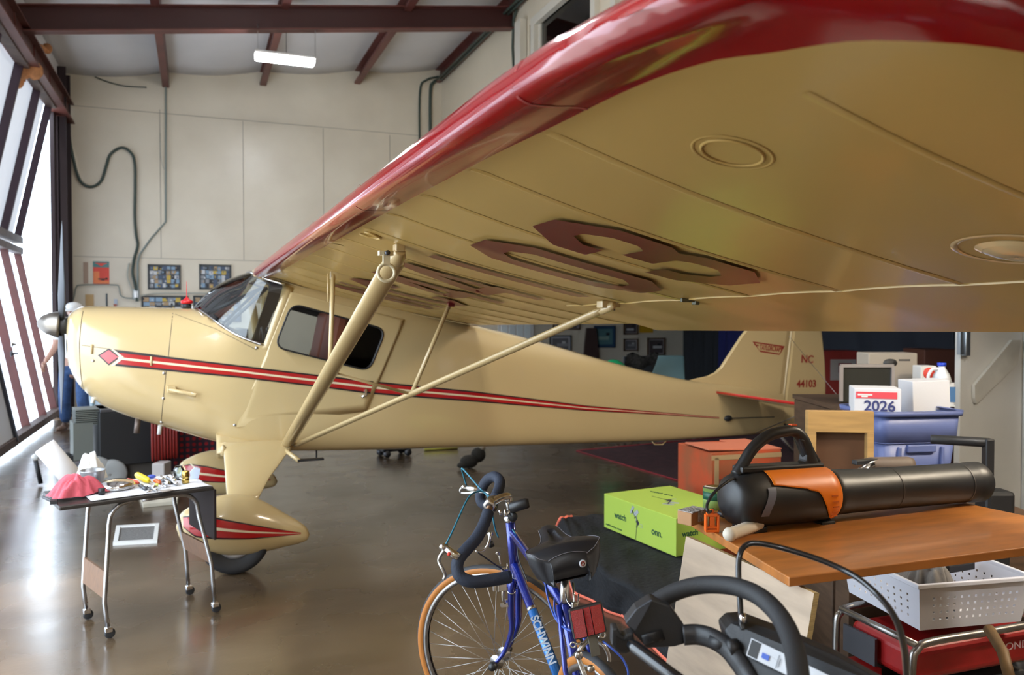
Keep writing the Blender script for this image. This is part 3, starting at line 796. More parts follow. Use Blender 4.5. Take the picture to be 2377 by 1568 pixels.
# doped fabric over wood: slight ripples catch the light
def dope(name, col, rough, coat, bump, bs, stretch):
    m = mat(name, col, rough, coat=coat, bump=bump, bscale=bs, stretch=stretch, spec=.28 if 'cream' in name else .5)
    return m
WCREAM = dope('cream_wing_fabric', (.51, .345, .115), .26, .12, .10, 3.0, (1, .6, 1))
WRED = dope('red_leading_edge', (.28, .002, .005), .14, .35, .18, 5.0, (1, .5, 2))
AV0, AV1, AU = 2.80, 5.16, 2.345
wings = {}
for side, nm in ((1, 'wing'), (-1, 'wing')):
    b = MB()
    wing_mesh(b, side, .455, AV0, 84); wing_mesh(b, side, AV0, 4.60, 54, tail=AU); wing_mesh(b, side, 4.60, AV1, 20, tail=AU)
    wing_mesh(b, side, AV1, 5.609, 26, tip=True)
    w = b.build(nm, [WCREAM, WRED], PLANE, weld=True)
    wings[side] = w
    # aileron
    b = MB()
    def af(u, v, s):
        q = (u - AU) / (UTE + .05 - AU); z = wlow(min(u, UTE), v) if s == 0 else wup(min(u, UTE), v)
        if u > UTE: z -= (u - UTE) * .23
        return z - .022 * q
    TE_ = lambda v: min(UTE + .05, ute(v) + .05)
    for s in (0, 1):
        b.grid(lambda a, t: PP(lerp(AU + .007, TE_(lerp(AV0 + .01, AV1 - .01, a)), t), side * lerp(AV0 + .01, AV1 - .01, a), af(lerp(AU + .007, TE_(lerp(AV0 + .01, AV1 - .01, a)), t), lerp(AV0 + .01, AV1 - .01, a), s)), 40, 12)
    b.grid(lambda a, t: PP(AU + .007, side * lerp(AV0 + .01, AV1 - .01, a), lerp(af(AU + .02, lerp(AV0, AV1, a), 0), af(AU + .02, lerp(AV0, AV1, a), 1), t)), 40, 2)
    b.build('aileron', WCREAM, w, weld=True)
    b = MB(); b.grid(lambda a, t: PP(AU - .0, side * lerp(AV0, AV1, a), lerp(WL_(AU, lerp(AV0, AV1, a)), WU_(AU, lerp(AV0, AV1, a)), t)), 20, 2); b.build('aileron_cove', mat('shadowy_cove_paint', (.40, .28, .12), .6), w)  # cove face in a plain tan, duller than the wing fabric
    # rib tapes
    b = MB()
    for v in RIBS:
        if v < .6: continue
        u1 = AU if v > AV0 else ute(v)
        u0 = bandu(v) + .008 if v < 5.2 else 1.46
        hw = .014 if v < 5.2 else .008
        b.grid(lambda a, t: PP(lerp(u0, u1 - .004, a), side * (v + hw * (2 * t - 1)), WL_(lerp(u0, u1 - .004, a), v + hw * (2 * t - 1)) - .0008 - (.0022 if v < 5.2 else .0012) * math.cos((2 * t - 1) * PI / 2)), 28, 6)
    b.build('rib_tape', WCREAM, w)
# underside of the port wing: registration, rings, covers, joints
LW = wings[1]
def on_low(u, v, off=.003): return PP(u, v, WL_(u, v) - off)
BURG = mat('burgundy_registration', (.115, .003, .006), .28, coat=.1)
GW, GH, GS = .36, .625, .098
def stroke_poly(pts, w, closed=False):
    """centre polyline -> mitred quads"""
    P = [Vector(p) for p in pts]; L = len(P); offs = []
    for i in range(L):
        a = P[i] - P[i - 1] if (closed or i > 0) else P[1] - P[0]
        c = P[(i + 1) % L] - P[i] if (closed or i < L - 1) else P[-1] - P[-2]
        a = a.normalized(); c = c.normalized(); n1 = Vector((-a.y, a.x)); n2 = Vector((-c.y, c.x)); m = (n1 + n2).normalized()
        offs.append(m * (w / 2 / max(.35, m.dot(n1))))
    return [(P[i] + offs[i], P[(i + 1) % L] + offs[(i + 1) % L], P[(i + 1) % L] - offs[(i + 1) % L], P[i] - offs[i]) for i in range(L if closed else L - 1)]
h = GS / 2; x0, x1, y0, y1, k_ = h, GW - h, h, GH - h, .085; ym = GH / 2
GLY = {
 '0': [([(x0, y0 + k_), (x0, y1 - k_), (x0 + k_, y1), (x1 - k_, y1), (x1, y1 - k_), (x1, y0 + k_), (x1 - k_, y0), (x0 + k_, y0)], True)],
 'C': [([(x1, y1 - k_ - .08), (x1, y1 - k_), (x1 - k_, y1), (x0 + k_, y1), (x0, y1 - k_), (x0, y0 + k_), (x0 + k_, y0), (x1 - k_, y0), (x1, y0 + k_), (x1, y0 + k_ + .08)], False)],
 '3': [([(x0, y1 - k_ - .08), (x0, y1 - k_), (x0 + k_, y1), (x1 - k_, y1), (x1, y1 - k_), (x1, ym + k_ * .8), (x1 - k_ * .7, ym), (x0 + .07, ym)], False),
       ([(x1 - k_ * .7, ym), (x1, ym - k_ * .8), (x1, y0 + k_), (x1 - k_, y0), (x0 + k_, y0), (x0, y0 + k_), (x0, y0 + k_ + .08)], False)],
 '1': [([(GW / 2, 0), (GW / 2, GH)], False)],
 '4': [([(x1 - .04, 0), (x1 - .04, GH)], False), ([(GW, .20), (x0, .20), (x0, .24), (x1 - .07, GH - .01)], False)],
 'N': [([(x0, 0), (x0, GH)], False), ([(x1, 0), (x1, GH)], False), ([(x0, GH - .03), (x1, .03)], False)],
}
b = MB(); V0 = 4.065; PITCHL = .482
for i, ch in enumerate('NC44103'):
    vx = V0 - PITCHL * (6 - i)
    for pts, cl in GLY[ch]:
        for q in stroke_poly(pts, GS, cl):
            ln = (q[1] - q[0]).length; nn_ = max(2, int(ln / .03))
            b.grid(lambda a, t: on_low(2.195 - (lerp(lerp(q[0].y, q[1].y, a), lerp(q[3].y, q[2].y, a), t)), vx + (lerp(lerp(q[0].x, q[1].x, a), lerp(q[3].x, q[2].x, a), t)), .0085), nn_, 3)
b.build('wing_registration', BURG, LW, weld=True)
def ring_on(b, u, v, r, w, hgt, mi=0, su=1):
    def fn(a, t):
        an = 2 * PI * a; rr = r + w * (t - .5); uu, vv = u + rr * su * math.cos(an), v + rr * math.sin(an)
        return on_low(uu, vv, .001 + hgt * math.sin(PI * t))
    b.grid(fn, 48, 6, mi)
b = MB(); ring_on(b, 1.535, 5.03, .048, .006, .0022); ring_on(b, 1.535, 5.03, .062, .005, .0008); b.build('drain_grommet_ring', WCREAM, LW)
b = MB(); ring_on(b, 2.125, 5.085, .100, .012, .0015)
def dome(a, t): an = 2 * PI * a; r = .055 * t; return on_low(2.125 + r * math.cos(an), 5.085 + r * math.sin(an), .014 - .008 * t + .004 * math.sin(PI * t))
b.grid(dome, 40, 8); b.grid(lambda a, t: on_low(2.125 + (.055 + .012 * t) * math.cos(2 * PI * a), 5.085 + (.055 + .012 * t) * math.sin(2 * PI * a), .006 * (1 - t) + .001), 40, 3)
b.build('inspection_cover', mat('glossy_cream_cover', (.66, .50, .27), .06, coat=1.0), LW)
for v in (4.955, 3.77, 2.9, 1.9):
    b = MB()
    b.grid(lambda a, t: PP(ULE + (bandu(v) - ULE) * (t if t > .02 else .0), v + .0035 * (2 * a - 1), WL_(ULE + (bandu(v) - ULE) * t, v) - .0012), 1, 12)
    b.grid(lambda a, t: PP(ULE + (bandu(v) - ULE) * t * .7, v + .0035 * (2 * a - 1), WU_(ULE + (bandu(v) - ULE) * t * .7, v) + .0012), 1, 12)
    b.build('leading_edge_joint', mat('worn_joint_edge', (.34, .06, .06), .2), LW, weld=True)
# U-shaped drain patch and aileron hinge brackets
b = MB(); b.tube([on_low(1.335 + (.02 if k in (0, 8) else 0), 3.30, .001) for k in (0,)] and [on_low(u, v, .002) for u, v in ((1.325, 3.215), (1.36, 3.21), (1.385, 3.225), (1.39, 3.25), (1.385, 3.275), (1.36, 3.29), (1.325, 3.285))], .006, 6)
b.build('drain_patch', WCREAM, LW)
for v in (3.75,):
    b = MB(); b.box(on_low(2.36, v, .002), (.07, .012, .014)); b.box(on_low(2.385, v, .006), (.018, .022, .014)); b.build('hinge_bracket', mat('green_tinged_steel', (.12, .12, .09), .4, .6), LW, bevel=.002)
b = MB(); b.grid(lambda a, t: PP(lerp(ULE, UTE, a), .44 + .02 * t, wlow(lerp(ULE, UTE, a), .45) - .004), 30, 1); b.build('root_fillet', CREAM, LW, solid=.006)
# centre section over the cabin
b = MB()
for Wf in (wup, ):
    b.grid(lambda a, t: PP(lerp(ULE, UTE, a ** 1.6), lerp(-.46, .46, t), Wf(lerp(ULE, UTE, a ** 1.6), .45) + .0), 24, 8)
b.grid(lambda a, t: PP(ULE + .12 * a, lerp(-.46, .46, t), wlow(ULE + .12 * a, .45)), 6, 8)
b.build('centre_section', [CREAM, WRED], PLANE)

# ---- struts (both sides)
PM_ = parent_matrix(PLANE).inverted()
def strut(b, p0, p1, chord, thick, n=16, t0=0, t1=1):
    P0, P1 = Vector(p0), Vector(p1); ax = (P1 - P0).normalized(); cd = Vector((1, 0, -.12)); cd = (cd - ax * cd.dot(ax)).normalized(); nd = ax.cross(cd)
    vs = []
    st = (0, .02, .98, 1)
    for s in st:
        k = .75 if s in (0, 1) else 1
        for i in range(n):
            a = 2 * PI * i / n; x = math.cos(a); y = math.sin(a) * (1 - .25 * x if x > 0 else 1)
            vs.append(P0.lerp(P1, s) + cd * (x * chord / 2 * k) + nd * (y * thick / 2 * k))
    fs = [(r * n + i, r * n + (i + 1) % n, (r + 1) * n + (i + 1) % n, (r + 1) * n + i) for r in range(len(st) - 1) for i in range(n)]
    fs += [tuple(range(n))[::-1], tuple(range((len(st) - 1) * n, len(st) * n))]
    b.add(vs, fs, 0, True)
for s in (1, -1):
    zf, zr = wlow(1.465, 3.24), wlow(2.32, 3.24)
    f0, f1 = PP(1.395, s * .475, .705), PP(1.462, s * 3.20, zf - .045)
    b = MB(); strut(b, f0, f1, .088, .046); fs_ = b.build('wing_strut', CREAM, PLANE)
    b = MB(); c = f1; b.lathe([(.020, -.035), (.030, -.015), (.026, .02), (.016, .055)], c, (f1 - f0).normalized(), 14, scale=(1, 1.2)); b.box(PP(1.462, s * 3.235, zf - .010), (.034, .05, .028))
    b.build('strut_fitting', CREAM, fs_, bevel=.004)
    b = MB()
    rc = PM_ @ at_d(897, 633, 2.80); rc.y *= s; dn = (f0 - f1).normalized()
    b.tube([rc + Vector((math.cos(a) * .030, 0, math.sin(a) * .030)) for a in [2 * PI * k / 24 for k in range(24)]], .0065, 8, closed=True)
    b.box(rc + Vector((.0, 0, .05)), (.024, .014, .045)); b.box(rc + Vector((.0, .01, .068)), (.05, .03, .016))
    tr = b.build('tie_down_ring', mat('pale_cream_ring', (.70, .62, .42), .3), fs_)
    b = MB(); b.lathe([(.0, .012), (.009, .012), (.009, -.012), (0, -.012)], rc + Vector((.0, -s * .010, .068)), (0, 1, 0), 8); b.build('bolt', DARKSTEEL, tr)
    r0, r1 = PP(1.445, s * .475, .70), PP(2.315, s * 3.24, zr - .03)
    b = MB(); strut(b, r0, r1, .046, .030); rs_ = b.build('wing_strut', CREAM, PLANE)
    b = MB(); b.box(PP(2.325, s * 3.245, zr - .012), (.085, .05, .03)); b.lathe([(.018, -.03), (.020, .03), (.012, .05)], r1, (r1 - r0).normalized(), 10); b.build('strut_fitting', CREAM, rs_, bevel=.004); b = MB(); b.box(PP(2.33, s * 3.262, zr - .028), (.03, .006, .018)); b.build('clevis_pin', mat('green_tinged_steel', (.12, .12, .09), .4, .6), rs_)
    # jury struts
    fj = f0.lerp(f1, .545); rj = r0.lerp(r1, .505)
    tf, tr_ = PP(1.475, s * 1.83, wlow(1.475, 1.83)), PP(2.12, s * 1.84, wlow(2.12, 1.84))
    for a, c, r in ((fj, tf, .012), (rj, tr_, .012), (fj, rj, .008)):
        b = MB(); b.tube([a, c], r, 10); b.build('jury_strut', CREAM, PLANE)
    b = MB(); b.box(tf + Vector((0, 0, -.02)), (.03, .03, .04)); b.tube([tf + Vector((-.03, 0, -.01)), tf + Vector((-.03, 0, -.16))], .004, 6); b.build('jury_fitting', CREAM, fs_)
    b = MB(); b.box(tr_ + Vector((0, 0, -.012)), (.035, .03, .03)); b.build('jury_fitting', BURG, rs_)
    # step
    b = MB(); p0 = PP(1.365, s * .49, .69); p1 = PP(1.45, s * .66, .625); b.tube([p0, p1], .015, 10); b.box(p1 + Vector((.075, 0, .003)), (.17, .05, .012), 1); b.build('boarding_step', [CREAM, BLACK], PLANE)

# ---- undercarriage (both sides)
def gear(s):
    b = MB()
    top = [(.955, .80, .44), (1.42, .80, .47), (1.40, .66, .46), (.965, .66, .40)]
    # fairing leg: lofted from the fuselage to the wheel pant
    secs = []
    for t in (0, .15, .35, .6, .8, 1.0):
        u0 = lerp(.985, .990, t) if t > .1 else .955; u1 = cr(t, [(0, 1.43), (.15, 1.42), (.35, 1.35), (.6, 1.26), (1.0, 1.155)])
        v = lerp(.455, .86, t); z = lerp(.745, .40, t); zt_ = lerp(.72, .43, t); th = lerp(.045, .030, t)
        sec = []
        for k in range(20):
            a = 2 * PI * k / 20; x = (1 - math.cos(a)) / 2
            tt = math.sin(a) * th * (1 - x) ** .35 if x < 1 else 0
            sec.append(PP(lerp(u0, u1, x), s * (v + tt), z + 0 * tt))
        secs.append(sec)
    n = 20; vs = [p for q in secs for p in q]; fs = [(i * n + k, i * n + (k + 1) % n, (i + 1) * n + (k + 1) % n, (i + 1) * n + k) for i in range(len(secs) - 1) for k in range(n)]
    fs += [tuple(range(n))[::-1], tuple(range((len(secs) - 1) * n, len(secs) * n))]
    b.add(vs, fs, 0, True); leg = b.build('landing_gear_leg', CREAM, PLANE)
    b = MB(); b.grid(lambda a, t: PP(lerp(.945, 1.415, a), s * lerp(.37, .515, t ** .6), lerp(.80, .685, t) - .02 * (a)), 14, 10); b.lathe([(.0, -.01), (.02, 0), (.02, .05), (.0, .07)], PP(.985, s * .50, .67), (0, 0, 1), 10)
    b.build('gear_root_fairing', CREAM, leg, solid=.012)
    b = MB(); b.tube([PP(1.2, s * .06, .60), PP(1.1, s * .80, .30)], .016, 8); b.tube([PP(1.2, -s * .06, .60), PP(1.15, s * .06, .58)], .02, 8); b.build('shock_strut', CREAM, leg)
    # wheel pant: teardrop
    PU = [(.694, .0, .0, .315), (.72, .078, .055, .315), (.78, .122, .100, .312), (.88, .165, .128, .308), (1.0, .188, .135, .300), (1.1, .186, .130, .288), (1.2, .160, .112, .270), (1.32, .110, .085, .238), (1.42, .068, .055, .210), (1.465, .038, .035, .196), (1.482, .0, .0, .190)]
    def pant(u, a, off=0):
        hz = cr(u, [(p[0], p[1]) for p in PU]) + off; hv = cr(u, [(p[0], p[2]) for p in PU]) + off; c = cr(u, [(p[0], p[3]) for p in PU])
        z = c + hz * math.sin(a); z = max(z, .112 + .12 * max(0, (u - 1.15)) * 1 + .25 * max(0, .86 - u))
        return PP(u, s * (.90 + hv * math.cos(a)), z)
    b = MB(); uu = [.694 + (1.482 - .694) * (1 - math.cos(PI * i / 36)) / 2 for i in range(37)]
    b.grid(lambda a, t: pant(uu[int(round(a * 36))], 2 * PI * t), 36, 32); pantob = b.build('wheel_pant', CREAM, PLANE, weld=True)
    def pz(u, f):   # stripe height table, f 0..1
        t_ = pw(u, [(.73, .385), (.80, .398), (.92, .378), (1.1, .325), (1.42, .222)]); l_ = pw(u, [(.73, .335), (.80, .275), (.92, .256), (1.1, .235), (1.42, .214)])
        return lerp(l_, t_, f)
    def on_pant(u, z, off, sd):
        hz = cr(u, [(p[0], p[1]) for p in PU]); hv = cr(u, [(p[0], p[2]) for p in PU]); c = cr(u, [(p[0], p[3]) for p in PU])
        q = max(-1, min(1, (z - c) / max(hz, 1e-4))); return PP(u, s * .90 + sd * (hv * math.sqrt(max(0, 1 - q * q)) + off), z)
    for sd in (-1, 1):
        b = MB()
        for f0_, f1_, mi, off in ((0, 1, 0, .002), (.95, 1.03, 1, .003), (-.03, .05, 1, .003), (.42, .56, 2, .004)):
            b.grid(lambda a, t: on_pant(lerp(.735 if mi < 2 else .86, 1.42, a), pz(lerp(.735 if mi < 2 else .86, 1.42, a), lerp(f0_, f1_, t)), off, sd), 40, 4, mi)
        b.grid(lambda a, t: on_pant(lerp(.79, .87, a) + .012 * t, lerp(.405, .325, a) , .0045, sd), 10, 2, 2)
        b.build('pant_stripe', [MATS['deep_red_stripe'], BLACKTRIM, CREAMLINE], pantob)
    b = MB(); R_ = .205; prof = [(.10, -.045), (.125, -.06), (.165, -.075), (.190, -.066), (R_ - .002, -.035), (R_, 0), (R_ - .002, .035), (.190, .066), (.165, .075), (.125, .06), (.10, .045)]
    b.lathe(prof, PP(1.03, s * .90, R_), (0, 1, 0), 48, cap=False); b.lathe([(.0, -.05), (.09, -.048), (.105, -.055), (.11, -.03), (.11, .03), (.105, .055), (.09, .048), (0, .05)], PP(1.03, s * .90, R_), (0, 1, 0), 32, 1)
    b.build('wheel', [RUBBER, mat('dull_aluminium', (.4, .4, .42), .4, .9)], PLANE)
gear(1); gear(-1)
# exhaust / drain pipes under the nose
for (u, v, z, r, l, col) in ((.60, .10, .825, .014, .05, WHITE), (.46, .10, .86, .018, .07, mat('rusty_exhaust', (.16, .12, .10), .5, .5)), (.20, .14, 1.03, .012, .02, WHITE)):
    b = MB(); b.tube([PP(u, v, z + .03), PP(u - .01, v, z - l)], r, 10); b.build('drain_pipe', col, PLANE)

# ---- propeller
b = MB()
phi = math.radians(37); tilt = math.radians(6)
for sgn in (1, -1):
    st = [(.04, .036, .030, 50), (.12, .060, .026, 42), (.22, .095, .020, 34), (.38, .110, .014, 26), (.55, .098, .010, 20), (.70, .078, .008, 16), (.78, .055, .006, 14), (.805, .015, .003, 14)]
    dirv = PP(.105 * sgn * math.cos(phi), sgn * math.sin(phi), sgn * math.cos(phi)).normalized(); ax = Vector((1, 0, -.105)).normalized(); tang = ax.cross(dirv)
    secs = []
    for r, ch, th, pit in st:
        a = math.radians(pit); cdv = tang * math.cos(a) * sgn + ax * math.sin(a); nd = dirv.cross(cdv)
        c = PP(0, 0, 1.527) + dirv * r
        secs.append([c + cdv * (math.cos(2 * PI * k / 14) * ch / 2) + nd * (math.sin(2 * PI * k / 14) * th / 2) for k in range(14)])
    n = 14; b.add([p for q in secs for p in q], [(i * n + k, i * n + (k + 1) % n, (i + 1) * n + (k + 1) % n, (i + 1) * n + k) for i in range(len(secs) - 1) for k in range(n)] + [tuple(range(n))[::-1], tuple(range((len(secs) - 1) * n, len(secs) * n))], 0, True)
b.lathe([(.055, -.035), (.058, .04)], PP(0, 0, 1.527), (1, 0, -.105), 20)
b.build('propeller', mat('brushed_grey_propeller', (.060, .062, .068), .42, .6), PLANE)
b = MB(); b.lathe([(.0, -.155), (.025, -.148), (.052, -.125), (.072, -.09), (.084, -.045), (.086, -.03), (.088, -.02)], PP(.01, 0, 1.527), (1, 0, -.105), 28); b.build('spinner', mat('polished_spinner', (.26, .23, .20), .32, .9), PLANE)

# ---- tail
def flatpoly(b, pts, th, plane, off=0, mi=0, inset=.03):
    """cambered flat tail surface: outline with rounded edge"""
    n = len(pts); c = Vector((sum(p[0] for p in pts) / n, sum(p[1] for p in pts) / n))
    def P3(p, o): return PP(p[0], o, p[1]) if plane == 'fin' else None
    vs = []
    for o, k in ((-th, .90), (-th * .6, .985), (0, 1), (th * .6, .985), (th, .90)):
        for p in pts: q = c + (Vector(p) - c) * k; vs.append(PP(q.x, o, q.y))
    fs = [(r * n + i, r * n + (i + 1) % n, (r + 1) * n + (i + 1) % n, (r + 1) * n + i) for r in range(4) for i in range(n)]
    fs += [tuple(range(n))[::-1], tuple(range(4 * n, 5 * n))]
    b.add(vs, fs, mi, False)
finp = [(6.075, .80), (6.21, 1.76), (6.10, 1.80), (5.98, 1.79), (5.90, 1.74), (5.80, 1.62), (5.586, 1.408), (5.41, 1.19), (5.34, 1.10), (5.27, 1.045), (5.18, 1.010), (5.06, .992), (4.94, .970), (5.2, .90)]
b = MB(); flatpoly(b, finp, .022, 'fin'); fin = b.build('fin', CREAM, PLANE)
rudp = [(6.065, .56), (6.235, 1.77), (6.29, 1.80), (6.36, 1.78), (6.46, 1.70), (6.53, 1.56), (6.560, 1.42), (6.60, 1.15), (6.615, .90), (6.61, .74), (6.54, .62), (6.40, .555), (6.22, .52)]
b = MB(); flatpoly(b, rudp, .020, 'fin'); rud = b.build('rudder', CREAM, PLANE)
b = MB(); b.tube([PP(6.046, 0, .50), PP(6.222, 0, 1.76)], .016, 10); b.build('hinge_post', mat('bright_hinge_tube', (.72, .60, .38), .2), fin)
BR2 = mat('brick_red_lettering', (.30, .03, .02), .5)
text('registration_letters', 'NC', .105, BR2, rud, PP(6.285, .024, 1.145), (1, 0, -.06), (0, 0, 1), bold=.002)
text('registration_number', '44103', .098, BR2, rud, PP(6.235, .024, .905), (1, 0, -.02), (0, 0, 1), bold=.002)
# maker's winged emblem: lettering between two lines with swept tips
b = MB(); e0 = (5.70, 1.355); e1 = (6.085, 1.305)
def ept(x, y): return PP(lerp(e0[0], e1[0], x) , .0245, lerp(e0[1], e1[1], x) + y)
for q in (((0, .0), (1, .0), (.97, -.012), (.06, -.012)), ((.20, -.075), (.86, -.080), (.83, -.092), (.24, -.088)), ((0, 0), (.05, -.0), (.24, -.088), (.19, -.070)), ((1, 0), (.95, 0), (.82, -.092), (.87, -.075)), ((.05, -.025), (.18, -.025), (.20, -.035), (.08, -.035)), ((.82, -.025), (.95, -.025), (.92, -.035), (.82, -.035))):
    b.add([ept(*p) for p in q], [(0, 1, 2, 3)])
em = b.build('maker_emblem', BR2, fin)
text('emblem_lettering', 'TAYLORCRAFT', .068, BR2, em, ept(.22, -.066) + Vector((0, -.001, 0)), (1, 0, -.107), (0, 0, 1), squeeze=.58, bold=.001)
# stabiliser and elevator, both sides, drooping aft with the tail-down attitude
TS = math.tan(math.radians(11))
def stabpt(u, v, side, o=0): return PP(u, side * v, .896 - (u - 5.25) * TS * 1.0 + o + .0 * v)
for side in (1, -1):
    outl = [(5.25, .06), (5.28, .4), (5.33, .9), (5.38, 1.25), (5.42, 1.38), (5.50, 1.47), (5.62, 1.51), (5.74, 1.52), (5.74, .06)]
    elev = [(5.76, .10), (5.76, 1.52), (5.88, 1.50), (6.00, 1.42), (6.08, 1.25), (6.12, .9), (6.13, .5), (6.10, .25), (6.02, .12)]
    for nm_, pts in (('stabilizer', outl), ('elevator', elev)):
        n = len(pts); cu, cv = sum(p[0] for p in pts) / n, sum(p[1] for p in pts) / n; vs = []
        for o, k in ((-.015, .93), (0, 1), (.015, .93)):
            for p in pts: vs.append(stabpt(cu + (p[0] - cu) * k, cv + (p[1] - cv) * k, side, o))
        b = MB(); b.add(vs, [(r * n + i, r * n + (i + 1) % n, (r + 1) * n + (i + 1) % n, (r + 1) * n + i) for r in range(2) for i in range(n)] + [tuple(range(n))[::-1], tuple(range(2 * n, 3 * n))])
        so = b.build(nm_, CREAM, PLANE)
        if nm_ == 'stabilizer':
            b = MB(); b.tube([stabpt(p[0] - .004, p[1], side) for p in outl[:-1]], .013, 10); b.build('red_leading_edge', REDBRIGHT, so)
b = MB(); b.tube([stabpt(5.55, 1.0, 1), PP(5.72, .07, .50)], .005, 6); b.tube([stabpt(5.55, 1.0, -1), PP(5.72, -.07, .50)], .005, 6); b.tube([stabpt(5.5, 1.42, 1), PP(6.14, .02, 1.40)], .002, 6); b.build('brace_wire', STEEL, PLANE)
b = MB(); p = on_side(5.36, .655, .012); b.sphere(p, .035, 12, 0, (1.3, .5, .8)); b.tube([p, PP(5.9, .10, .64)], .004, 6); b.build('elevator_cable_exit', BLACK, PLANE)
b = MB(); b.tube([PP(6.0, 0, .50), PP(6.2, 0, .30), PP(6.36, 0, .20)], .018, 8); b.lathe([(.04, -.025), (.085, -.028), (.10, 0), (.085, .028), (.04, .025)], PP(6.38, 0, .10), (0, 1, 0), 24, 1); b.lathe([(0, -.03), (.04, -.03), (.04, .03), (0, .03)], PP(6.38, 0, .10), (0, 1, 0), 16); b.build('tail_wheel', [STEEL, RUBBER], PLANE)
b = MB(); b.tube([PP(4.55, .1, .49), PP(4.58, .1, .46), PP(4.66, .1, .455), PP(4.70, .1, .49)], .006, 6); b.build('lifting_loop', CREAM, PLANE)
b = MB(); b.tube([PP(1.62, .3, .63), PP(1.62, .3, .555)], .006, 6); b.build('vent_tube', BLACK, PLANE)
# ================================================================== ON AND BY THE FAR WALL
def wall_board(b, px0, py0, px1, py1, y, off, th, mi=0):
    a, c = at_y(px0, py0, y), at_y(px1, py1, y); b.box(((a.x + c.x) / 2, y - off - th / 2, (a.z + c.z) / 2), (abs(c.x - a.x), th, abs(a.z - c.z)), mi)
    return Vector(((a.x + c.x) / 2, y, min(a.z, c.z))), abs(c.x - a.x), abs(a.z - c.z)
def picture(px0, py0, px1, py1, label, group, framecol, kind='photo', cols=None, seed=1, name='framed_picture', fw=.025, cat='picture'):
    a, c = at_y(px0, py0, YF), at_y(px1, py1, YF); cx, w, h = (a.x + c.x) / 2, abs(c.x - a.x), abs(a.z - c.z); z0 = min(a.z, c.z)
    t = thing(name, label, cat, (cx, YF - .002, z0), 0, group)
    b = MB()
    for q in (((0, -.015, fw / 2), (w, .03, fw)), ((0, -.015, h - fw / 2), (w, .03, fw)), ((-w / 2 + fw / 2, -.015, h / 2), (fw, .03, h)), ((w / 2 - fw / 2, -.015, h / 2), (fw, .03, h))): b.box(*q)
    b.build('frame', framecol, t)
    b = MB(); b.box((0, -.010, h / 2), (w - fw * 1.6, .008, h - fw * 1.6), 0); rr = random.Random(seed)
    n = len(cols)
    if kind == 'collage':
        nx, nz = 7, 5; gw, gh = (w - 2 * fw) / nx, (h - 2 * fw) / nz
        for i in range(nx):
            for j in range(nz):
                b.box((-w / 2 + fw + (i + .5) * gw + rr.uniform(-.01, .01), -.016 - .002 * rr.random(), fw + (j + .5) * gh + rr.uniform(-.008, .008)), (gw * rr.uniform(.7, 1.05), .003, gh * rr.uniform(.65, 1.0)), rr.randrange(1, n))
                b.box((-w / 2 + fw + (i + rr.random()) * gw * .98, -.020, fw + (j + .3 + .4 * rr.random()) * gh), (gw * rr.uniform(.15, .4), .003, gh * rr.uniform(.2, .5)), rr.randrange(1, n))
    else:
        b.box((0, -.015, h * .5), (w * .74, .003, h * .70), 1)
        b.box((w * rr.uniform(-.1, .1), -.018, h * rr.uniform(.35, .5)), (w * .5, .003, h * .16), min(2, n - 1))
        b.box((w * .15, -.019, h * .62), (w * .16, .003, h * .12), min(3, n - 1))
    b.build('picture_sheet', cols, t)
    return t
def flat(n, c, r=.5): return mat(n, c, r)
CC = [flat('collage_dark', (.06, .07, .08)), flat('collage_grey', (.25, .26, .28)), flat('collage_pale', (.55, .55, .56)), flat('collage_navy', (.06, .09, .15)), flat('collage_tan', (.40, .27, .15)), flat('collage_blue', (.22, .33, .45)), flat('collage_black', (.02, .02, .025)), flat('collage_yellow', (.55, .38, .06))]
FD, FB = flat('dark_frame', (.03, .035, .04)), flat('brown_frame', (.10, .05, .02))
picture(343, 614, 420, 673, 'photo collage board, left of the upper two on the far wall', None, FD, 'collage', CC, 3, 'photo_collage')
picture(462, 614, 537, 673, 'photo collage board just left of the wing root, right of the upper two', None, FD, 'collage', CC, 5, 'photo_collage')
picture(328, 687, 438, 745, 'lower left photo collage board showing above the engine cowling', None, FD, 'collage', CC, 8, 'photo_collage')
picture(448, 687, 560, 748, 'lower right photo collage board seen through the windscreen', None, FD, 'collage', CC, 11, 'photo_collage')
# poster with winged badge
a, c = at_y(216, 607, YF), at_y(254, 660, YF); w, h = c.x - a.x, a.z - c.z
t = thing('poster', 'red and teal poster with a winged badge on the far wall', 'poster', ((a.x + c.x) / 2, YF - .002, c.z))
PR, PT, PO = flat('poster_red', (.68, .06, .035)), flat('poster_teal', (.06, .19, .19)), flat('poster_orange', (.75, .20, .06))
b = MB(); b.box((0, -.004, h / 2), (w, .006, h), 0); b.box((0, -.008, h * .87), (w, .003, h * .26), 1); b.box((-w * .3, -.008, h * .35), (w * .36, .003, h * .4), 2); b.box((0, -.009, h * .08), (w * .96, .003, h * .12), 2)
b.build('sheet', [PR, PT, PO], t)
b = MB(); b.prism([(-w * .42, -.0100, h * .93), (w * .42, -.010, h * .93), (w * .12, -.010, h * .84), (0, -.010, h * .78), (-w * .12, -.010, h * .84)], (0, -.002, 0)); b.build('winged_badge', PR, t)
b = MB(); b.box((w * .1, -.011, h * .22), (w * .6, .003, .018)); b.box((w * .1, -.011, h * .19), (w * .2, .003, .025)); b.box((w * .33, -.011, h * .24), (.03, .003, .03)); b.build('aircraft_print', flat('poster_ink', (.05, .05, .04)), t)
b = MB(); wall_board(b, 193, 609, 205, 659, YF, .001, .01); tag(recenter(b.build('wall_plaque', flat('tan_plaque', (.38, .26, .19)))), 'narrow upright tan plaque left of the red poster', 'plaque')
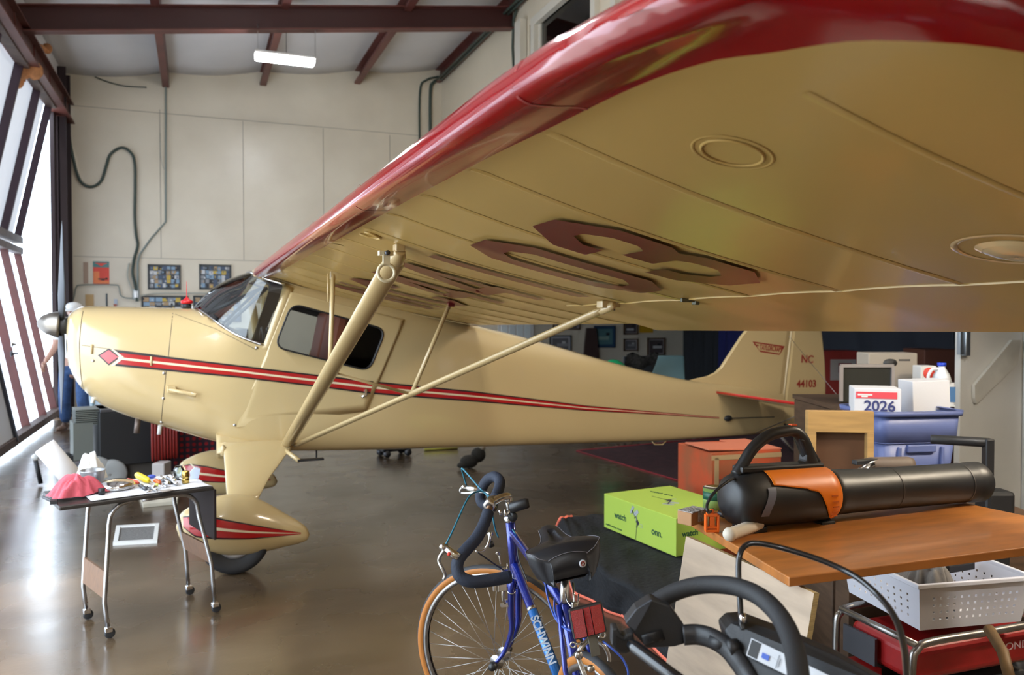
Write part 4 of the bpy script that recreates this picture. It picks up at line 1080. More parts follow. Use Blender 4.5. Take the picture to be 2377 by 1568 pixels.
b = MB(); wall_board(b, 198, 684, 218, 716, YF, .001, .02); tag(recenter(b.build('wood_square', flat('plain_wood', (.50, .32, .13)))), 'small square wooden board on the wall above the engine cowling', 'board')
b = MB(); wall_board(b, 246, 682, 250, 716, YF, .001, .02); tag(recenter(b.build('wall_thermometer', flat('dark_thermometer', (.05, .07, .08)))), 'thin dark upright thermometer on the wall above the cowling', 'thermometer')
b = MB(); wall_board(b, 265, 695, 273, 715, YF, .001, .03, 0); wall_board(b, 264, 706, 272, 714, YF, .03, .01, 1); tag(recenter(b.build('wall_dispenser', [flat('pale_blue', (.45, .50, .58)), flat('brick', (.4, .12, .08))])), 'tiny blue and red dispenser on the wall between thermometer and outlet', 'dispenser')
# outlet box with conduits and hoses
OB = flat('grey_outlet_box', (.36, .39, .38))
t = thing('outlet_box', 'grey electrical outlet box where the wall hoses meet', 'outlet', tuple(at_y(316, 700, YF - .03)))
p0 = Vector(t.location)
b = MB(); b.box((0, .0, .12), (.11, .05, .18)); b.build('box', OB, t, bevel=.006)
b = MB(); b.box((0, -.03, .12), (.06, .01, .12)); b.build('cover_plate', STEEL, t, bevel=.003)
def hose(pts, r, label, m, cat='hose', name='wall_hose', y=YF - .045, n=8, smooth=True):
    P = [at_y(px, py, y) for px, py in pts]; b = MB(); b.tube(smooth_path(P, 6) if smooth else P, r, n); return tag(recenter(b.build(name, m)), label, cat)
HOSE = flat('dark_green_hose', (.035, .055, .045)); COND = flat('painted_conduit', (.42, .42, .36)); COND2 = flat('grey_conduit', (.22, .25, .23))
hose([(159, 285), (163, 330), (172, 375), (178, 400), (190, 425), (213, 434), (235, 420), (247, 385), (257, 358), (283, 343), (305, 356), (313, 380), (314, 430), (313, 500), (316, 545), (320, 570), (312, 600), (308, 635), (316, 672), (318, 700)], .022, 'thick dark hose looping in an S curve down the far wall', HOSE)
hose([(376, 180), (385, 205), (385, 515), (350, 555), (325, 590), (320, 610), (320, 700)], .016, 'grey conduit dropping from the roof beam and bending left', COND2, 'conduit', 'conduit', smooth=False)
hose([(372, 310), (373, 360), (378, 385), (385, 398)], .006, 'thin tan wire beside the tall grey conduit', COND, 'wire', 'thin_wire')
hose([(300, 610), (296, 640), (305, 668), (314, 690)], .012, 'pale thin hose curving beside the outlet box', COND, 'hose')
hose([(163, 720), (172, 690), (177, 668), (190, 662), (265, 662), (276, 668), (280, 685), (292, 692), (312, 693)], .010, 'pale cord arching over the cowling towards the outlet', COND2, 'cord', 'power_cord')
hose([(326, 688), (345, 684), (380, 681), (560, 681)], .012, 'pale conduit running level above the lower collage boards', COND, 'conduit', 'conduit')
hose([(1018, 178), (990, 186), (975, 210), (974, 330), (974, 420)], .020, 'left of the two dark conduits near the loft corner', HOSE, 'conduit', 'conduit')
hose([(1022, 183), (1006, 192), (999, 215), (999, 330), (999, 420)], .030, 'thicker right one of the two dark conduits near the loft corner', HOSE, 'conduit', 'conduit')
hose([(220, 178), (250, 190), (290, 200), (340, 203)], .010, 'sagging wire at the top of the far wall', HOSE, 'wire', 'thin_wire')
# conduits along the corner purlin and cable on the loft wall
b = MB()
for k in range(2): b.tube([(XLOFT - .10 - .07 * k, 14.9, ceil_z(XLOFT) - .30), (XLOFT - .10 - .07 * k, 6, ceil_z(XLOFT) - .30)], .022, 8)
tag(b.build('roof_conduit', HOSE), 'pair of dark conduits under the corner purlin of the roof', 'conduit')
b = MB(); b.tube([at_x(px, py, XLOFT - .03) for px, py in ((1200, 20), (1192, 45), (1190, 110), (1192, 150), (1196, 185), (1196, 260))], .022, 8); tag(recenter(b.build('loft_cable', HOSE)), 'dark cable hanging down the loft wall beside the window', 'cable')
b = MB(); p = at_x(1202, 90, XLOFT); b.box((XLOFT - .06, p.y - .25, 5.0), (.10, .22, 1.9)); b.box((XLOFT - .02, p.y - .05, 5.0), (.05, .12, 1.9)); struct(b.build('trim_6', FRM))

# framed photographs under the loft
PCOL = {'bw': [flat('mat_white', (.45, .45, .47)), flat('photo_grey', (.16, .15, .16)), flat('photo_mid', (.30, .30, .31)), CC[2]],
        'blue': [flat('blue_mat', (.04, .09, .16)), flat('teal_scene', (.10, .22, .24)), flat('pale_teal', (.25, .38, .36)), CC[6]],
        'brown': [flat('photo_paper', (.28, .25, .25)), flat('photo_brown', (.09, .07, .07)), CC[2], CC[6]]}
picture(1275, 779, 1325, 822, 'black-framed old photograph under the loft, leftmost of the lower pictures', None, FD, 'photo', PCOL['bw'], 2)
picture(1378, 757, 1427, 807, 'blue framed print beside the brown tapered board', None, flat('navy_frame', (.02, .05, .11)), 'photo', PCOL['blue'], 3)
picture(1447, 745, 1480, 777, 'small brown framed photo, upper one of the stacked pair', None, FB, 'photo', PCOL['brown'], 4)
picture(1447, 787, 1480, 815, 'small brown framed photo, lower one of the stacked pair', None, FB, 'photo', PCOL['bw'], 5)
picture(1502, 785, 1543, 825, 'dark unframed photo right of the stacked pair', None, FB, 'photo', PCOL['brown'], 6)
picture(1283, 740, 1346, 766, 'wide brown framed picture partly hidden by the wing edge', None, FB, 'photo', PCOL['brown'], 7)
b = MB(); wall_board(b, 1484, 745, 1515, 773, YF, .001, .02); tag(recenter(b.build('yellow_card', flat('yellow_card', (.70, .38, .02)))), 'yellow card just under the wing edge', 'sign')
b = MB(); wall_board(b, 1155, 735, 1237, 800, YF, .01, .03, 0)
for k in range(4): wall_board(b, 1162 + k * 18, 745, 1176 + k * 18, 790, YF, .04, .01, 1)
struct(b.build('window_3', [WHITE, mat('frosted_bright_pane', (.8, .85, .85), .3)]))
b = MB(); P = [at_y(px, py, YF - .12) for px, py in ((1362, 762), (1384, 762), (1388, 800), (1392, 880), (1352, 880), (1358, 800))]; b.prism(P, (0, .05, 0)); tag(recenter(b.build('tapered_board', flat('dark_brown_board', (.06, .035, .03)))), 'dark brown tapered board leaning upright between pictures', 'board')

# far chairs, fleece, ball and curtains on the right
def camM(dist_px, py, Z): return at_d(dist_px, py, Z)
TEAL = flat('teal_chair_plastic', (.20, .33, .34))
c = at_d(1560, 860, 11.3); t = thing('lawn_chair', 'pale teal plastic lawn chair far behind the fuselage', 'chair', (c.x, c.y, 0), -.3)
b = MB(); b.box((0, .2, .84), (.48, .04, .40), rot=Matrix.Rotation(-.15, 3, 'X')); b.build('backrest', TEAL, t, bevel=.02)
b = MB(); b.box((0, -.05, .43), (.50, .46, .04)); b.build('seat', TEAL, t, bevel=.01)
for s in (-1, 1):
    b = MB(); b.box((s * .26, -.03, .66), (.06, .5, .04)); b.build('armrest', TEAL, t, bevel=.01)
    for y in (-.24, .2): b = MB(); b.box((s * .25, y, .33), (.04, .05, .66)); b.build('leg', TEAL, t)
b = MB(); p0 = at_d(1480, 850, 11.0)
def fle(a, t_):
    return (p0.x - .24 + .5 * a, p0.y + .12 * math.cos(t_ * 2 * PI) * 1, 1.08 + .03 * math.sin(a * 9) - .50 * abs(2 * t_ - 1) ** 1.2)
b.grid(fle, 24, 16); t2 = b.build('fleece_throw', mat('grey_fleece', (.12, .115, .11), .95, noise=.5, nscale=30, bump=1, bscale=60)); tag(recenter(t2), 'grey fluffy throw draped over a chair back', 'throw')
t = thing('fleece_chair', 'chair hidden under the grey fluffy throw', 'chair', (p0.x, p0.y, 0)); b = MB(); b.box((0, 0, .8), (.44, .04, .5)); b.build('backrest', FD, t); b = MB(); b.box((0, -.2, .45), (.44, .42, .05)); b.build('seat', FD, t)
for sx in (-.2, .2):
    for sy in (-.38, 0): b = MB(); b.box((sx, sy, .22), (.03, .03, .45)); b.build('leg', FD, t)
b = MB(); c = at_d(1424, 868, 10.6); b.sphere((0, 0, 0), .19, 24); o = b.build('green_ball', flat('bright_green_ball', (.02, .42, .16), .35)); o.location = c; tag(o, 'bright green ball showing over the fuselage top', 'ball')
t = thing('side_stool', 'low stool holding the green ball', 'stool', (c.x, c.y, 0)); b = MB(); b.box((0, 0, c.z - .205), (.4, .4, .03)); b.build('seat', FB, t)
for sx in (-.17, .17):
    for sy in (-.17, .17): b = MB(); b.box((sx, sy, (c.z - .22) / 2), (.03, .03, c.z - .22)); b.build('leg', FB, t)
def curtain(x, y0, y1, z0, z1, m, label, seed):
    b = MB(); rr = random.Random(seed); ph = rr.random() * 6
    b.grid(lambda a, t_: (x + .06 * math.sin(a * 26 + ph) * (.4 + .6 * t_), lerp(y0, y1, a), lerp(z1, z0, t_)), 80, 10)
    tag(recenter(b.build('hanging_curtain', m, solid=.006)), label, 'curtain')
curtain(10.0, 15.0, 13.6, .02, 2.5, mat('black_curtain', (.010, .012, .016), .8), 'black curtain on the right wall beyond the fuselage', 1)
curtain(9.93, 13.55, 11.9, .02, 2.5, mat('royal_blue_curtain', (.006, .010, .10), .8), 'royal blue curtain behind the tail fin', 2)
curtain(9.8, 12.6, 12.0, .8, 2.5, mat('maroon_curtain', (.06, .008, .015), .8), 'maroon cloth hanging over the blue curtain by the fin', 3)
curtain(9.98, 11.8, 8.2, .02, 2.5, mat('slate_curtain', (.035, .04, .055), .8), 'slate grey curtain behind the rudder', 4)

# ================================================================== UNDER AND BEHIND THE NOSE
# person in a pale shirt and jeans beside the propeller
SKINM = mat('skin', (.50, .28, .20), .55); DENIM = mat('blue_denim', (.045, .10, .24), .85, noise=.4, nscale=14, bump=.5, bscale=40); SHIRT = mat('white_shirt', (.75, .74, .72), .8, bump=.4, bscale=10)
def skinned(name, joints, edges, m, parent, sub=2):
    me = bpy.data.meshes.new(name); me.from_pydata([j[:3] for j in joints], edges, []); me.materials.append(m)
    o = bpy.data.objects.new(name, me); COL.objects.link(o); o.parent = parent
    sk = o.modifiers.new('skin', 'SKIN'); sk.use_smooth_shade = True
    me.skin_vertices.new() if hasattr(me.skin_vertices, 'new') and not me.skin_vertices else None
    if not me.skin_vertices: 
        bpy.context.view_layer.objects.active = o; bpy.ops.mesh.customdata_skin_add()
    for i, j in enumerate(joints): me.skin_vertices[0].data[i].radius = (j[3], j[4] if len(j) > 4 else j[3])
    me.skin_vertices[0].data[0].use_root = True
    ss = o.modifiers.new('sub', 'SUBSURF'); ss.levels = sub; ss.render_levels = sub
    return o
c = at_z(176, 1006, 0)
per = thing('person', 'person in white cap, white shirt and blue jeans standing beyond the propeller', 'person', (c.x, c.y, 0), -.35)
J = [(0, 0, .95, .15, .11), (0, 0, 1.12, .14, .10), (0, .02, 1.30, .16, .115), (0, .03, 1.42, .15, .10), (0, .02, 1.50, .065), (0, 0, 1.57, .06), (0, -.01, 1.66, .085, .095), (0, -.005, 1.75, .07, .08),
     (.20, .03, 1.42, .055), (.27, -.06, 1.16, .043), (.24, -.26, 1.04, .034), (-.20, .03, 1.42, .055), (-.28, .0, 1.16, .043), (-.30, -.18, .98, .034),
     (.11, .02, .86, .095, .10), (.15, -.12, .50, .065), (.17, -.02, .12, .045), (-.11, 0, .86, .095, .10), (-.17, .04, .50, .065), (-.24, .20, .12, .045)]
Ed = [(0, 1), (1, 2), (2, 3), (3, 4), (4, 5), (5, 6), (6, 7), (3, 8), (8, 9), (9, 10), (3, 11), (11, 12), (12, 13), (0, 14), (14, 15), (15, 16), (0, 17), (17, 18), (18, 19)]
skinned('body', J, Ed, SKINM, per)
sh = [(0, 0, .96, .165, .125), (0, 0, 1.12, .158, .12), (0, .02, 1.30, .178, .135), (0, .03, 1.42, .165, .115), (.205, .03, 1.42, .068), (.25, -.02, 1.26, .060), (-.205, .03, 1.42, .068), (-.26, .01, 1.26, .060), (0, .025, 1.48, .08)]
skinned('shirt', sh, [(0, 1), (1, 2), (2, 3), (3, 4), (4, 5), (3, 6), (6, 7), (3, 8)], SHIRT, per)
jn = [(0, 0, .97, .155, .12), (.11, .02, .86, .11, .11), (.15, -.12, .50, .082), (.17, -.02, .10, .075), (-.11, 0, .86, .11, .11), (-.17, .04, .50, .082), (-.24, .20, .12, .075)]
skinned('jeans', jn, [(0, 1), (1, 2), (2, 3), (0, 4), (4, 5), (5, 6)], DENIM, per)
for (x, y, a) in ((.17, -.07, .1), (-.25, .16, -.2)):
    b = MB(); b.sphere((x, y - .05, .045), .05, 14, 0, (.95, 2.5, .85)); b.sphere((x, y + .03, .07), .05, 12, 0, (.9, 1, 1.2)); b.box((x, y - .04, .012), (.095, .27, .02)); b.build('boot', mat('brown_boot', (.10, .055, .035), .6), per)
b = MB(); b.sphere((0, -.005, 1.73), .105, 20, 0, (.95, 1.05, .62)); b.lathe([(.10, 0), (.15, -.02), (.155, -.028), (.10, -.01)], (0, -.02, 1.70), n=24); b.build('cap', SHIRT, per)
b = MB(); b.sphere((0, .02, 1.665), .098, 16, 0, (.95, 1.0, .9)); b.build('hair', flat('grey_hair', (.30, .28, .26)), per)
b = MB(); b.sphere((0, -.107, 1.645), .014, 8, 0, (.8, 1.2, 1.6)); 
for s in (-1, 1): b.sphere((s * .032, -.098, 1.672), .010, 8, 1); b.sphere((s * .09, .0, 1.655), .022, 8, 0, (.4, .8, 1.3))
b.box((0, -.100, 1.612), (.045, .006, .007), 2); b.build('face', [SKINM, flat('dark_eye', (.02, .015, .01)), flat('lip', (.35, .12, .10))], per)
for (hx, hy, hz, s) in ((.24, -.30, 1.02, 1), (-.30, -.22, .95, -1)):
    b = MB(); b.sphere((hx, hy, hz), .04, 12, 0, (.55, 1, 1.1))
    for k in range(4): x = hx; y = hy - .03 + k * .018; b.tube(smooth_path([(x, y - .01, hz - .02), (x - s * .004, y - .025, hz - .065 - .006 * (k in (1, 2))), (x - s * .018, y - .02, hz - .088 - .008 * (k in (1, 2)))], 3), [.0095] * 6 + [.007], 6)
    b.tube([(hx - s * .015, hy - .035, hz), (hx - s * .03, hy - .06, hz - .025), (hx - s * .032, hy - .065, hz - .05)], [.011, .010, .008], 6)
    b.build('hand', SKINM, per)

def facebox(name, label, cat, px0, py0, px1, py1, Z, depth, m, z0=None, rot=None, bevel=.008, parts=None):
    """a box whose front face meets these rays at distance Z, standing down to z0"""
    a, c = at_d(px0, py0, Z), at_d(px1, py1, Z); z1 = a.z; zb = c.z if z0 is None else z0
    w = (px1 - px0) / 1850.0 * Z; r = -YAW if rot is None else rot
    mid = (a + c) / 2 + Vector((math.sin(-r), math.cos(-r), 0)) * (depth / 2)
    t = thing(name, label, cat, (mid.x, mid.y, zb), r); t['dims'] = (w, depth, z1 - zb)
    b = MB(); b.box((0, 0, (z1 - zb) / 2), (w, depth, z1 - zb)); b.build('body', m, t, bevel=bevel)
    return t, w, depth, z1 - zb
WAPP = mat('white_enamel', (.66, .68, .70), .3)
t, w, d, h = facebox('washing_machine', 'white enamelled machine with a round black opening behind the nose', 'appliance', 262, 925, 352, 1100, 10.6, .6, WAPP, 0)
b = MB(); b.lathe([(0, -.02), (.13, -.02), (.15, 0)], (0, -d / 2, h * .55), (0, -1, 0), 28); b.lathe([(.15, 0), (.16, -.02), (.18, -.0)], (0, -d / 2, h * .55), (0, -1, 0), 28, 0); b.build('round_opening', BLACK, t)
b = MB(); b.box((0, -d / 2 - .01, h - .07), (w * .9, .01, .09)); b.build('control_panel', STEEL, t)
t, w, d, h = facebox('cabinet', 'tall pale blue-white cabinet between the jeans and the machine', 'cabinet', 196, 905, 234, 1100, 11.5, .5, mat('pale_blue_enamel', (.60, .72, .78), .4), 0)
b = MB(); b.box((.02, -d / 2 - .01, h / 2), (.02, .012, h * .9)); b.build('door_gap', flat('teal_gap', (.05, .16, .2)), t)
t, w, d, h = facebox('cardboard_box', 'small orange-brown box on the floor behind the jeans', 'box', 163, 985, 185, 1003, 11.4, .2, mat('orange_cardboard', (.55, .20, .08), .8), 0)
# black machine on wheels
c = at_z(272, 1130, 0); t = thing('wheeled_machine', 'black slab-sided machine on grey wheels with a finned engine under the nose', 'machine', (c.x, c.y + .15, 0), .22)
S_ = 8.2 / 1850
b = MB(); b.box((.10, 0, .46), (.58, .50, .50)); b.build('cover_panel', mat('matt_black_panel', (.008, .008, .009), .5), t, bevel=.01)
b = MB(); b.box((.12, -.02, .725), (.60, .48, .03)); b.box((.22, -.1, .75), (.2, .12, .02)); b.build('top_plate', DARKSTEEL, t, bevel=.004)
b = MB(); b.box((-.31, -.02, .45), (.16, .3, .34)); 
for k in range(9): b.box((-.24 + 0 * k, -.02, .60 + k * .017), (.26, .30, .008))
b.build('engine_block', mat('grey_green_engine', (.16, .17, .15), .5, .3), t)
b = MB(); b.box((-.36, -.1, .30), (.18, .12, .05)); b.lathe([(0, -.03), (.05, -.03), (.05, .03), (0, .03)], (-.44, -.1, .30), (0, 1, 0), 14); b.build('pull_starter', BLACK, t)
for sx, rr_ in ((-.23, .16), (-.10, .14)):
    b = MB(); b.lathe([(0, -.02), (rr_ * .4, -.025), (rr_ * .9, -.02), (rr_, 0), (rr_ * .9, .02), (0, .02)], (sx, -.27, rr_), (0, 1, 0), 28); b.build('wheel', mat('grey_wheel_disc', (.34, .35, .34), .5), t)
b = MB(); b.box((.05, 0, .14), (.56, .40, .16)); b.build('skirt', mat('olive_shadow_skirt', (.06, .05, .04), .7), t)  # dark olive base block below the cover
b = MB(); b.tube([(-.62, .3, .02), (-.66, .3, .25)], .02, 8); b.sphere((-.66, .3, .27), .035, 12, 1); b.build('lever', [BLACK, WHITE], t)
# red spiral hose coil and plaid cloth
b = MB(); c = at_d(374, 1050, 7.3)
for k in range(9): b.tube([(c.x + .05 * k * .5 - .07, c.y + .015 * k + .07 * math.cos(a), .50 + .23 * math.sin(a)) for a in [2 * PI * i / 28 for i in range(28)]], .010, 6, closed=True)
b.box((c.x, c.y, .13), (.12, .10, .26)); tag(recenter(b.build('red_hose_coil', mat('red_hose', (.25, .02, .015), .4))), 'coiled red hose between the black machine and the plaid cloth', 'hose')
def plaid():
    m = bpy.data.materials.new('red_black_plaid'); m.use_nodes = True; nt = m.node_tree; bs = nt.nodes['Principled BSDF']; bs.inputs['Roughness'].default_value = .9
    tc = nt.nodes.new('ShaderNodeTexCoord'); outs = []
    for ax in ('X', 'Z'):
        w = nt.nodes.new('ShaderNodeTexWave'); w.bands_direction = ax; w.inputs['Scale'].default_value = 5.5; nt.links.new(tc.outputs['Object'], w.inputs['Vector']); outs.append(w.outputs[1])
    mu = nt.nodes.new('ShaderNodeMath'); mu.operation = 'MULTIPLY'; nt.links.new(outs[0], mu.inputs[0]); nt.links.new(outs[1], mu.inputs[1])
    r = nt.nodes.new('ShaderNodeValToRGB'); r.color_ramp.elements[0].color = (.035, .018, .03, 1); r.color_ramp.elements[1].color = (.32, .01, .015, 1); r.color_ramp.elements[0].position = .15; r.color_ramp.elements[1].position = .6
    nt.links.new(mu.outputs[0], r.inputs[0]); nt.links.new(r.outputs[0], bs.inputs['Base Color']); return m
c = at_z(452, 1104, 0); t = thing('plaid_cloth', 'red and black plaid cloth draped over something under the nose', 'cloth', (c.x + .06, c.y + .2, 0), .1)
b = MB()
def dr_(a, t_):
    an = 2 * PI * a; ex, ey = .33, .20; x = ex * math.copysign(abs(math.cos(an)) ** .5, math.cos(an)); y = ey * math.copysign(abs(math.sin(an)) ** .5, math.sin(an))
    if t_ < .3: k = t_ / .3; return (x * k, y * k, .66 + .01 * math.sin(a * 20))
    k = (t_ - .3) / .7; f = 1 + .12 * k + .07 * k * math.sin(a * 60); return (x * f, y * f, .66 - .60 * k)
b.grid(dr_, 120, 16); b.build('cloth', plaid(), t, solid=.004)
t, w, d, h = facebox('white_carton', 'small white and red carton on the floor below the plaid cloth', 'box', 352, 1077, 381, 1103, 7.0, .15, flat('dull_white_carton', (.42, .38, .36)), 0)
b = MB(); b.box((w * .6, -d * .2, .05), (.07, .07, .10)); b.build('red_can', PR, t)

# floor things
b = MB(); Q = [at_z(*p, 0) for p in ((262, 1268), (365, 1262), (370, 1220), (270, 1226))]
t = thing('air_filter', 'white-framed grey mesh air filter lying on the floor under the tool table', 'filter', tuple(sum(Q, Vector((0, 0, 0))) / 4)); cc = Vector(t.location); Q = [q - cc for q in Q]
def rim_(Qs, k0, k1, z0, z1, b, mi=0):
    n = 4; vs = [Vector((q.x * k, q.y * k, z)) for (k, z) in ((k0, z0), (k0, z1), (k1, z1), (k1, z0)) for q in Qs]
    b.add(vs, [(r * n + i, r * n + (i + 1) % n, ((r + 1) % 4) * n + (i + 1) % n, ((r + 1) % 4) * n + i) for r in range(4) for i in range(n)], mi)
rim_(Q, 1, .80, 0, .018, b); b.build('frame', WHITE, t)
b = MB(); b.prism([Vector((q.x * .80, q.y * .80, .004)) for q in Q], (0, 0, .006)); b.build('mesh', mat('grey_filter_mesh', (.20, .19, .18), .8, noise=.5, nscale=90), t)
b = MB(); Q = [at_z(*p, 0) for p in ((332, 1180), (412, 1172), (418, 1145), (322, 1152))]; b.prism(Q, (0, 0, .035)); tag(recenter(b.build('stained_board', mat('stained_white_foam', (.62, .56, .44), .8, noise=.25, nscale=6), bevel=.004)), 'stained off-white slab on the floor behind the tool table', 'board')
# rug with red border
b = MB(); A_, B_, C_, D_ = at_z(1338, 1048, 0), at_z(1640, 1137, 0), Vector((8.0, 5.6, 0)), Vector((8.0, 8.9, 0))
b.prism([A_, B_, C_, D_], (0, 0, .004)); rug = b.build('rug', mat('maroon_carpet', (.055, .018, .022), .95, noise=.4, nscale=10, bump=.6, bscale=200)); tag(recenter(rug), 'dark maroon rug with a thin red edge beneath the tail', 'rug')
b = MB(); loc = Vector(rug.location); P = [A_, B_, C_, D_]
for i in range(4): b.tube([P[i] - loc + Vector((0, 0, .006)), P[(i + 1) % 4] - loc + Vector((0, 0, .006))], .008, 6)
b.build('edge_binding', mat('red_binding', (.22, .012, .02), .8), rug)
# dark things on the floor beyond the fuselage
c = at_z(915, 1058, 0); t = thing('floor_jack', 'low black trolley jack on the floor beyond the fuselage', 'jack', (c.x, c.y, 0), .2)
b = MB(); b.box((0, 0, .10), (.36, .2, .08)); b.box((.05, 0, .16), (.2, .12, .06)); b.build('body', BLACK, t, bevel=.015)
for sx in (-.13, .13):
    for sy in (-.09, .09): b = MB(); b.lathe([(0, -.02), (.04, -.02), (.04, .02), (0, .02)], (sx, sy, .04), (0, 1, 0), 14); b.build('wheel', DARKSTEEL, t)
b = MB(); b.tube([(-.16, 0, .12), (-.34, .0, .16)], .012, 6); b.build('handle', RED, t)
c = at_z(1095, 1087, 0); b = MB(); b.sphere((-.03, 0, .07), .10, 14, 0, (1, .8, .7)); b.sphere((.08, .02, .13), .09, 14, 0, (.9, .7, .9)); b.sphere((.12, .02, .20), .05, 12, 1, (.8, .8, .6)); b.sphere((-.10, -.02, .04), .05, 10, 0, (1.4, 1, .7))
o = b.build('dark_bag', [mat('olive_black_cloth', (.020, .017, .012), .9, bump=.8, bscale=20), flat('dull_tan', (.25, .2, .14))]); o.location = (c.x, c.y, 0); tag(o, 'crumpled dark bag on the floor behind the bicycle handlebar', 'bag')
b = MB(); a, c = at_z(985, 1047, 0), at_z(1062, 1043, 0); b.tube([a + Vector((0, 0, .03)), c + Vector((0, 0, .03))], .03, 8); tag(recenter(b.build('yellow_pole', flat('yellow_pole', (.60, .55, .10)))), 'yellow and white pole lying on the floor beyond the fuselage', 'pole')
# ================================================================== TOOL TABLE AT THE LEFT
TA, TB = Vector((-.61, 4.29, 0)), Vector((.08, 4.51, 0))
ta = math.atan2(TB.y - TA.y, TB.x - TA.x); TL = (TB - TA).length; TD = .44; TZ = .68
mid = TA.lerp(TB, .5) + Vector((-math.sin(ta), math.cos(ta), 0)) * TD / 2
TT = thing('tool_table', 'small rolling typing table with chrome legs, covered with tools', 'table', (mid.x, mid.y, 0), ta)
TUBE = mat('satin_chrome_tube', (.42, .42, .43), .28, 1.0)
b = MB(); b.box((0, 0, TZ - .014), (TL, TD, .022)); b.build('table_top', mat('dark_edge_top', (.03, .025, .022), .4), TT, bevel=.006)
b = MB()
b.grid(lambda a, t: (lerp(-TL / 2 + .14, TL / 2 + .006, a), lerp(-TD / 2 + .008, TD / 2, t), TZ + .001 + .003 * math.sin(a * 31) * math.sin(t * 9) - .02 * max(0, a - .97) / .03), 40, 16); b.build('cloth_liner', CLOTHW, TT, solid=-.003)
b = MB(); b.box((TL / 2 + .012, -.0, TZ - .16), (.014, TD - .02, .27)); b.build('drop_leaf', mat('dark_brown_leaf', (.022, .014, .013), .7, spec=.2), TT, bevel=.003)
# legs: two arched tubes along the length, splayed outwards, kinked at the panels
legpos = {(-1, -1): at_z(250, 1484, 0), (-1, 1): at_z(200, 1440, 0), (1, -1): at_z(498, 1424, 0), (1, 1): at_z(437, 1383, 0)}
TTi = parent_matrix(TT).inverted()
WG = mat('walnut_laminate', (.20, .10, .05), .45, noise=.35, nscale=20, stretch=(8, 8, .4))
kn = {}
for (sx, sy), p in legpos.items():
    q = TTi @ p; q.z = .06
    kz = .19 if sx < 0 else .26; k = Vector((q.x - .012, q.y, kz)); top = Vector((q.x + (.028 if sx < 0 else -.060), sy * (TD / 2 - .05), TZ - .12))
    kn[(sx, sy)] = (q, k, top)
    b = MB(); m_ = top + Vector((0, 0, -.03)); path = [q, q.lerp(k, .5), k + Vector((0, 0, -.01)), k.lerp(m_, .06), k.lerp(m_, .5), m_] + smooth_path([m_ + Vector((0, 0, .01)), top + Vector((-sx * .012, 0, .035)), top + Vector((-sx * .05, 0, .075)), top + Vector((-sx * .10, 0, .086)), Vector((sx * .02, top.y, TZ - .034))], 5)
    b.tube(path, .011, 10); b.build('leg', TUBE, TT)
    t = MB(); t.lathe([(0, -.010), (.022, -.010), (.026, 0), (.022, .010), (0, .010)], (q.x + .01, q.y, .026), (0, 1, 0), 18, 0); t.lathe([(.009, 0), (.011, .05)], (q.x, q.y, .05), (0, 0, 1), 10, 1)
    t.box((q.x + .004, q.y, .045), (.034, .032, .022), 1); t.build('caster', [RUBBER, CHROME], TT, bevel=.003)
for sx in (-1, 1):
    (q0, k0, t0), (q1, k1, t1) = kn[(sx, -1)], kn[(sx, 1)]
    b = MB(); a0 = k0.lerp(t0, .03); a1 = k1.lerp(t1, .03); c0 = k0.lerp(t0, .36); c1 = k1.lerp(t1, .36)
    b.add([a0 + Vector((-.006, 0, 0)), a1 + Vector((-.006, 0, 0)), c1 + Vector((-.006, 0, 0)), c0 + Vector((-.006, 0, 0)), a0 + Vector((.006, 0, 0)), a1 + Vector((.006, 0, 0)), c1 + Vector((.006, 0, 0)), c0 + Vector((.006, 0, 0))],
          [(0, 1, 2, 3), (7, 6, 5, 4), (0, 4, 5, 1), (1, 5, 6, 2), (2, 6, 7, 3), (3, 7, 4, 0)]); b.build('end_panel', WG, TT)
TT_TOP = TZ + .007
def tt(px, py, dz_=0): p = at_z(px, py, TT_TOP); return Vector((p.x, p.y, TT_TOP + dz_))
# bucket, paper roll, cloths
p = tt(205, 1160); b = MB(); b.lathe([(.0, .002), (.050, .002), (.062, .08), (.064, .084), (.058, .082), (.046, .01), (0, .01)], (0, 0, 0), n=24); o = b.build('tin_bowl', mat('dull_tin', (.35, .35, .36), .4, .8)); o.location = tt(215, 1128); tag(o, 'dull metal tin behind the pink rag holding the paper roll', 'tin')
a, c = at_d(103, 1036, 4.55), at_d(182, 1128, 4.62); b = MB(); ax = (c - a).normalized()
b.lathe([(.018, -.002), (.056, 0), (.058, .004), (.058, (c - a).length), (.02, (c - a).length + .004)], a, ax, 32); b.lathe([(.020, -.003), (.018, -.004), (.018, .04), (.0, .04)], a, ax, 16, 1)
o = b.build('paper_roll', [mat('white_paper', (.78, .77, .78), .8), flat('cardboard_core', (.35, .27, .2))]); tag(recenter(o), 'white paper towel roll leaning out of the tin', 'paper roll')
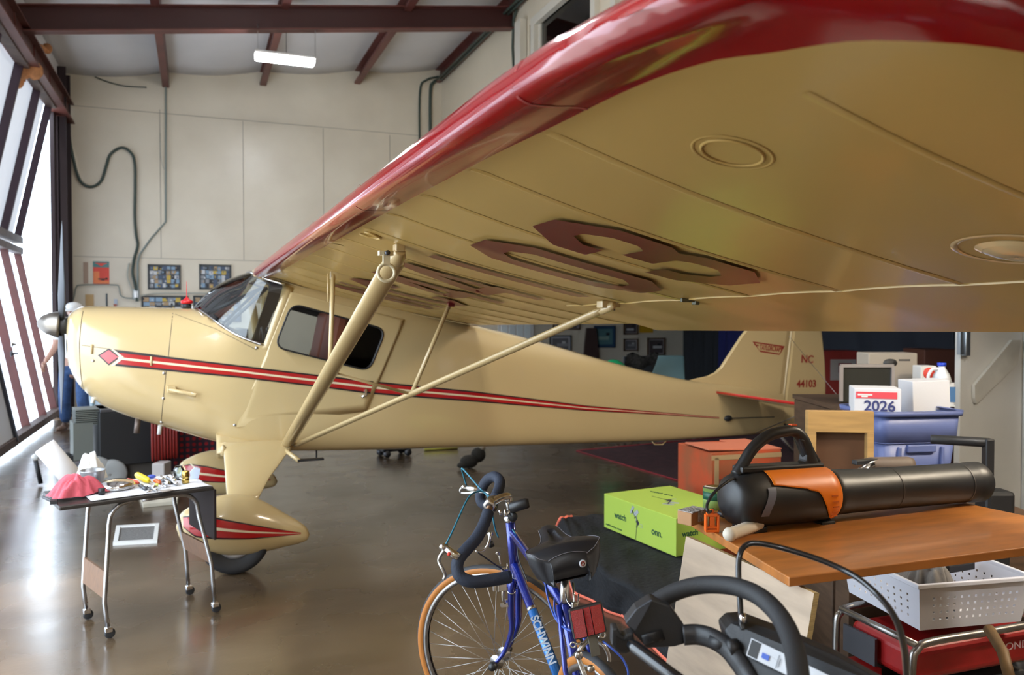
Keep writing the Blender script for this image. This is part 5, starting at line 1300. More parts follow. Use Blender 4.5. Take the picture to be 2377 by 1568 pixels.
def crumple(name, px, py, sx, sy, sz, m, label, cat, seed, rot=0, base=TT_TOP):
    rr = random.Random(seed); b = MB(); N, M = 72, 30
    ph = [rr.uniform(0, 6.3) for _ in range(8)]
    def fn(a, t):
        an = 2 * PI * a; k = t
        r = 1 + .16 * math.sin(3 * an + ph[0]) + .08 * math.sin(7 * an + ph[1])
        z = (1 - k ** 2.2) * (1 + .28 * math.sin(5 * an + ph[2] + 4 * k) * k + .22 * math.sin(2 * an + ph[3])) + .12 * math.sin(9 * k + ph[4] + 2 * an) * k * (1 - k)
        fo = .30 * abs(math.sin(2.5 * an + 3 * k + ph[5])) + .18 * abs(math.sin(6 * an - 5 * k + ph[6])) - .25
        z += fo * k * (1.15 - k) * 2.2; r *= 1 + .10 * math.sin(11 * an + ph[7]) * k
        return (sx * r * k * math.cos(an) * (1 + .1 * fo), sy * r * k * math.sin(an), max(.002, sz * z + .003))
    b.grid(fn, N, M); o = b.build(name, m, weld=True); p = at_z(px, py, base); o.location = (p.x, p.y, base); o.rotation_euler = (0, 0, rot); return tag(o, label, cat)
crumple('pink_rag', 176, 1150, .125, .075, .085, mat('pink_red_cloth', (.60, .10, .13), .9, bump=.5, bscale=25), 'crumpled pink-red rag at the left end of the tool table', 'rag', 3, .3)
crumple('paper_towel', 212, 1115, .085, .06, .12, mat('crumpled_white_paper', (.72, .70, .66), .9, bump=.6, bscale=20), 'crumpled white paper towel between the roll and the pink rag', 'paper towel', 8, .9)
# chrome pan
p = tt(268, 1134); t = thing('pan_lid', 'round polished metal lid with a pale handle on the tool table', 'lid', tuple(p))
b = MB(); b.lathe([(.095, .012), (.097, .016), (.085, .030), (.055, .042), (.0, .048)], (0, 0, 0), n=36); b.lathe([(.075, .0), (.09, .002), (.095, .012), (.0, .014)], (0, 0, 0), n=36); b.build('dish', CHROME, t)
b = MB(); b.box((-.13, -.02, .02), (.08, .022, .012), rot=.2); b.build('handle', flat('pale_handle', (.62, .55, .48)), t, bevel=.003)
def rod(name, p0, p1, r, m, label, cat, parts=None, n=10):
    b = MB(); a, c = Vector(p0), Vector(p1); b.tube([a, a.lerp(c, .5), c], r, n); o = b.build(name, m); return tag(recenter(o), label, cat)
def screwdriver(p0, p1, p2, r, m, label):
    a, c, e = Vector(p0), Vector(p1), Vector(p2); root = thing('screwdriver', label, 'screwdriver', tuple((a + e) / 2)); 
    b = MB(); b.tube([a, a.lerp(c, .1), a.lerp(c, .8), c], [r * .8, r, r, r * .6], 8); b.build('handle', m, root, world=True)
    b = MB(); b.tube([c, e], .003, 6); b.build('shaft', CHROME, root, world=True)
screwdriver(tt(318, 1112, .022), tt(345, 1124, .016), tt(378, 1134, .006), .018, flat('yellow_handle', (.75, .58, .02), .3), 'screwdriver with a fat clear yellow handle on the tool table')
screwdriver(tt(296, 1119, .012), tt(322, 1126, .010), tt(340, 1133, .006), .010, flat('red_handle', (.65, .08, .04), .3), 'screwdriver with an orange-red handle beside the polished lid')
screwdriver(tt(360, 1122, .014), tt(372, 1127, .012), tt(385, 1134, .006), .012, flat('red_yellow_handle', (.55, .10, .02), .3), 'short stubby red screwdriver right of the yellow one')
b = MB(); b.sphere((0, 0, .012), .014, 12, 0, (1.6, .8, .8)); o = b.build('blue_wire_nut', flat('blue_plastic', (.06, .10, .5), .3)); o.location = tt(352, 1112); tag(o, 'small translucent blue plastic piece behind the yellow screwdriver', 'plastic piece')
b = MB(); b.sphere((0, 0, .010), .011, 12, 0, (1.2, .9, .9)); o = b.build('lime_cap', flat('lime_plastic', (.55, .6, .12), .3)); o.location = tt(364, 1131); tag(o, 'small lime green cap beside the stubby red screwdriver', 'cap')
p = tt(431, 1122); b = MB(); b.lathe([(0, 0), (.018, 0), (.019, .02), (.017, .025), (.019, .03), (.019, .062), (.016, .066), (0, .066)], (0, 0, 0), n=20); o = b.build('brass_fitting', mat('polished_brass', (.55, .38, .10), .2, 1.0)); o.location = p; tag(o, 'upright brass cylinder fitting at the right of the tools', 'fitting')
p = tt(415, 1112); b = MB(); b.lathe([(0, 0), (.026, 0), (.027, .055), (.020, .062), (.020, .07), (.018, .062), (.022, .055), (.022, .004), (0, .004)], (0, 0, 0), n=20); o = b.build('glass_jar', GLASS); o.location = p; tag(o, 'small clear glass jar behind the brass fitting', 'jar')
p = tt(452, 1112); b = MB(); b.prism([Vector((-.02, 0, 0)), Vector((.02, 0, 0)), Vector((.03, .0, .05)), Vector((0, 0, .06)), Vector((-.025, 0, .035))], (0, .03, 0)); o = b.build('folded_tissue', flat('pale_blue_tissue', (.55, .62, .75))); o.location = p; tag(o, 'pale blue-white folded tissue at the right end of the tool table', 'tissue')
# small steel tools
rt = random.Random(5)
for k, (x0_, y0_, x1_, y1_, r, mm, nm_, lb, ct) in enumerate([
    (218, 1110, 230, 1143, .007, CHROME, 'ratchet_handle', 'bright steel rod with a black end standing beside the pink rag', 'tool'),
    (325, 1132, 338, 1140, .010, DARKSTEEL, 'dark_pliers', 'dark handled pliers between the lid and the yellow screwdriver', 'pliers'),
    (345, 1130, 362, 1141, .006, CHROME, 'spanner', 'short chrome spanner in front of the yellow screwdriver', 'spanner'),
    (372, 1110, 392, 1125, .008, STEEL, 'steel_socket_bar', 'steel socket bar behind the stubby screwdriver', 'tool'),
    (388, 1112, 410, 1128, .009, STEEL, 'steel_punch', 'thick steel punch left of the brass fitting', 'punch'),
    (380, 1128, 398, 1124, .007, BLACK, 'black_grip', 'small black rubber grip among the steel tools', 'grip'),
    (340, 1145, 372, 1136, .004, CHROME, 'thin_wrench', 'thin flat wrench lying at the near edge of the tool table', 'wrench'),
    (398, 1106, 425, 1116, .006, CHROME, 'drift_pin', 'slim chrome drift at the back of the tool table', 'pin'),
    (425, 1092, 436, 1108, .004, flat('pale_wood_stick', (.6, .45, .25)), 'wooden_stick', 'thin pale wooden stick leaning by the brass fitting', 'stick')]):
    rod(nm_, tt(x0_, y0_, .03 if k in (0, 8) else r), tt(x1_, y1_, .012 if k in (0, 8) else r), r, mm, lb, ct)
b = MB(); b.lathe([(0, 0), (.016, 0), (.016, .03), (0, .03)], (0, 0, 0), n=14); o = b.build('black_socket', BLACK); o.location = tt(236, 1148); tag(o, 'black ended socket at the foot of the bright steel rod', 'socket')
for k, (px, py) in enumerate(((375, 1118), (384, 1131), (396, 1118), (404, 1122), (352, 1137), (362, 1138))):
    b = MB(); b.lathe([(.004, 0), (.012, 0), (.012, .022), (.008, .024), (.004, .024)], (0, 0, 0), n=14); o = b.build('steel_socket', CHROME if k % 2 else STEEL); o.location = tt(px, py); o.rotation_euler = (1.2 if k % 3 else 0, 0, k)
    if k % 3: o.location.z += .012
    tag(o, 'small steel socket among the tools on the rolling table', 'socket', 'steel sockets on the tool table')
b = MB(); b.box((0, 0, .004), (.06, .045, .003), rot=.5); o = b.build('metal_plate', flat('dull_plate', (.32, .28, .25), .5)); o.location = tt(386, 1141); tag(o, 'flat grey metal plate overhanging the near edge of the tool table', 'plate')
b = MB(); b.tube([tt(100, 1150, -.01) * 1, tt(118, 1163, .0), tt(128, 1165, 0)], .007, 8); b.box(tt(125, 1166, .0), (.03, .02, .02)); tag(recenter(b.build('black_clamp', BLACK)), 'black clamp sticking out at the left end of the tool table', 'clamp')

# ================================================================== BLANKET, BOXES
QUILT = mat('black_quilted_fabric', (.007, .008, .011), .9, noise=.4, nscale=30, bump=.9, bscale=35); HEM = mat('orange_red_binding', (.80, .17, .10), .8)
H0 = .28
tl = at_z(1304, 1208, H0); hm = [at_z(1335, 1378, 0), at_z(1443, 1435, 0), at_z(1556, 1540, 0), at_z(1640, 1640, 0)]
hm_far = at_z(1288, 1262, 0)
outr = [hm_far, hm[0], at_z(1385, 1408, 0), hm[1], hm[2], hm[3]]
def inner(p, k=.22): return p
top_edge = [tl, at_z(1345, 1290, H0), at_z(1395, 1330, H0), at_z(1460, 1370, H0), at_z(1560, 1440, H0), at_z(1640, 1520, H0)]
far = [at_z(px, py, H0) for px, py in ((1330, 1203), (1400, 1199), (1480, 1197), (1560, 1197), (1620, 1215), (1660, 1260))]
b = MB()
def rs(P, a): 
    x = a * (len(P) - 1); i = min(int(x), len(P) - 2); return Vector(P[i]).lerp(Vector(P[i + 1]), x - i)
def bl(a, t):
    o_, e_, f_ = rs(outr, a), rs(top_edge, a), rs(far, a)
    if t < .35: k = t / .35; p = o_.lerp(e_, k); p.z = H0 * (k ** .7) * 1.0 + .008
    else: k = (t - .35) / .65; p = e_.lerp(f_, k); p.z = H0
    p.z += .006 * math.sin(a * 34 + 3 * t) * math.sin(t * 20) + .004; p.x += .012 * math.sin(a * 22) * (1 - t)
    return p
b.grid(bl, 70, 40); bk = b.build('quilted_blanket', QUILT, solid=.008); tag(recenter(bk), 'black quilted moving blanket with orange hem draped behind the bicycle saddle', 'blanket')
b = MB(); loc = Vector(bk.location); b.tube([bl(k / 70, 0) - loc + Vector((0, 0, .006)) for k in range(71)], .019, 8, flat=.6); b.tube([bl(0, k / 14) - loc + Vector((-.006, 0, .004)) for k in range(15)], .012, 8); b.build('hem_binding', HEM, bk)
crc = (top_edge[2] + far[2]) / 2; t = thing('low_platform', 'low crate hidden under the black blanket', 'crate', (crc.x + .15, crc.y + .05, 0), -.15)
b = MB(); b.box((0, 0, .12), (.6, .8, .22)); b.build('body', flat('dark_crate', (.03, .025, .02)), t)
# green aerial box
LIME = mat('lime_green_card', (.35, .48, .07), .6, spec=.3); INK = flat('dark_green_ink', (.01, .07, .03), .6)
g0, g1 = at_z(1402, 1224, H0 + .022), at_z(1569, 1294, H0 + .022)
gb = at_z(1700, 1250, H0 + .01)
gd = (g1 - g0); gl = gd.length; gd.normalize(); gn = Vector((-gd.y, gd.x, 0)); ghh = .205; gdep = .50
GBX = thing('antenna_box', 'lime green aerial box printed with an antenna, standing on the black blanket', 'box', tuple((g0 + g1) / 2 + gn * gdep / 2), math.atan2(gd.y, gd.x))
b = MB(); b.box((0, 0, ghh / 2), (gl, gdep, ghh)); b.build('carton', LIME, GBX, bevel=.003)
def gp(x, z): return Vector((-gl / 2 + x * gl, -gdep / 2 - .0012, z * ghh))
text('watch_lettering', 'watch', .050, INK, GBX, gp(.165, .42), (1, 0, 0), (0, 0, 1), bold=.001); text('onn_lettering', 'onn.', .055, INK, GBX, gp(.69, .36), (1, 0, 0), (0, 0, 1), bold=.001)
text('fine_print', 'amplified outdoor antenna', .016, INK, GBX, gp(.03, .10), (1, 0, 0), (0, 0, 1))
def antenna_print(parent, org, X, Z, s, nm):
    b = MB(); O_ = Vector(org); N = X.cross(Z)
    def bar(x0_, z0_, x1_, z1_, w, mi=0):
        a, c = O_ + X * x0_ * s + Z * z0_ * s, O_ + X * x1_ * s + Z * z1_ * s; d = (c - a).normalized(); nn = d.cross(N) * w * s / 2
        b.prism([a + nn, c + nn, c - nn, a - nn], N * .0008, mi)
    bar(.05, .0, .10, .38, .012); bar(.10, .36, .13, .50, .05); bar(.08, .55, .20, .48, .08); bar(-.12, .80, .20, .52, .028)
    for k in range(5): x = -.16 + k * .06; z = .86 - k * .055; bar(x - .03, z - .10, x + .05, z + .08, .014, 0 if k % 2 else 1)
    bar(-.20, .72, -.04, .92, .07, 1); bar(.0, .70, .16, .84, .10, 1); bar(.18, .50, .36, .50, .008, 1); bar(.18, .42, .36, .42, .008, 1); bar(.36, .42, .36, .50, .008, 1)
    b.build(nm, [flat('antenna_black', (.02, .02, .03)), flat('antenna_grey', (.35, .38, .40))], parent)
antenna_print(GBX, gp(.46, .0), Vector((1, 0, 0)), Vector((0, 0, 1)), ghh * 1.0, 'antenna_picture')
antenna_print(GBX, Vector((-gl * .22, -gdep * .10, ghh + .0012)), Vector((0, 1, 0)), Vector((1, 0, 0)), .26, 'antenna_picture')
text('top_lettering', 'watch onn.', .04, INK, GBX, (-gl * .38, gdep * .05, ghh + .0012), (1, .25, 0), (0, 1, 0)); text('side_lettering', 'watch', .045, INK, GBX, (gl / 2 + .0012, -gdep * .42, ghh * .50), (0, 1, 0), (0, 0, 1), bold=.001)
# worn orange-red carton behind
ORC = mat('worn_orange_carton', (.46, .075, .028), .9, noise=.35, nscale=7, color2=(.30, .09, .04), spec=.2); Zb = 5.0
a, c = at_d(1576, 1049, Zb), at_d(1668, 1049, Zb - .12); e = at_d(1812, 1062, Zb + .35)
zt = .73
t = thing('worn_carton', 'worn orange-red cardboard carton behind the lime green box', 'box', (at_d(1690, 1100, Zb + .25).x, at_d(1690, 1100, Zb + .25).y, 0), -YAW + .28)
b = MB(); b.box((0, 0, zt / 2), (.50, .44, zt)); b.build('carton', ORC, t, bevel=.004)
b = MB(); b.box((-.08, -.05, zt + .012), (.36, .30, .008), rot=Matrix.Rotation(.04, 3, 'Y')); b.box((.16, -.0, zt + .006), (.2, .42, .006)); b.build('top_flaps', mat('faded_carton_flap', (.58, .17, .09), .8), t)
b = MB()
for (x, z, w, h) in ((-.16, .55, .10, .03), (.10, .52, .22, .022), (.08, .46, .20, .022), (-.17, .44, .08, .06), (.12, .62, .16, .03)): b.box((x, -.2215, z), (w, .002, h))
b.build('faded_print', flat('faded_dark_print', (.16, .03, .02), .8), t)
b = MB(); b.box((-.23 + .015, -.222, .5), (.03, .003, .40)); b.box((.0, -.222, .70), (.5, .003, .03)); b.build('tan_tape', flat('tan_tape', (.36, .24, .12)), t)
b = MB(); b.box((-.13, -.223, .56), (.02, .002, .028)); b.build('white_sticker', WHITE, t)

# ================================================================== WORK TABLE WITH THE BLOWER
WT = .96
t1, t2, t3, t4 = at_z(1575, 1188, WT), at_z(1832, 1341, WT), at_z(2377, 1272, WT), at_z(2112, 1141, WT)
TOPM = mat('orange_veneer_top', (.47, .17, .038), .35, noise=.30, nscale=5, stretch=(1.2, 6, 1), coat=.15)
dirx = (t3 - t2).normalized(); t4b = t4; e5 = at_z(2377, 1197, WT)
d5 = (e5 - t4).normalized(); den = d5.x * dirx.y - d5.y * dirx.x; k5 = ((t2.x - t4.x) * dirx.y - (t2.y - t4.y) * dirx.x) / den; t3b = t4 + d5 * k5
mid = (t1 + t2 + t3b + t4b) / 4
WTB = thing('work_table', 'orange wood-veneer work table carrying the leaf blower', 'table', (mid.x, mid.y, 0))
b = MB(); b.prism([t1, t2, t3b, t4b], (0, 0, -.024)); b.build('table_top', TOPM, WTB, world=True, bevel=.003)
# plywood end panel leaning under the left edge
PLY = mat('pale_birch_plywood', (.50, .385, .28), .6, noise=.25, nscale=3.5, stretch=(1, 1, 6)); PLYE = mat('plywood_edge', (.55, .42, .20), .6, noise=.3, nscale=10, stretch=(1, 30, 30))
pa, pb = at_z(1603, 1246, .925), at_z(1902, 1378, .925); sl = RGT * -.14
pa_b, pb_b = pa + sl - Vector((0, 0, .925)), pb + sl - Vector((0, 0, .925)); nrm = (pb - pa).cross(pa_b - pa).normalized() * .016
if nrm.y < 0: nrm = -nrm
b = MB(); b.add([pa, pb, pb_b, pa_b, pa + nrm, pb + nrm, pb_b + nrm, pa_b + nrm], [(0, 1, 2, 3), (7, 6, 5, 4), (0, 4, 5, 1), (1, 5, 6, 2), (2, 6, 7, 3), (3, 7, 4, 0)], mis=[0, 0, 1, 1, 1, 1])
b.build('end_panel', [PLY, PLYE], WTB, world=True)
for p in (t3b.lerp(mid, .03), t4.lerp(t1, .72).lerp(mid, .15)):
    b = MB(); b.box((p.x, p.y, .468), (.05, .05, .936)); b.build('leg', TOPM, WTB, world=True)
p = t1.lerp(mid, .35); b = MB(); b.box((p.x + .1, p.y, .468), (.05, .05, .936)); b.build('leg', TOPM, WTB, world=True)
# things on the table
def on_t(px, py, dz_=0): p = at_z(px, py, WT); return Vector((p.x, p.y, WT + .001 + dz_))
# leaf blower
B0, B1 = at_d(1722, 1152, 2.30), at_d(2272, 1111, 2.66); B0.z = WT + .090; B1.z = WT + .066
ax = (B1 - B0).normalized(); BLW = thing('leaf_blower', 'orange and black electric leaf blower lying on the work table', 'leaf blower', (B0.x, B0.y, WT))
sd = ax.cross(Vector((0, 0, 1))).normalized(); bu = sd.cross(ax)     # sd: towards the photographer's side
if sd.dot(FWD) > 0: sd = -sd
Lb = (B1 - B0).length
BPL = mat('matt_black_plastic', (.014, .014, .015), .42); OPL = mat('orange_plastic', (.80, .20, .008), .38)
b = MB(); b.lathe([(0, -.052), (.045, -.050), (.068, -.036), (.078, -.01), (.081, .03), (.083, .06), (.083, .20), (.082, .27), (.078, .300)], B0, ax, 40); b.build('motor_housing', BPL, BLW, world=True)
b = MB(); b.lathe([(.074, .295), (.069, .33), (.0665, .40), (.065, .60), (.064, Lb - .06), (.066, Lb - .055), (.066, Lb - .01), (.060, Lb), (.055, Lb - .01), (.055, .5)], B0, ax, 40); b.build('blower_tube', BPL, BLW, world=True)
for x_ in (.557, Lb - .10): b = MB(); b.lathe([(.0662, x_), (.0668, x_ + .002), (.0662, x_ + .004)], B0, ax, 40, cap=False); b.build('tube_joint', flat('grey_scuff_line', (.05, .045, .04)), BLW, world=True)
def surf(a, x, r): return B0 + ax * x + (sd * math.cos(a) + bu * math.sin(a)) * r
# orange shell: upper side panel running into a ring at the front
b = MB()
def osh(u, t):
    x = lerp(.055, .300, u); lo = lerp(.62, .42, min(1, u / .45)) if u < .5 else (cr(u, [(.5, .36), (.62, .28), (.72, -.15), (.85, -.70), (1, -1.05)])); hi = PI - lo * 1.0 if u < .5 else PI - lo
    a = lerp(lo, hi, t); r = (.0855 if u < .9 else lerp(.0855, .078, (u - .9) / .1)) + .0015
    return surf(a, x + .02 * (0), r)
b.grid(osh, 30, 40); b.build('orange_shell', OPL, BLW, world=True, solid=.002)
b = MB()
for k in range(5): b.box(surf(.12 - .19 * k, .262 + .004 * k, .0875), (.022, .003, .004), rot=Matrix((ax, sd, bu)).transposed())
b.build('cooling_ribs', flat('deep_orange', (.50, .10, .004)), BLW, world=True)
b = MB(); b.grid(lambda u, t: surf(lerp(.55, -.45, t), lerp(.020, .048, u) + .012 * math.cos(t * PI), .0838), 4, 20); b.build('rating_label', flat('grey_blue_label', (.12, .13, .18), .4), BLW, world=True)
for x in (-.0, .25): b = MB(); b.box(surf(-PI / 2, x + .03, .082), (.05, .10, .018), rot=Matrix((ax, sd, bu)).transposed()); b.build('foot', BPL, BLW, world=True, bevel=.004)
b = MB(); b.box(surf(PI / 2, .13, .086), (.30, .05, .02), rot=Matrix((ax, sd, bu)).transposed()); b.build('handle_base', BPL, BLW, world=True, bevel=.006)
hp = [(-.022, .070), (.0, .100), (.035, .145), (.085, .178), (.14, .190), (.185, .190), (.215, .165), (.235, .125), (.25, .085)]
b = MB(); b.tube(smooth_path([B0 + ax * x + bu * z for x, z in hp], 8), [.017] * 40 + [lerp(.017, .024, k / 24) for k in range(25)], 14); b.build('grip_handle', BPL, BLW, world=True)
b = MB(); b.prism([B0 + ax * x + bu * z - sd * .018 for x, z in ((.19, .17), (.222, .17), (.275, .10), (.272, .07), (.18, .07), (.19, .085), (.215, .10), (.218, .12), (.20, .155))], sd * .036); b.build('handle_post', BPL, BLW, world=True, bevel=.006)
b = MB(); b.box(B0 + ax * .178 + bu * .208, (.022, .015, .008), rot=Matrix((ax, sd, bu)).transposed()); b.build('trigger_lock', flat('red_orange_switch', (.7, .09, .01)), BLW, world=True, bevel=.002)
b = MB(); b.tube(smooth_path([B0 + ax * -.025 + bu * .06, at_d(1690, 1118, 2.20), at_d(1660, 1142, 2.16), at_d(1642, 1170, 2.14), at_d(1644, 1190, 2.14), on_t(1655, 1207, .03)], 8), .0042, 8); b.build('cord', BLACK, BLW, world=True)
pl_ = on_t(1652, 1236); b = MB()
R3 = Matrix((RGT, Vector((RGT.y, -RGT.x, 0)) * -1, Vector((0, 0, 1)))).transposed()
for q in (((-.017, 0, .026), (.006, .02, .048)), ((.017, 0, .026), (.006, .02, .048)), ((0, 0, .004), (.038, .02, .008)), ((0, 0, .014), (.030, .018, .006)), ((0, 0, .050), (.030, .02, .010)), ((0, 0, .032), (.014, .016, .03)), ((0, 0, .058), (.010, .012, .014))):
    b.box(pl_ + R3 @ Vector(q[0]), q[1], rot=R3)
b.build('plug_retainer', flat('bright_orange_hook', (.80, .13, .01), .4), BLW, world=True, bevel=.0015)
b = MB(); b.tube([on_t(1668, 1202, .012), on_t(1712, 1212, .014)], [.010, .015], 10); b.box(on_t(1722, 1212, .016), (.05, .04, .03), rot=.4); b.build('plug', BPL, BLW, world=True, bevel=.003)
# white moulded grip
a, c = on_t(1686, 1262, .020), on_t(1765, 1232, .020); b = MB(); n = 22
pth = [a.lerp(c, k / n) for k in range(n + 1)]; rr_ = [.006 if k in (0, n) else (.017 if k in (1, n - 1) else (.0195 if k in (2, n - 2) else .0165 + .0016 * (k % 2))) for k in range(n + 1)]
b.tube(pth, rr_, 16); tag(recenter(b.build('white_grip', mat('ivory_rubber', (.66, .60, .50), .6))), 'white ribbed rubber grip on the near edge of the work table', 'grip')
# taped box and tin
p = on_t(1606, 1216); t = thing('taped_box', 'little cardboard box under clear tape at the left corner of the work table', 'box', tuple(p), .35)
b = MB(); b.box((0, 0, .020), (.075, .05, .038)); b.build('body', mat('kraft_card', (.45, .24, .11), .7), t, bevel=.002); b = MB(); b.box((.004, 0, .040), (.076, .052, .003)); b.box((.01, -.026, .024), (.03, .002, .03)); b.build('clear_tape', mat('crinkled_tape', (.45, .42, .40), .2, bump=1, bscale=80), t)
p = at_z(1661, 1180, WT); t = thing('food_tin', 'short tin with a dark and light green label at the back of the work table', 'tin', (p.x, p.y, WT + .001))
b = MB(); b.lathe([(0, 0), (.040, 0), (.040, .066), (.0385, .064), (.0, .063)], (0, 0, 0), n=28, mis=[0, 1, 0, 0]); b.build('can', [CHROME, flat('light_green_label', (.20, .32, .08))], t)
b = MB(); b.lathe([(.0405, .030), (.0405, .055)], (0, 0, 0), n=28); b.build('label_band', flat('dark_green_label', (.01, .09, .05)), t)

# ================================================================== BEHIND THE WORK TABLE
BRN = mat('brown_cabinet_boards', (.09, .05, .028), .6, noise=.4, nscale=5, stretch=(1, 1, 8))
CABZ = .66; cc = at_d(2105, 1000, 4.12); t = thing('low_cabinet', 'brown wooden cabinet behind the work table, under the blue bin', 'cabinet', (cc.x, cc.y, 0), -YAW)
b = MB(); b.box((-.1, 0, CABZ / 2), (1.0, 1.1, CABZ)); b.build('carcass', BRN, t, bevel=.004)
for k in range(3): b = MB(); b.box((-.1, -.56, .12 + .2 * k), (.94, .02, .18)); b.build('board', BRN, t, bevel=.004)
# blue bin
BIN = mat('slate_blue_plastic', (.115, .15, .34), .42)
c = at_d(2088, 940, 4.25); t = thing('storage_bin', 'slate blue plastic storage bin full of white boxes', 'bin', (c.x, c.y, CABZ + .002), -YAW + .15)
BH = at_d(2080, 952, 4.15).z - CABZ; bw, bd = .46, .38
b = MB()
def rr_box(b, w0, d0, z0, w1, d1, z1, r, mi=0, n=6):
    ring = []
    for (w, d, z) in ((w0, d0, z0), (w1, d1, z1)):
        for (sx, sy, a0) in ((1, 1, 0), (-1, 1, 90), (-1, -1, 180), (1, -1, 270)):
            for k in range(n + 1): an = math.radians(a0 + 90 * k / n); ring.append((sx * (w / 2 - r) + r * math.cos(an), sy * (d / 2 - r) + r * math.sin(an), z))
    N = 4 * (n + 1); b.add(ring, [(i, (i + 1) % N, (i + 1) % N + N, i + N) for i in range(N)], mi, True); return N
rr_box(b, bw * .82, bd * .8, 0, bw * .93, bd * .93, BH * .62, .05); rr_box(b, bw * .96, bd * .96, BH * .62, bw, bd, BH * .96, .05); rr_box(b, bw * .93, bd * .93, BH * .62, bw * .96, bd * .96, BH * .63, .05); N_ = rr_box(b, bw * .8, bd * .8, .004, bw * .82, bd * .8, .006, .05)
b.box((0, 0, .006), (bw * .78, bd * .76, .01)); b.build('tub', BIN, t, solid=.003)
b = MB(); rr_box(b, bw + .03, bd + .03, BH * .94, bw + .035, bd + .035, BH, .06); rr_box(b, bw - .01, bd - .01, BH, bw + .035, bd + .035, BH + .001, .06); b.build('rim', BIN, t, solid=.004)
b = MB()
for x in (-.12, .12): b.box((x, -bd / 2 * .93, BH * .33), (.02, .02, BH * .5))
b.box((0, -bd / 2 * .95, BH * .56), (.16, .02, .04)); b.box((bw / 2 * .98, 0, BH * .82), (.03, .16, .09)); b.build('moulded_handle', BIN, t, bevel=.006)
WBX = mat('white_file_box', (.66, .66, .68), .6)
def wbox(px, py, Z, w, d, h, tilt, rot, label, name='white_box'):
    c = at_d(px, py, Z); t = thing(name, label, 'box', (c.x, c.y, CABZ + BH - .12), rot)
    b = MB(); b.box((0, 0, h / 2), (w, d, h), rot=Matrix.Rotation(tilt, 3, 'Y')); b.build('carton', WBX, t, bevel=.004); return t
t = wbox(2030, 900, 4.20, .225, .20, .235, .0, -YAW - .28, 'white office box marked 2026 with a red band, in the blue bin', 'paper_box')
RB = flat('coral_red_band', (.70, .07, .09)); b = MB(); b.box((-.005, -.1015, .200), (.195, .002, .034)); b.build('red_band', RB, t)
text('year_lettering', '2026', .075, flat('navy_marker', (.04, .05, .16)), t, (-.065, -.1025, .120), (1, .0, 0), (0, 0, 1), bold=.0015)
b = MB(); b.box((-.06, -.103, .202), (.07, .001, .008)); b.box((-.062, -.103, .193), (.03, .001, .008)); b.build('badge_print', WHITE, t)
b = MB(); b.box((.114, .0 - .03, .15), (.002, .03, .012)); b.box((.114, .05, .15), (.002, .02, .012)); b.build('side_print', flat('grey_ink', (.2, .2, .2)), t)
t = wbox(2145, 905, 4.38, .20, .17, .26, -.04, -YAW - .02, 'plain white open-topped box at the right in the blue bin', 'white_box')
# wooden framed tray standing on end
FW_ = mat('pale_pine', (.55, .33, .12), .5, noise=.25, nscale=4, stretch=(1, 1, 8)); c = at_d(1948, 1000, 3.75); fz = at_d(1948, 955, 3.75).z
t = thing('pine_tray', 'pale pine frame with a brown back panel standing on edge beside the blue bin', 'frame', (c.x, c.y, CABZ + .002), -YAW - .10); fh = fz - CABZ; fwid = .30
for (cx_, cz_2, sx_, sz_, nm_) in ((0, fh - .05, fwid, .10, 'top_rail'), (-fwid / 2 + .02, (fh - .1) / 2, .04, fh - .1, 'side_rail'), (fwid / 2 - .015, (fh - .1) / 2, .03, fh - .1, 'side_rail')):
    b = MB(); b.box((cx_, 0, cz_2), (sx_, .05 if nm_ == 'side_rail' else .045, sz_)); b.build(nm_, FW_, t, bevel=.002)
b = MB(); b.box((0, .02, (fh - .1) / 2), (fwid - .05, .006, fh - .1)); b.build('back_panel', mat('brown_hardboard', (.11, .05, .022), .6), t)
c = at_d(1852, 1040, 3.9); b = MB(); pr = [(-.02, 0), (.10, 0), (.10, .34), (.06, .34), (.03, .30), (.02, .22)]; b.prism([Vector((x, 0, z)) for x, z in pr], (0, .012, 0)); o = b.build('curved_white_board', mat('greyish_white_board', (.42, .40, .36), .5)); o.location = (c.x, c.y, CABZ + .002); o.rotation_euler = (0, 0, -YAW); tag(o, 'curved greyish white board just left of the pine frame', 'board')
# tool roll and chrome clips on the cabinet
c = at_d(2065, 1072, 3.45); b = MB(); b.lathe([(0, -.1), (.03, -.1), (.034, -.08), (.036, .08), (.03, .1), (0, .1)], (0, 0, .035), RGT, 18); o = b.build('leather_roll', mat('brown_grey_leather', (.13, .095, .07), .6)); o.location = (c.x, c.y, c.z - .05); tag(o, 'brown-grey leather roll lying behind the leaf blower tube', 'roll')
zroll = c.z - .05; t = thing('riser_shelf', 'dark shelf holding the leather roll behind the blower', 'shelf', (c.x, c.y, 0), -YAW); b = MB(); b.box((0, 0, zroll - .012), (.42, .16, .02)); b.build('shelf_board', BRN, t)
for sx in (-.19, .19): b = MB(); b.box((sx, 0, (zroll - .02) / 2), (.02, .14, zroll - .022)); b.build('side_support', BRN, t)
c = at_d(2020, 1062, 3.42); t = thing('spring_clamp', 'chrome and black clamp lying beside the leather roll', 'clamp', (c.x, c.y, zroll)); b = MB(); b.tube([(-.09, -.03, .02), (-.04, -.02, .03), (.0, -.02, .045)], .010, 8); b.tube([(-.07, 0, .02), (0, 0, .05), (.10, 0, .06)], .008, 8); b.build('jaw', CHROME, t); b = MB(); b.box((.0, .01, .055), (.16, .03, .02)); b.build('body', BLACK, t, bevel=.004)
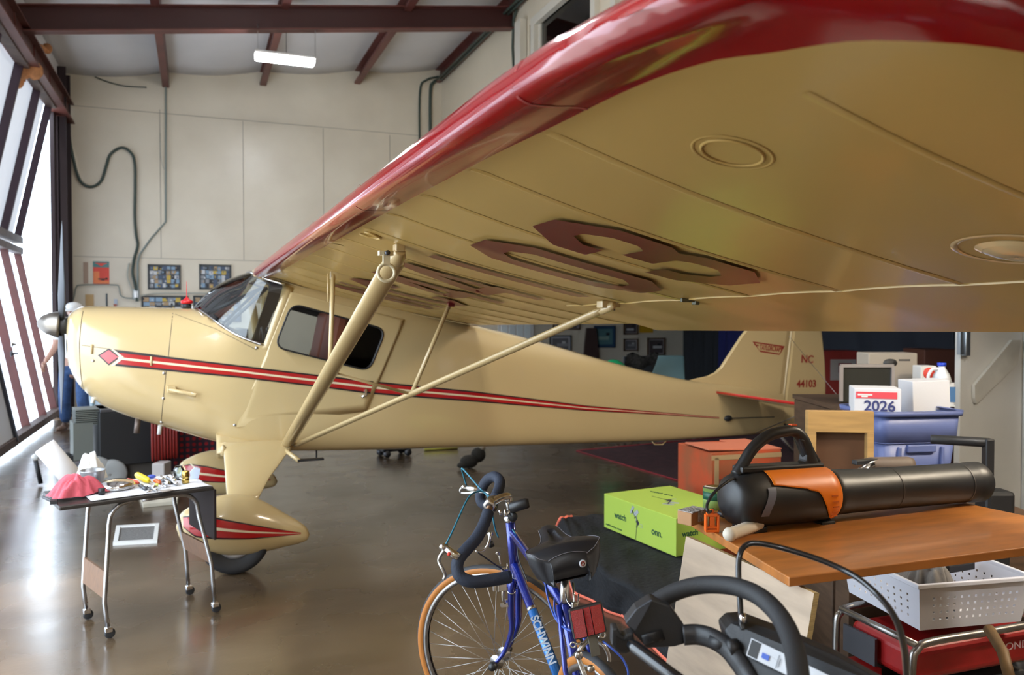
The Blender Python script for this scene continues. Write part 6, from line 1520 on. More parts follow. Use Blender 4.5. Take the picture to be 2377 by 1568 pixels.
# black cart handle by the white door
c = at_d(2292, 1150, 3.35); t = thing('hand_cart', 'black folding hand cart with an L-shaped handle by the white door', 'cart', (c.x, c.y, 0), -YAW)
hz = at_d(2290, 1018, 3.35).z; hz2 = at_d(2185, 1006, 3.5).z
b = MB(); b.box((0, 0, (hz + .35) / 2), (.035, .04, hz - .35)); b.tube([(0, .0, hz - .018), (-.19, .1, hz2 - .018)], .020, 12); b.build('handle', BPL, t, bevel=.006)
b = MB(); b.box((.03, 0, .80), (.12, .10, .10)); b.box((.03, 0, .60), (.10, .08, .30)); b.build('latch_housing', BPL, t, bevel=.015)
b = MB(); b.box((.03, .0, .16), (.2, .12, .04)); b.tube([(0, 0, .16), (0, 0, .5)], .02, 8); b.build('base_plate', BPL, t, bevel=.01)
for sx in (-.1, .16): b = MB(); b.lathe([(0, -.02), (.07, -.02), (.07, .02), (0, .02)], (sx, .08, .07), (1, 0, 0), 18); b.build('wheel', RUBBER, t)
# grey pail foot at the door edge
# shelf unit further back with assorted boxes
c = at_d(2003, 900, 5.45); SHZ = 1.02; t = thing('dark_shelving', 'dark shelf unit behind the blue bin, loaded with boxes', 'shelf', (c.x, c.y, 0), -YAW)
b = MB(); b.box((0, 0, SHZ - .02), (.68, .8, .03)); b.build('shelf_board', BRN, t)
for sx in (-.32, .32): b = MB(); b.box((sx, 0, (SHZ - .04) / 2), (.03, .75, SHZ - .04)); b.build('side_panel', BRN, t)
facebox('framed_glass', 'aluminium-framed dark glass panel leaning behind the white boxes', 'frame', 1953, 848, 2072, 950, 5.2, .02, flat('dark_reflective_glass', (.03, .03, .025), .15), SHZ)
a = at_d(1953, 846, 5.19); c = at_d(2072, 852, 5.19); b = MB(); b.box(((a.x + c.x) / 2, (a.y + c.y) / 2, a.z - .01), (.345, .02, .02), rot=-YAW); b.box((a.x, a.y, (a.z + SHZ) / 2), (.02, .02, a.z - SHZ - .02), rot=-YAW); b.box((c.x, c.y, (a.z + SHZ) / 2), (.02, .02, a.z - SHZ - .02), rot=-YAW)
fr = bpy.data.objects['framed_glass']; b.build('metal_frame', mat('aluminium_trim', (.45, .42, .42), .4, .7), fr, world=True)
facebox('cream_carton', 'cream carton with a dark oval print behind the framed glass', 'box', 2016, 820, 2130, 860, 5.6, .2, mat('cream_card', (.38, .33, .27), .7), SHZ)
facebox('ball_box', 'small white box with a red ball printed on it', 'box', 2138, 850, 2175, 875, 5.35, .12, WHITE, SHZ)
cb_ = bpy.data.objects['ball_box']; w_, d_, h_ = cb_['dims']; b = MB(); b.lathe([(0, 0), (.040, 0), (.038, .004), (0, .006)], (0, -d_ / 2 - .001, h_ - .05), (0, -1, 0), 20); b.build('ball_print', PR, cb_)
cb_ = bpy.data.objects['cream_carton']; w_, d_, h_ = cb_['dims']; b = MB(); b.lathe([(0, 0), (.05, 0), (.05, .002), (0, .002)], (-.02, -d_ / 2, h_ - .07), (0, -1, 0), 20, scale=(.6, 1)); b.box((.08, -d_ / 2 - .001, h_ - .05), (.08, .002, .012)); b.build('oval_print', flat('dark_print', (.04, .04, .04)), cb_)
# jug with blue cap
c = at_d(2196, 900, 5.0); jz = at_d(2200, 932, 5.0).z; jt = at_d(2215, 842, 5.0).z; jh = jt - SHZ
t = thing('plastic_jug', 'white plastic jug with a blue cap and blue label beside the door edge', 'jug', (c.x + .02, c.y + .05, SHZ - .004), -YAW)
b = MB(); rr_box(b, .14, .10, 0, .14, .10, jh * .55, .03); b.lathe([(.07, jh * .55), (.055, jh * .72), (.025, jh * .88), (.022, jh * .93)], (.0, 0, 0), n=24, scale=(.8, 1)); b.box((0, 0, .004), (.13, .09, .006)); b.build('bottle', mat('white_hdpe', (.70, .72, .75), .35), t)
b = MB(); b.lathe([(.026, jh * .92), (.026, jh), (0, jh)], (0, 0, 0), n=20); b.build('cap', flat('blue_cap', (.02, .06, .55), .35), t); b = MB(); b.tube(smooth_path([(-.02, 0, jh * .86), (-.06, 0, jh * .84), (-.085, 0, jh * .68), (-.075, 0, jh * .52)], 6), .010, 8); b.build('handle', mat('white_hdpe', (.7, .72, .75)), t)
b = MB(); b.box((.02, -.052, jh * .28), (.08, .002, jh * .35)); b.build('label', flat('blue_label', (.06, .16, .34)), t)
facebox('red_white_carton', 'big red and white carton standing behind the rudder', 'box', 1908, 815, 1992, 930, 8.4, .3, mat('dark_red_card', (.20, .012, .010), .7), 0)
cb_ = bpy.data.objects['red_white_carton']; w_, d_, h_ = cb_['dims']; b = MB(); b.box((.03, -d_ / 2 - .002, h_ - .20), (w_ * .7, .003, .22)); b.build('white_panel', flat('greyish_panel', (.26, .26, .28)), cb_)
b = MB(); b.box((.05, -d_ / 2 - .005, h_ - .18), (w_ * .36, .003, .10)); b.build('red_print', flat('dark_red_print', (.18, .01, .02)), cb_)
facebox('brown_board_stack', 'dark brown board stack behind the blue-capped jug', 'board', 2146, 812, 2226, 842, 7.2, .4, mat('red_brown_board', (.075, .022, .012), .6), 0)

# white plywood door with a diagonal brace at the right
WD = mat('white_painted_ply', (.68, .67, .63), .45, noise=.05, nscale=3)
D0 = at_y(2226, 1195, 4.45)
dl = thing('door_2', '', ''); del dl['label']; del dl['category']; struct(dl); dl.location = (D0.x, 4.45, 0)
b = MB(); b.box((1.3, .03, 1.25), (2.6, .05, 2.5)); b.build('door_leaf', WD, dl, bevel=.004)
b = MB(); q = [at_y(px, py, 4.44) for px, py in ((2258, 925), (2258, 895), (2345, 790), (2365, 790), (2358, 845), (2262, 937))]; q = [(p.x, 4.45, p.z) for p in q]
b.prism(q, (0, -.028, 0)); b.build('diagonal_brace', mat('scuffed_brace', (.58, .56, .50), .5, noise=.15, nscale=6), dl, world=True)
b = MB(); q = at_y(2236, 790, 4.44); b.box((q.x + .0, 4.415, q.z - .02), (.075, .02, .20)); b.box((q.x - .05, 4.42, q.z - .02), (.05, .03, .18)); b.lathe([(.012, -.10), (.012, .10)], (q.x - .02, 4.40, q.z - .02), (0, 0, 1), 12); b.build('hinge', mat('galvanised_hinge', (.30, .33, .36), .35, .9), dl, world=True, bevel=.003)
b = MB(); b.box((1.34, -.03, 1.25), (1.3, .05, 2.5)); b.build('door_leaf_panel', mat('cool_white_panel', (.60, .62, .66), .4), dl)

# ================================================================== UNDER THE WORK TABLE: basket on generator
GZ = .455; g0 = at_z(2118, 1498, GZ); g1 = at_z(1948, 1412, GZ)
gx = dirx; gy = Vector((-gx.y, gx.x, 0)); gang = math.atan2(gx.y, gx.x)
GW_, GD_ = .66, (g1 - g0).length * 1.0
cen = g0 + gx * GW_ / 2 + gy * GD_ / 2; GEN = thing('generator', 'red portable generator in a chrome tube frame under the work table', 'generator', (cen.x, cen.y, 0), gang)
GT = mat('worn_chrome_frame', (.34, .32, .30), .3, .9, noise=.3, nscale=12); GR = mat('faded_red_paint', (.34, .012, .012), .35, noise=.3, nscale=6)
def rframe(z, r): return smooth_path([(-GW_ / 2 + .06, -GD_ / 2, z), (GW_ / 2 - .06, -GD_ / 2, z), (GW_ / 2, -GD_ / 2 + .06, z), (GW_ / 2, GD_ / 2 - .06, z), (GW_ / 2 - .06, GD_ / 2, z), (-GW_ / 2 + .06, GD_ / 2, z), (-GW_ / 2, GD_ / 2 - .06, z), (-GW_ / 2, -GD_ / 2 + .06, z)], 6, True)
for sy in (-1, 1):
    b = MB(); y = sy * GD_ / 2; b.tube(smooth_path([(-GW_ / 2, y, .06), (-GW_ / 2, y, GZ - .08), (-GW_ / 2 + .02, y, GZ - .02), (-GW_ / 2 + .08, y, GZ), (0, y, GZ), (GW_ / 2 - .08, y, GZ), (GW_ / 2 - .02, y, GZ - .02), (GW_ / 2, y, GZ - .08), (GW_ / 2, y, .06)], 6), .0135, 12); b.build('frame_tube', GT, GEN)
for sx in (-1, 1):
    for z in (GZ - .004, .06): b = MB(); b.tube([(sx * (GW_ / 2 - .02), -GD_ / 2, z), (sx * (GW_ / 2 - .02), GD_ / 2, z)], .0125, 10); b.build('cross_tube', GT, GEN)
b = MB(); b.tube([(-GW_ / 2, -GD_ / 2 + .0, .225), (GW_ / 2, -GD_ / 2, .225)], .012, 10); b.build('cross_tube', GT, GEN)
b = MB(); b.box((0, 0, GZ - .095), (GW_ - .07, GD_ - .06, .125)); b.build('fuel_tank', GR, GEN, bevel=.03, seg=4)
b = MB(); b.box((.0, -.02, .155), (GW_ - .10, GD_ - .16, .20)); b.box((-GW_ / 2 + .08, .02, .17), (.12, .2, .16)); b.build('engine', mat('sooty_engine', (.02, .02, .02), .6), GEN, bevel=.01)
b = MB(); b.lathe([(.09, 0), (.085, .03), (.03, .035), (0, .035)], (-GW_ / 2 + .03, -.02, .13), (-1, 0, 0), 24); b.box((-GW_ / 2 + .02, .06, .25), (.05, .12, .08)); b.build('recoil_cover', GR, GEN)
b = MB(); b.box((-GW_ / 2 + .012, GD_ * .20, GZ - .10), (.012, .16, .10)); b.build('side_bracket', DARKSTEEL, GEN)
text('tank_lettering', 'HONDA', .040, flat('white_lettering', (.50, .36, .36)), GEN, (.095, -GD_ / 2 + .0285, GZ - .095), (1, 0, 0), (0, 0, 1), bold=0, squeeze=1.25)
for sx in (-1, 1):
    for sy in (-1, 1): b = MB(); b.lathe([(0, 0), (.022, 0), (.018, .05), (0, .05)], (sx * (GW_ / 2 - .02), sy * GD_ / 2 * .98, 0), n=12); b.build('rubber_foot', RUBBER, GEN)
# basket
BK = mat('white_basket_plastic', (.58, .58, .63), .4); bz0 = GZ + .016
k0 = at_z(2134, 1464, bz0); k1 = at_z(2364, 1443, bz0); bx = (k1 - k0).normalized(); by = Vector((-bx.y, bx.x, 0)); bwid = (k1 - k0).length * 1.02; bdp = .40; bh = .165
cen = k0 + bx * bwid / 2 + by * bdp / 2; BSK = thing('plastic_basket', 'white plastic basket with square holes standing on the generator', 'basket', (cen.x, cen.y, bz0), math.atan2(bx.y, bx.x))
def bask_wall(w, nm, ncol, nrow, hx0, hx1, hz0, hz1):
    """a wall with real square holes; local x along, z up"""
    xs_ = [0]; zs_ = [0]
    for k in range(ncol): c_ = lerp(hx0, hx1, k / (ncol - 1)); xs_ += [c_ - .0045, c_ + .0045]
    for k in range(nrow): c_ = lerp(hz0, hz1, k / (nrow - 1)); zs_ += [c_ - .0045, c_ + .0045]
    xs_.append(w); zs_.append(bh); vs = [(x, z) for x in xs_ for z in zs_]; nz = len(zs_); fs = []
    for i in range(len(xs_) - 1):
        for j in range(nz - 1):
            if i % 2 == 1 and j % 2 == 1: continue
            fs.append((i * nz + j, (i + 1) * nz + j, (i + 1) * nz + j + 1, i * nz + j + 1))
    return vs, fs
def fl(z): return .022 * z / bh
for nm_, w, org, ux, un, nc in (('front', bwid, (-bwid / 2, -bdp / 2), (1, 0), (0, -1), 13), ('back', bwid, (-bwid / 2, bdp / 2), (1, 0), (0, 1), 13), ('left', bdp, (-bwid / 2, -bdp / 2), (0, 1), (-1, 0), 10), ('right', bdp, (bwid / 2, -bdp / 2), (0, 1), (1, 0), 10)):
    vs, fs = bask_wall(w, nm_, nc, 4, .055, w - .045, .038, .115)
    V = []
    for x, z in vs:
        s_ = (x / w - .5) * 2 * fl(z); V.append((org[0] + ux[0] * (x + s_) + un[0] * fl(z), org[1] + ux[1] * (x + s_) + un[1] * fl(z), z))
    b = MB(); b.add(V, fs); b.build('basket_wall', BK, BSK, solid=.0022 if nm_ in ('back', 'left') else -.0022)
b = MB(); b.box((0, 0, .002), (bwid, bdp, .004)); b.build('base', BK, BSK)
b = MB(); P = [(-bwid / 2 - .028, -bdp / 2 - .028), (bwid / 2 + .028, -bdp / 2 - .028), (bwid / 2 + .028, bdp / 2 + .028), (-bwid / 2 - .028, bdp / 2 + .028)]
for i in range(4):
    a, c = P[i], P[(i + 1) % 4]; b.box(((a[0] + c[0]) / 2, (a[1] + c[1]) / 2, bh), (abs(c[0] - a[0]) + .014 if i % 2 == 0 else .014, abs(c[1] - a[1]) if i % 2 else .014, .016))
b.build('rim', BK, BSK, bevel=.003)
p = BSK.matrix_basis
rt = random.Random(3)
crm = crumple('grey_bag', 2240, 1330, .13, .12, .17, mat('grey_canvas', (.16, .145, .13), .85, bump=.6, bscale=18), 'crumpled grey canvas bag inside the white basket', 'bag', 12, .4, base=bz0 + .01); crm.location = (cen.x - .02, cen.y, bz0 + .008)
b = MB(); b.box((0, 0, .02), (.14, .02, .03)); o = b.build('dark_strap', BLACK, bevel=.005); o.location = (cen.x + .13, cen.y - .02, bz0 + .12); tag(o, 'black strap lying over the grey canvas bag in the basket', 'strap')
b = MB(); b.tube([at_d(2296, 1462, 2.42), at_d(2328, 1515, 2.30), at_d(2345, 1580, 2.20), at_d(2352, 1680, 2.12)], [.017, .016, .015, .015], 10); b.tube([at_d(2352, 1680, 2.12), Vector((at_d(2360, 1900, 2.05).x, at_d(2360, 1900, 2.05).y, .01))], .015, 10)
tag(recenter(b.build('wooden_pole', mat('weathered_wood_handle', (.30, .18, .075), .6, noise=.5, nscale=9))), 'weathered wooden tool shaft leaning on the red generator', 'pole')
# ================================================================== BICYCLE
BLUE = mat('metallic_blue_enamel', (.010, .025, .26), .22, .35, coat=.8); LBLUE = mat('light_blue_panel', (.02, .16, .50), .25, .3, coat=.5)
FOAM = mat('navy_foam_grip', (.018, .025, .045), .75, bump=.2, bscale=150); ALU = mat('bright_alloy', (.62, .61, .60), .25, 1.0); GUM = mat('gum_sidewall', (.42, .15, .025), .6)
SADL = mat('black_vinyl', (.012, .013, .017), .38)
bkp = at_d(1300, 1600, 2.5)
BIKE = thing('bicycle', 'blue drop-bar road bicycle standing in the foreground with its bars turned left', 'bicycle', (bkp.x, bkp.y, 0))
def cw_(xc, z_, h): return Vector((0, 0, 0)) + Vector((FWD.x, FWD.y, 0)).normalized() * z_ + Vector((RGT.x, RGT.y, 0)) * xc + Vector((0, 0, h))
def bp(b, nm_, m, parent=BIKE, **k): return b.build(nm_, m, parent, world=True, **k)
HT, HB = at_d(1184, 1203, 2.66), at_d(1196, 1342, 2.70)          # head tube top, bottom
FH = at_d(1162, 1528, 2.86)                                        # front axle
SC_ = at_d(1309, 1402, 2.20)                                       # seat cluster
RH = cw_(.262, 2.04, .345)
BB = at_d(1385, 1800, 2.26)
hd = (RGT * -.906 + Vector((FWD.x, FWD.y, 0)).normalized() * .42).normalized()      # front wheel heading
latF = hd.cross(Vector((0, 0, 1))).normalized(); latF = (latF + Vector((0, 0, -.10)) * (1 if latF.dot(FWD) < 0 else -1)).normalized()
df = (Vector((FH.x, FH.y, 0)) - Vector((RH.x, RH.y, 0))).normalized(); latR = df.cross(Vector((0, 0, 1))).normalized()   # to the right of travel
latR = (latR + Vector((0, 0, .10))).normalized()
b = MB(); b.tube([HT, HB], .0165, 16); bp(b, 'head_tube', BLUE)
tt0, tt1 = HT.lerp(HB, .22), SC_
b = MB(); b.tube([tt0, tt1], .0135, 14); bp(b, 'top_tube', BLUE)
b = MB(); dt0 = HB.lerp(HT, .25); b.tube([dt0, BB], .0155, 16); dtube = bp(b, 'down_tube', BLUE)
dd = (BB - dt0).normalized()
b = MB(); q0, q1 = dt0 + dd * .17, dt0 + dd * .43; b.tube([q0, q1], .0160, 18); bp(b, 'down_tube_panel', LBLUE)
for q in (q0, q1): b = MB(); b.tube([q - dd * .006, q + dd * .006], .0165, 16); bp(b, 'silver_ring', ALU)
# lettering along the down tube, facing the photographer
tow = (CP - (q0 + q1) / 2); tow = (tow - dd * tow.dot(dd)).normalized()
for k, (s_, x) in enumerate((('SCHWINN', .030), )):
    o_ = q0 + dd * x + tow * .0165; y_ = tow.cross(dd); text('tube_lettering', s_, .036, mat('silver_decal', (.55, .60, .66), .3, .3), dtube, o_ + y_ * -.014, dd, y_ * 1, world=True, squeeze=.95, bold=.001)
o_ = q0 + dd * .03 + (tow + dd.cross(tow) * -1.25).normalized() * .0168; text('tube_lettering', 'Traveler', .020, mat('silver_decal', (.5, .5, .5)), dtube, o_, dd, (tow + dd.cross(tow) * -1.25).normalized().cross(dd), world=True)
b = MB(); b.tube([SC_, BB], .0145, 14); bp(b, 'seat_tube', BLUE)
for s in (-1, 1):
    b = MB(); b.tube([SC_ + latR * .016 * s, SC_.lerp(RH, .35) + latR * .045 * s, RH + latR * .062 * s], [.008, .0075, .006], 10); bp(b, 'seat_stay', BLUE)
    b = MB(); b.tube([BB + latR * .03 * s, BB.lerp(RH, .4) + latR * .045 * s, RH + latR * .062 * s], [.010, .009, .007], 10); bp(b, 'chain_stay', BLUE)
    b = MB(); c0 = HB + latF * .030 * s + Vector((0, 0, -.02)); m1 = c0.lerp(FH, .55) + latF * .012 * s - hd * .030; m2 = c0.lerp(FH, .85) + latF * .016 * s - hd * .018
    b.tube(smooth_path([c0 + Vector((0, 0, .02)) - latF * .012 * s, c0, c0.lerp(FH, .3) + latF * .008 * s - hd * .016, m1, m2, FH + latF * .050 * s], 8), [.0125] * 17 + [lerp(.0125, .006, k / 24) for k in range(24)], 12); bp(b, 'fork_blade', BLUE)
    b = MB(); b.tube([c0 + (m1 - c0) * .08 - latF * 0, c0 + (m1 - c0) * .10], .0145, 12); bp(b, 'fork_ring', ALU)
b = MB(); b.box(HB + Vector((0, 0, -.018)), (.05, .05, .022), rot=Matrix((hd, latF, Vector((0, 0, 1)))).transposed()); bp(b, 'fork_crown', BLUE, bevel=.006)
def wheel(C_, lat, R, nm_, wd):
    lat = lat.normalized()
    W = thing('x', '', 'x'); del W['label']; del W['category']; W.name = 'wheel'; W.parent = BIKE; W.location = parent_matrix(BIKE).inverted() @ C_
    Mi = parent_matrix(W).inverted(); z3 = Vector((0, 0, 0))
    b = MB(); b.lathe([(R - .030, -.010), (R - .022, -.016), (R - .008, -.014), (R, -.005), (R + .001, 0), (R, .005), (R - .008, .014), (R - .022, .016), (R - .030, .010)], C_, lat, 72, mis=[1, 1, 0, 0, 0, 0, 1, 1], cap=False); b.build('tyre', [RUBBER, GUM], W, world=True)
    b = MB(); b.lathe([(R - .046, -.004), (R - .044, -.011), (R - .028, -.012), (R - .026, 0), (R - .028, .012), (R - .044, .011), (R - .046, .004)], C_, lat, 72, cap=False); b.build('rim', mat('dull_rim_alloy', (.34, .33, .32), .32, 1.0), W, world=True)
    b = MB(); b.lathe([(.0, -.050), (.008, -.050), (.008, -.034), (.026, -.033), (.026, -.029), (.012, -.026), (.012, .026), (.026, .029), (.026, .033), (.008, .034), (.008, .050), (0, .05)], C_, lat, 20); b.build('hub', ALU, W, world=True)
    a = Vector((0, 0, 1)); u = (a - lat * a.dot(lat)).normalized(); w = lat.cross(u); n = 36
    SPK = mat('dull_spoke_steel', (.40, .39, .38), .35, .8)
    for k in range(n):
        s = 1 if k % 2 else -1; an = 2 * PI * k / n; da = .9 * (1 if (k // 2) % 2 else -1) * (2 * PI / 12) * 2.0 * .5
        h_ = C_ + lat * .031 * s + (u * math.cos(an + da) + w * math.sin(an + da)) * .024; e = C_ + (u * math.cos(an) + w * math.sin(an)) * (R - .042)
        b = MB(); b.tube([h_, e], .0011, 5); b.build('spoke', SPK, W, world=True)
    return W
wheel(FH, latF, .345, 'wheel', 0); wheel(RH, latR, .345, 'wheel', 0)
b = MB(); 
for s in (-1, 1): b.lathe([(0, 0), (.014, 0), (.016, .01), (.012, .024), (0, .026)], FH + latF * .052 * s, latF * s, 14)
bp(b, 'axle_nut', BLACK)
# crank and chain, mostly below the picture
b = MB(); b.lathe([(.085, -.002), (.088, .0), (.085, .002), (.06, .002), (.058, 0), (.06, -.002), (.085, -.002)], BB + latR * .055, latR, 40, cap=False); b.tube([BB + latR * .06, BB + latR * .065 + Vector((.05, .1, -.12))], .010, 8); b.tube([BB - latR * .06, BB - latR * .065 - Vector((.05, .1, -.12))], .010, 8); b.lathe([(.02, -.065), (.02, .065)], BB, latR, 16); bp(b, 'crankset', ALU)
for s in (-1, 1): b = MB(); p = BB + latR * .11 * s + (Vector((.05, .1, -.12)) if s > 0 else -Vector((.05, .1, -.12))); b.box(p, (.09, .08, .02), rot=.8); bp(b, 'pedal', BLACK)
# headset, stem, bars
b = MB(); b.lathe([(.018, -.012), (.022, -.006), (.022, .004), (.016, .008), (.020, .014), (.021, .022), (.014, .026), (.012, .032)], HT, (HT - HB).normalized(), 20); b.lathe([(.019, -.004), (.021, .006), (.018, .012)], HB - (HT - HB).normalized() * .006, (HT - HB).normalized(), 20); bp(b, 'headset', ALU)
HC = at_d(1138, 1170, 2.61)
b = MB(); up_ = (HT - HB).normalized(); st0 = HT + up_ * .02; st1 = HT + up_ * .072
b.tube([st0, st1], .011, 12); b.tube(smooth_path([st1 - up_ * .012, st1 + up_ * .004, st1.lerp(HC, .5) + Vector((0, 0, .008)), HC], 5), .013, 12); b.lathe([(.010, -.018), (.019, -.018), (.019, .018), (.010, .018)], HC, (at_d(1150, 1160, 2.66) - at_d(1133, 1192, 2.58)).normalized(), 16); bp(b, 'stem', ALU)
NEAR = [at_d(*q) for q in ((1141, 1172, 2.615), (1133, 1190, 2.585), (1124, 1216, 2.55), (1106, 1250, 2.50), (1080, 1279, 2.46), (1066, 1297, 2.44), (1061, 1318, 2.43), (1069, 1340, 2.42), (1094, 1351, 2.42), (1130, 1349, 2.44), (1184, 1340, 2.47))]
FAR = [at_d(*q) for q in ((1141, 1172, 2.615), (1148, 1158, 2.65), (1157, 1138, 2.70), (1160, 1118, 2.74), (1148, 1107, 2.77), (1130, 1116, 2.80), (1118, 1138, 2.82), (1115, 1158, 2.82), (1124, 1172, 2.81), (1150, 1176, 2.79))]
b = MB(); b.tube(smooth_path(NEAR, 5), .0122, 12); b.tube(smooth_path(FAR, 5), .0122, 12); bars = bp(b, 'handlebar', mat('tarnished_bar', (.30, .16, .08), .3, .8))
b = MB(); b.tube(smooth_path(NEAR[1:], 8), .0195, 14); b.build('foam_grip', FOAM, bars, world=True)
b = MB(); b.tube(smooth_path(FAR[1:], 8), .0185, 14); b.build('foam_grip', FOAM, bars, world=True)
HOOD = mat('polished_brake_hood', (.60, .58, .54), .22, 1.0)
def brake(P0, P1, lever, nm_, r):
    b = MB(); b.tube([P0, P0.lerp(P1, .5), P1], [r * 1.15, r, r * .95], 12); o = bp(b, nm_, HOOD)
    b = MB(); b.lathe([(0, -r), (r * .7, -r), (r * .7, r), (0, r)], P1 + Vector((0, 0, .004)), latF, 14); b.build('lever_pivot', HOOD, o, world=True)
    b = MB(); b.tube(smooth_path(lever, 6), [.0065] * 6 + [.0055] * 40, 8, flat=.7) if False else b.tube(smooth_path(lever, 6), .0055, 8, flat=1.3); b.build('brake_lever', mat('satin_lever', (.45, .44, .42), .3, .9), o, world=True)
    return o
h1 = brake(at_d(1066, 1296, 2.43), at_d(1030, 1272, 2.45), [at_d(1031, 1278, 2.44), at_d(1021, 1293, 2.44), at_d(1019, 1305, 2.44), at_d(1026, 1320, 2.43), at_d(1033, 1335, 2.43), at_d(1030, 1346, 2.43)], 'brake_hood', .013)
h2 = brake(at_d(1114, 1137, 2.82), at_d(1078, 1133, 2.86), [at_d(1076, 1130, 2.86), at_d(1069, 1138, 2.86), at_d(1074, 1145, 2.86), at_d(1100, 1145, 2.83), at_d(1122, 1143, 2.80), at_d(1138, 1147, 2.78)], 'brake_hood', .011)
b = MB(); b.lathe([(0, 0), (.006, 0), (.006, .002), (0, .002)], at_d(1042, 1287, 2.428), (CP - at_d(1042, 1287, 2.43)).normalized(), 12); b.build('red_emblem', PR, h1, world=True)
TEALC = mat('teal_cable_housing', (.02, .16, .24), .4); DKC = mat('black_cable_housing', (.02, .02, .022), .4); BLC = mat('blue_cable_housing', (.02, .06, .32), .4)
for pts, m_, r in (([(1036, 1263, 2.44), (1050, 1235, 2.47), (1068, 1195, 2.53), (1085, 1160, 2.60), (1100, 1145, 2.66), (1120, 1142, 2.68), (1138, 1155, 2.66)], TEALC, .0030), ([(1082, 1126, 2.86), (1076, 1105, 2.85), (1072, 1088, 2.83), (1088, 1104, 2.78), (1110, 1130, 2.72), (1138, 1162, 2.68), (1144, 1200, 2.67), (1150, 1230, 2.68), (1157, 1248, 2.70)], TEALC, .0030),
                  ([(1110, 1284, 2.50), (1130, 1298, 2.55), (1155, 1315, 2.62), (1170, 1325, 2.66)], DKC, .0028), ([(1190, 1230, 2.64), (1202, 1250, 2.60), (1210, 1270, 2.55)], TEALC, .0026), ([(1200, 1255, 2.62), (1205, 1300, 2.58), (1225, 1350, 2.5)], DKC, .0026)):
    b = MB(); b.tube(smooth_path([at_d(*q) for q in pts], 6), r, 8); bp(b, 'cable', m_)
for pts in ([(1265, 1352, 2.30), (1272, 1390, 2.27), (1286, 1430, 2.22), (1305, 1455, 2.17), (1326, 1466, 2.12)], [(1290, 1374, 2.27), (1287, 1400, 2.25), (1289, 1425, 2.22), (1300, 1450, 2.18)], [(1400, 1490, 2.0), (1420, 1506, 1.98), (1445, 1530, 1.97), (1458, 1560, 1.96), (1455, 1585, 1.96)]):
    b = MB(); b.tube(smooth_path([at_d(*q) for q in pts], 6), .0030, 8); bp(b, 'cable', BLC)
# handlebar grip stub, shift levers, stem hardware
b = MB(); b.tube([at_d(1182, 1181, 2.58), at_d(1186, 1180, 2.58), at_d(1222, 1169, 2.57), at_d(1228, 1168, 2.57)], [.013, .0175, .0175, .014], 16); bp(b, 'lamp_body', BPL)
b = MB(); b.lathe([(0, -.004), (.016, -.004), (.016, .004), (0, .004)], at_d(1190, 1200, 2.58), latF, 16); bp(b, 'shifter_clamp', BPL)
b = MB(); b.tube([at_d(1172, 1182, 2.58), at_d(1175, 1200, 2.57)], .006, 8); b.tube([at_d(1160, 1185, 2.58), at_d(1163, 1197, 2.58)], .006, 8); bp(b, 'shift_lever', ALU)
for (x, y) in ((1140, 1262), (1133, 1270)): pass
b = MB(); b.tube(smooth_path([at_d(1138, 1240, 2.60), at_d(1134, 1262, 2.58), at_d(1122, 1278, 2.57), at_d(1104, 1281, 2.56)], 6), .0045, 8); b.lathe([(0, -.006), (.008, -.006), (.008, .006), (0, .006)], at_d(1138, 1241, 2.6), latF, 12); bp(b, 'brake_extension_lever', HOOD)
b = MB(); b.tube([at_d(1137, 1258, 2.6), at_d(1142, 1270, 2.6)], .010, 8); bp(b, 'lever_stop', BPL)
# front brake calliper
b = MB(); c = HB + hd * .03 + Vector((0, 0, -.03)); 
for s in (-1, 1): b.tube(smooth_path([c + latF * .004 * s + Vector((0, 0, .02)), c + latF * .030 * s + Vector((0, 0, .005)), c + latF * .034 * s + Vector((0, 0, -.03)), c + latF * .020 * s + Vector((0, 0, -.055))], 5), .005, 8); b.box(c + latF * .018 * s + Vector((0, 0, -.06)), (.03, .012, .01))
b.tube([c + Vector((0, 0, .02)), c + Vector((0, 0, .075))], .0015, 6); b.box(c + hd * .01 + Vector((0, 0, .05)), (.02, .02, .012)); bp(b, 'front_brake', HOOD)
b = MB(); c = at_d(1165, 1288, 2.60); b.tube([at_d(1152, 1283, 2.6), at_d(1160, 1290, 2.6)], .005, 8); b.tube([at_d(1158, 1286, 2.6), at_d(1162, 1310, 2.6)], .003, 8); b.box(at_d(1164, 1362, 2.60), (.03, .02, .028)); b.box(at_d(1150, 1366, 2.60), (.016, .014, .02)); bp(b, 'brake_fitting', HOOD, bevel=.002)
# saddle
SF = (RGT * -.17 + Vector((FWD.x, FWD.y, 0)).normalized() * .985).normalized(); SL = SF.cross(Vector((0, 0, 1))).normalized(); SL = (SL + Vector((0, 0, .17))).normalized(); SU = SL.cross(SF).normalized()
SR = at_d(1322, 1312, 2.13)
def sadw(s): return cr(s, [(0, .052), (.03, .074), (.08, .092), (.18, .104), (.28, .098), (.40, .074), (.54, .046), (.70, .034), (.88, .030), (1.0, .020)])
def sadh(s): return cr(s, [(0, .020), (.10, .040), (.3, .036), (.5, .026), (.75, .032), (.9, .034), (1, .018)])
def sadp(s, a):
    """s along length, a in -1..1 across"""
    w = sadw(s); dr_ = cr(s, [(0, .075), (.25, .075), (.5, .045), (1, .035)]); x = abs(a)
    if x < .7: lat = a / .7 * w; h_ = sadh(s) - .012 * (a / .7) ** 2 * 1.0 - (.010 * (1 - (a / .25) ** 2) if (abs(a) < .25 and .15 < s < .75) else 0)
    else: k = (x - .7) / .3; lat = math.copysign(w * (1 + .05 * math.sin(PI * k) - .18 * k), a); h_ = sadh(s) - .012 - dr_ * k
    return SR + SF * (.27 * s) + SL * lat + SU * (h_ + .012)
b = MB(); b.grid(lambda s, a: sadp(s, 2 * a - 1), 40, 40)
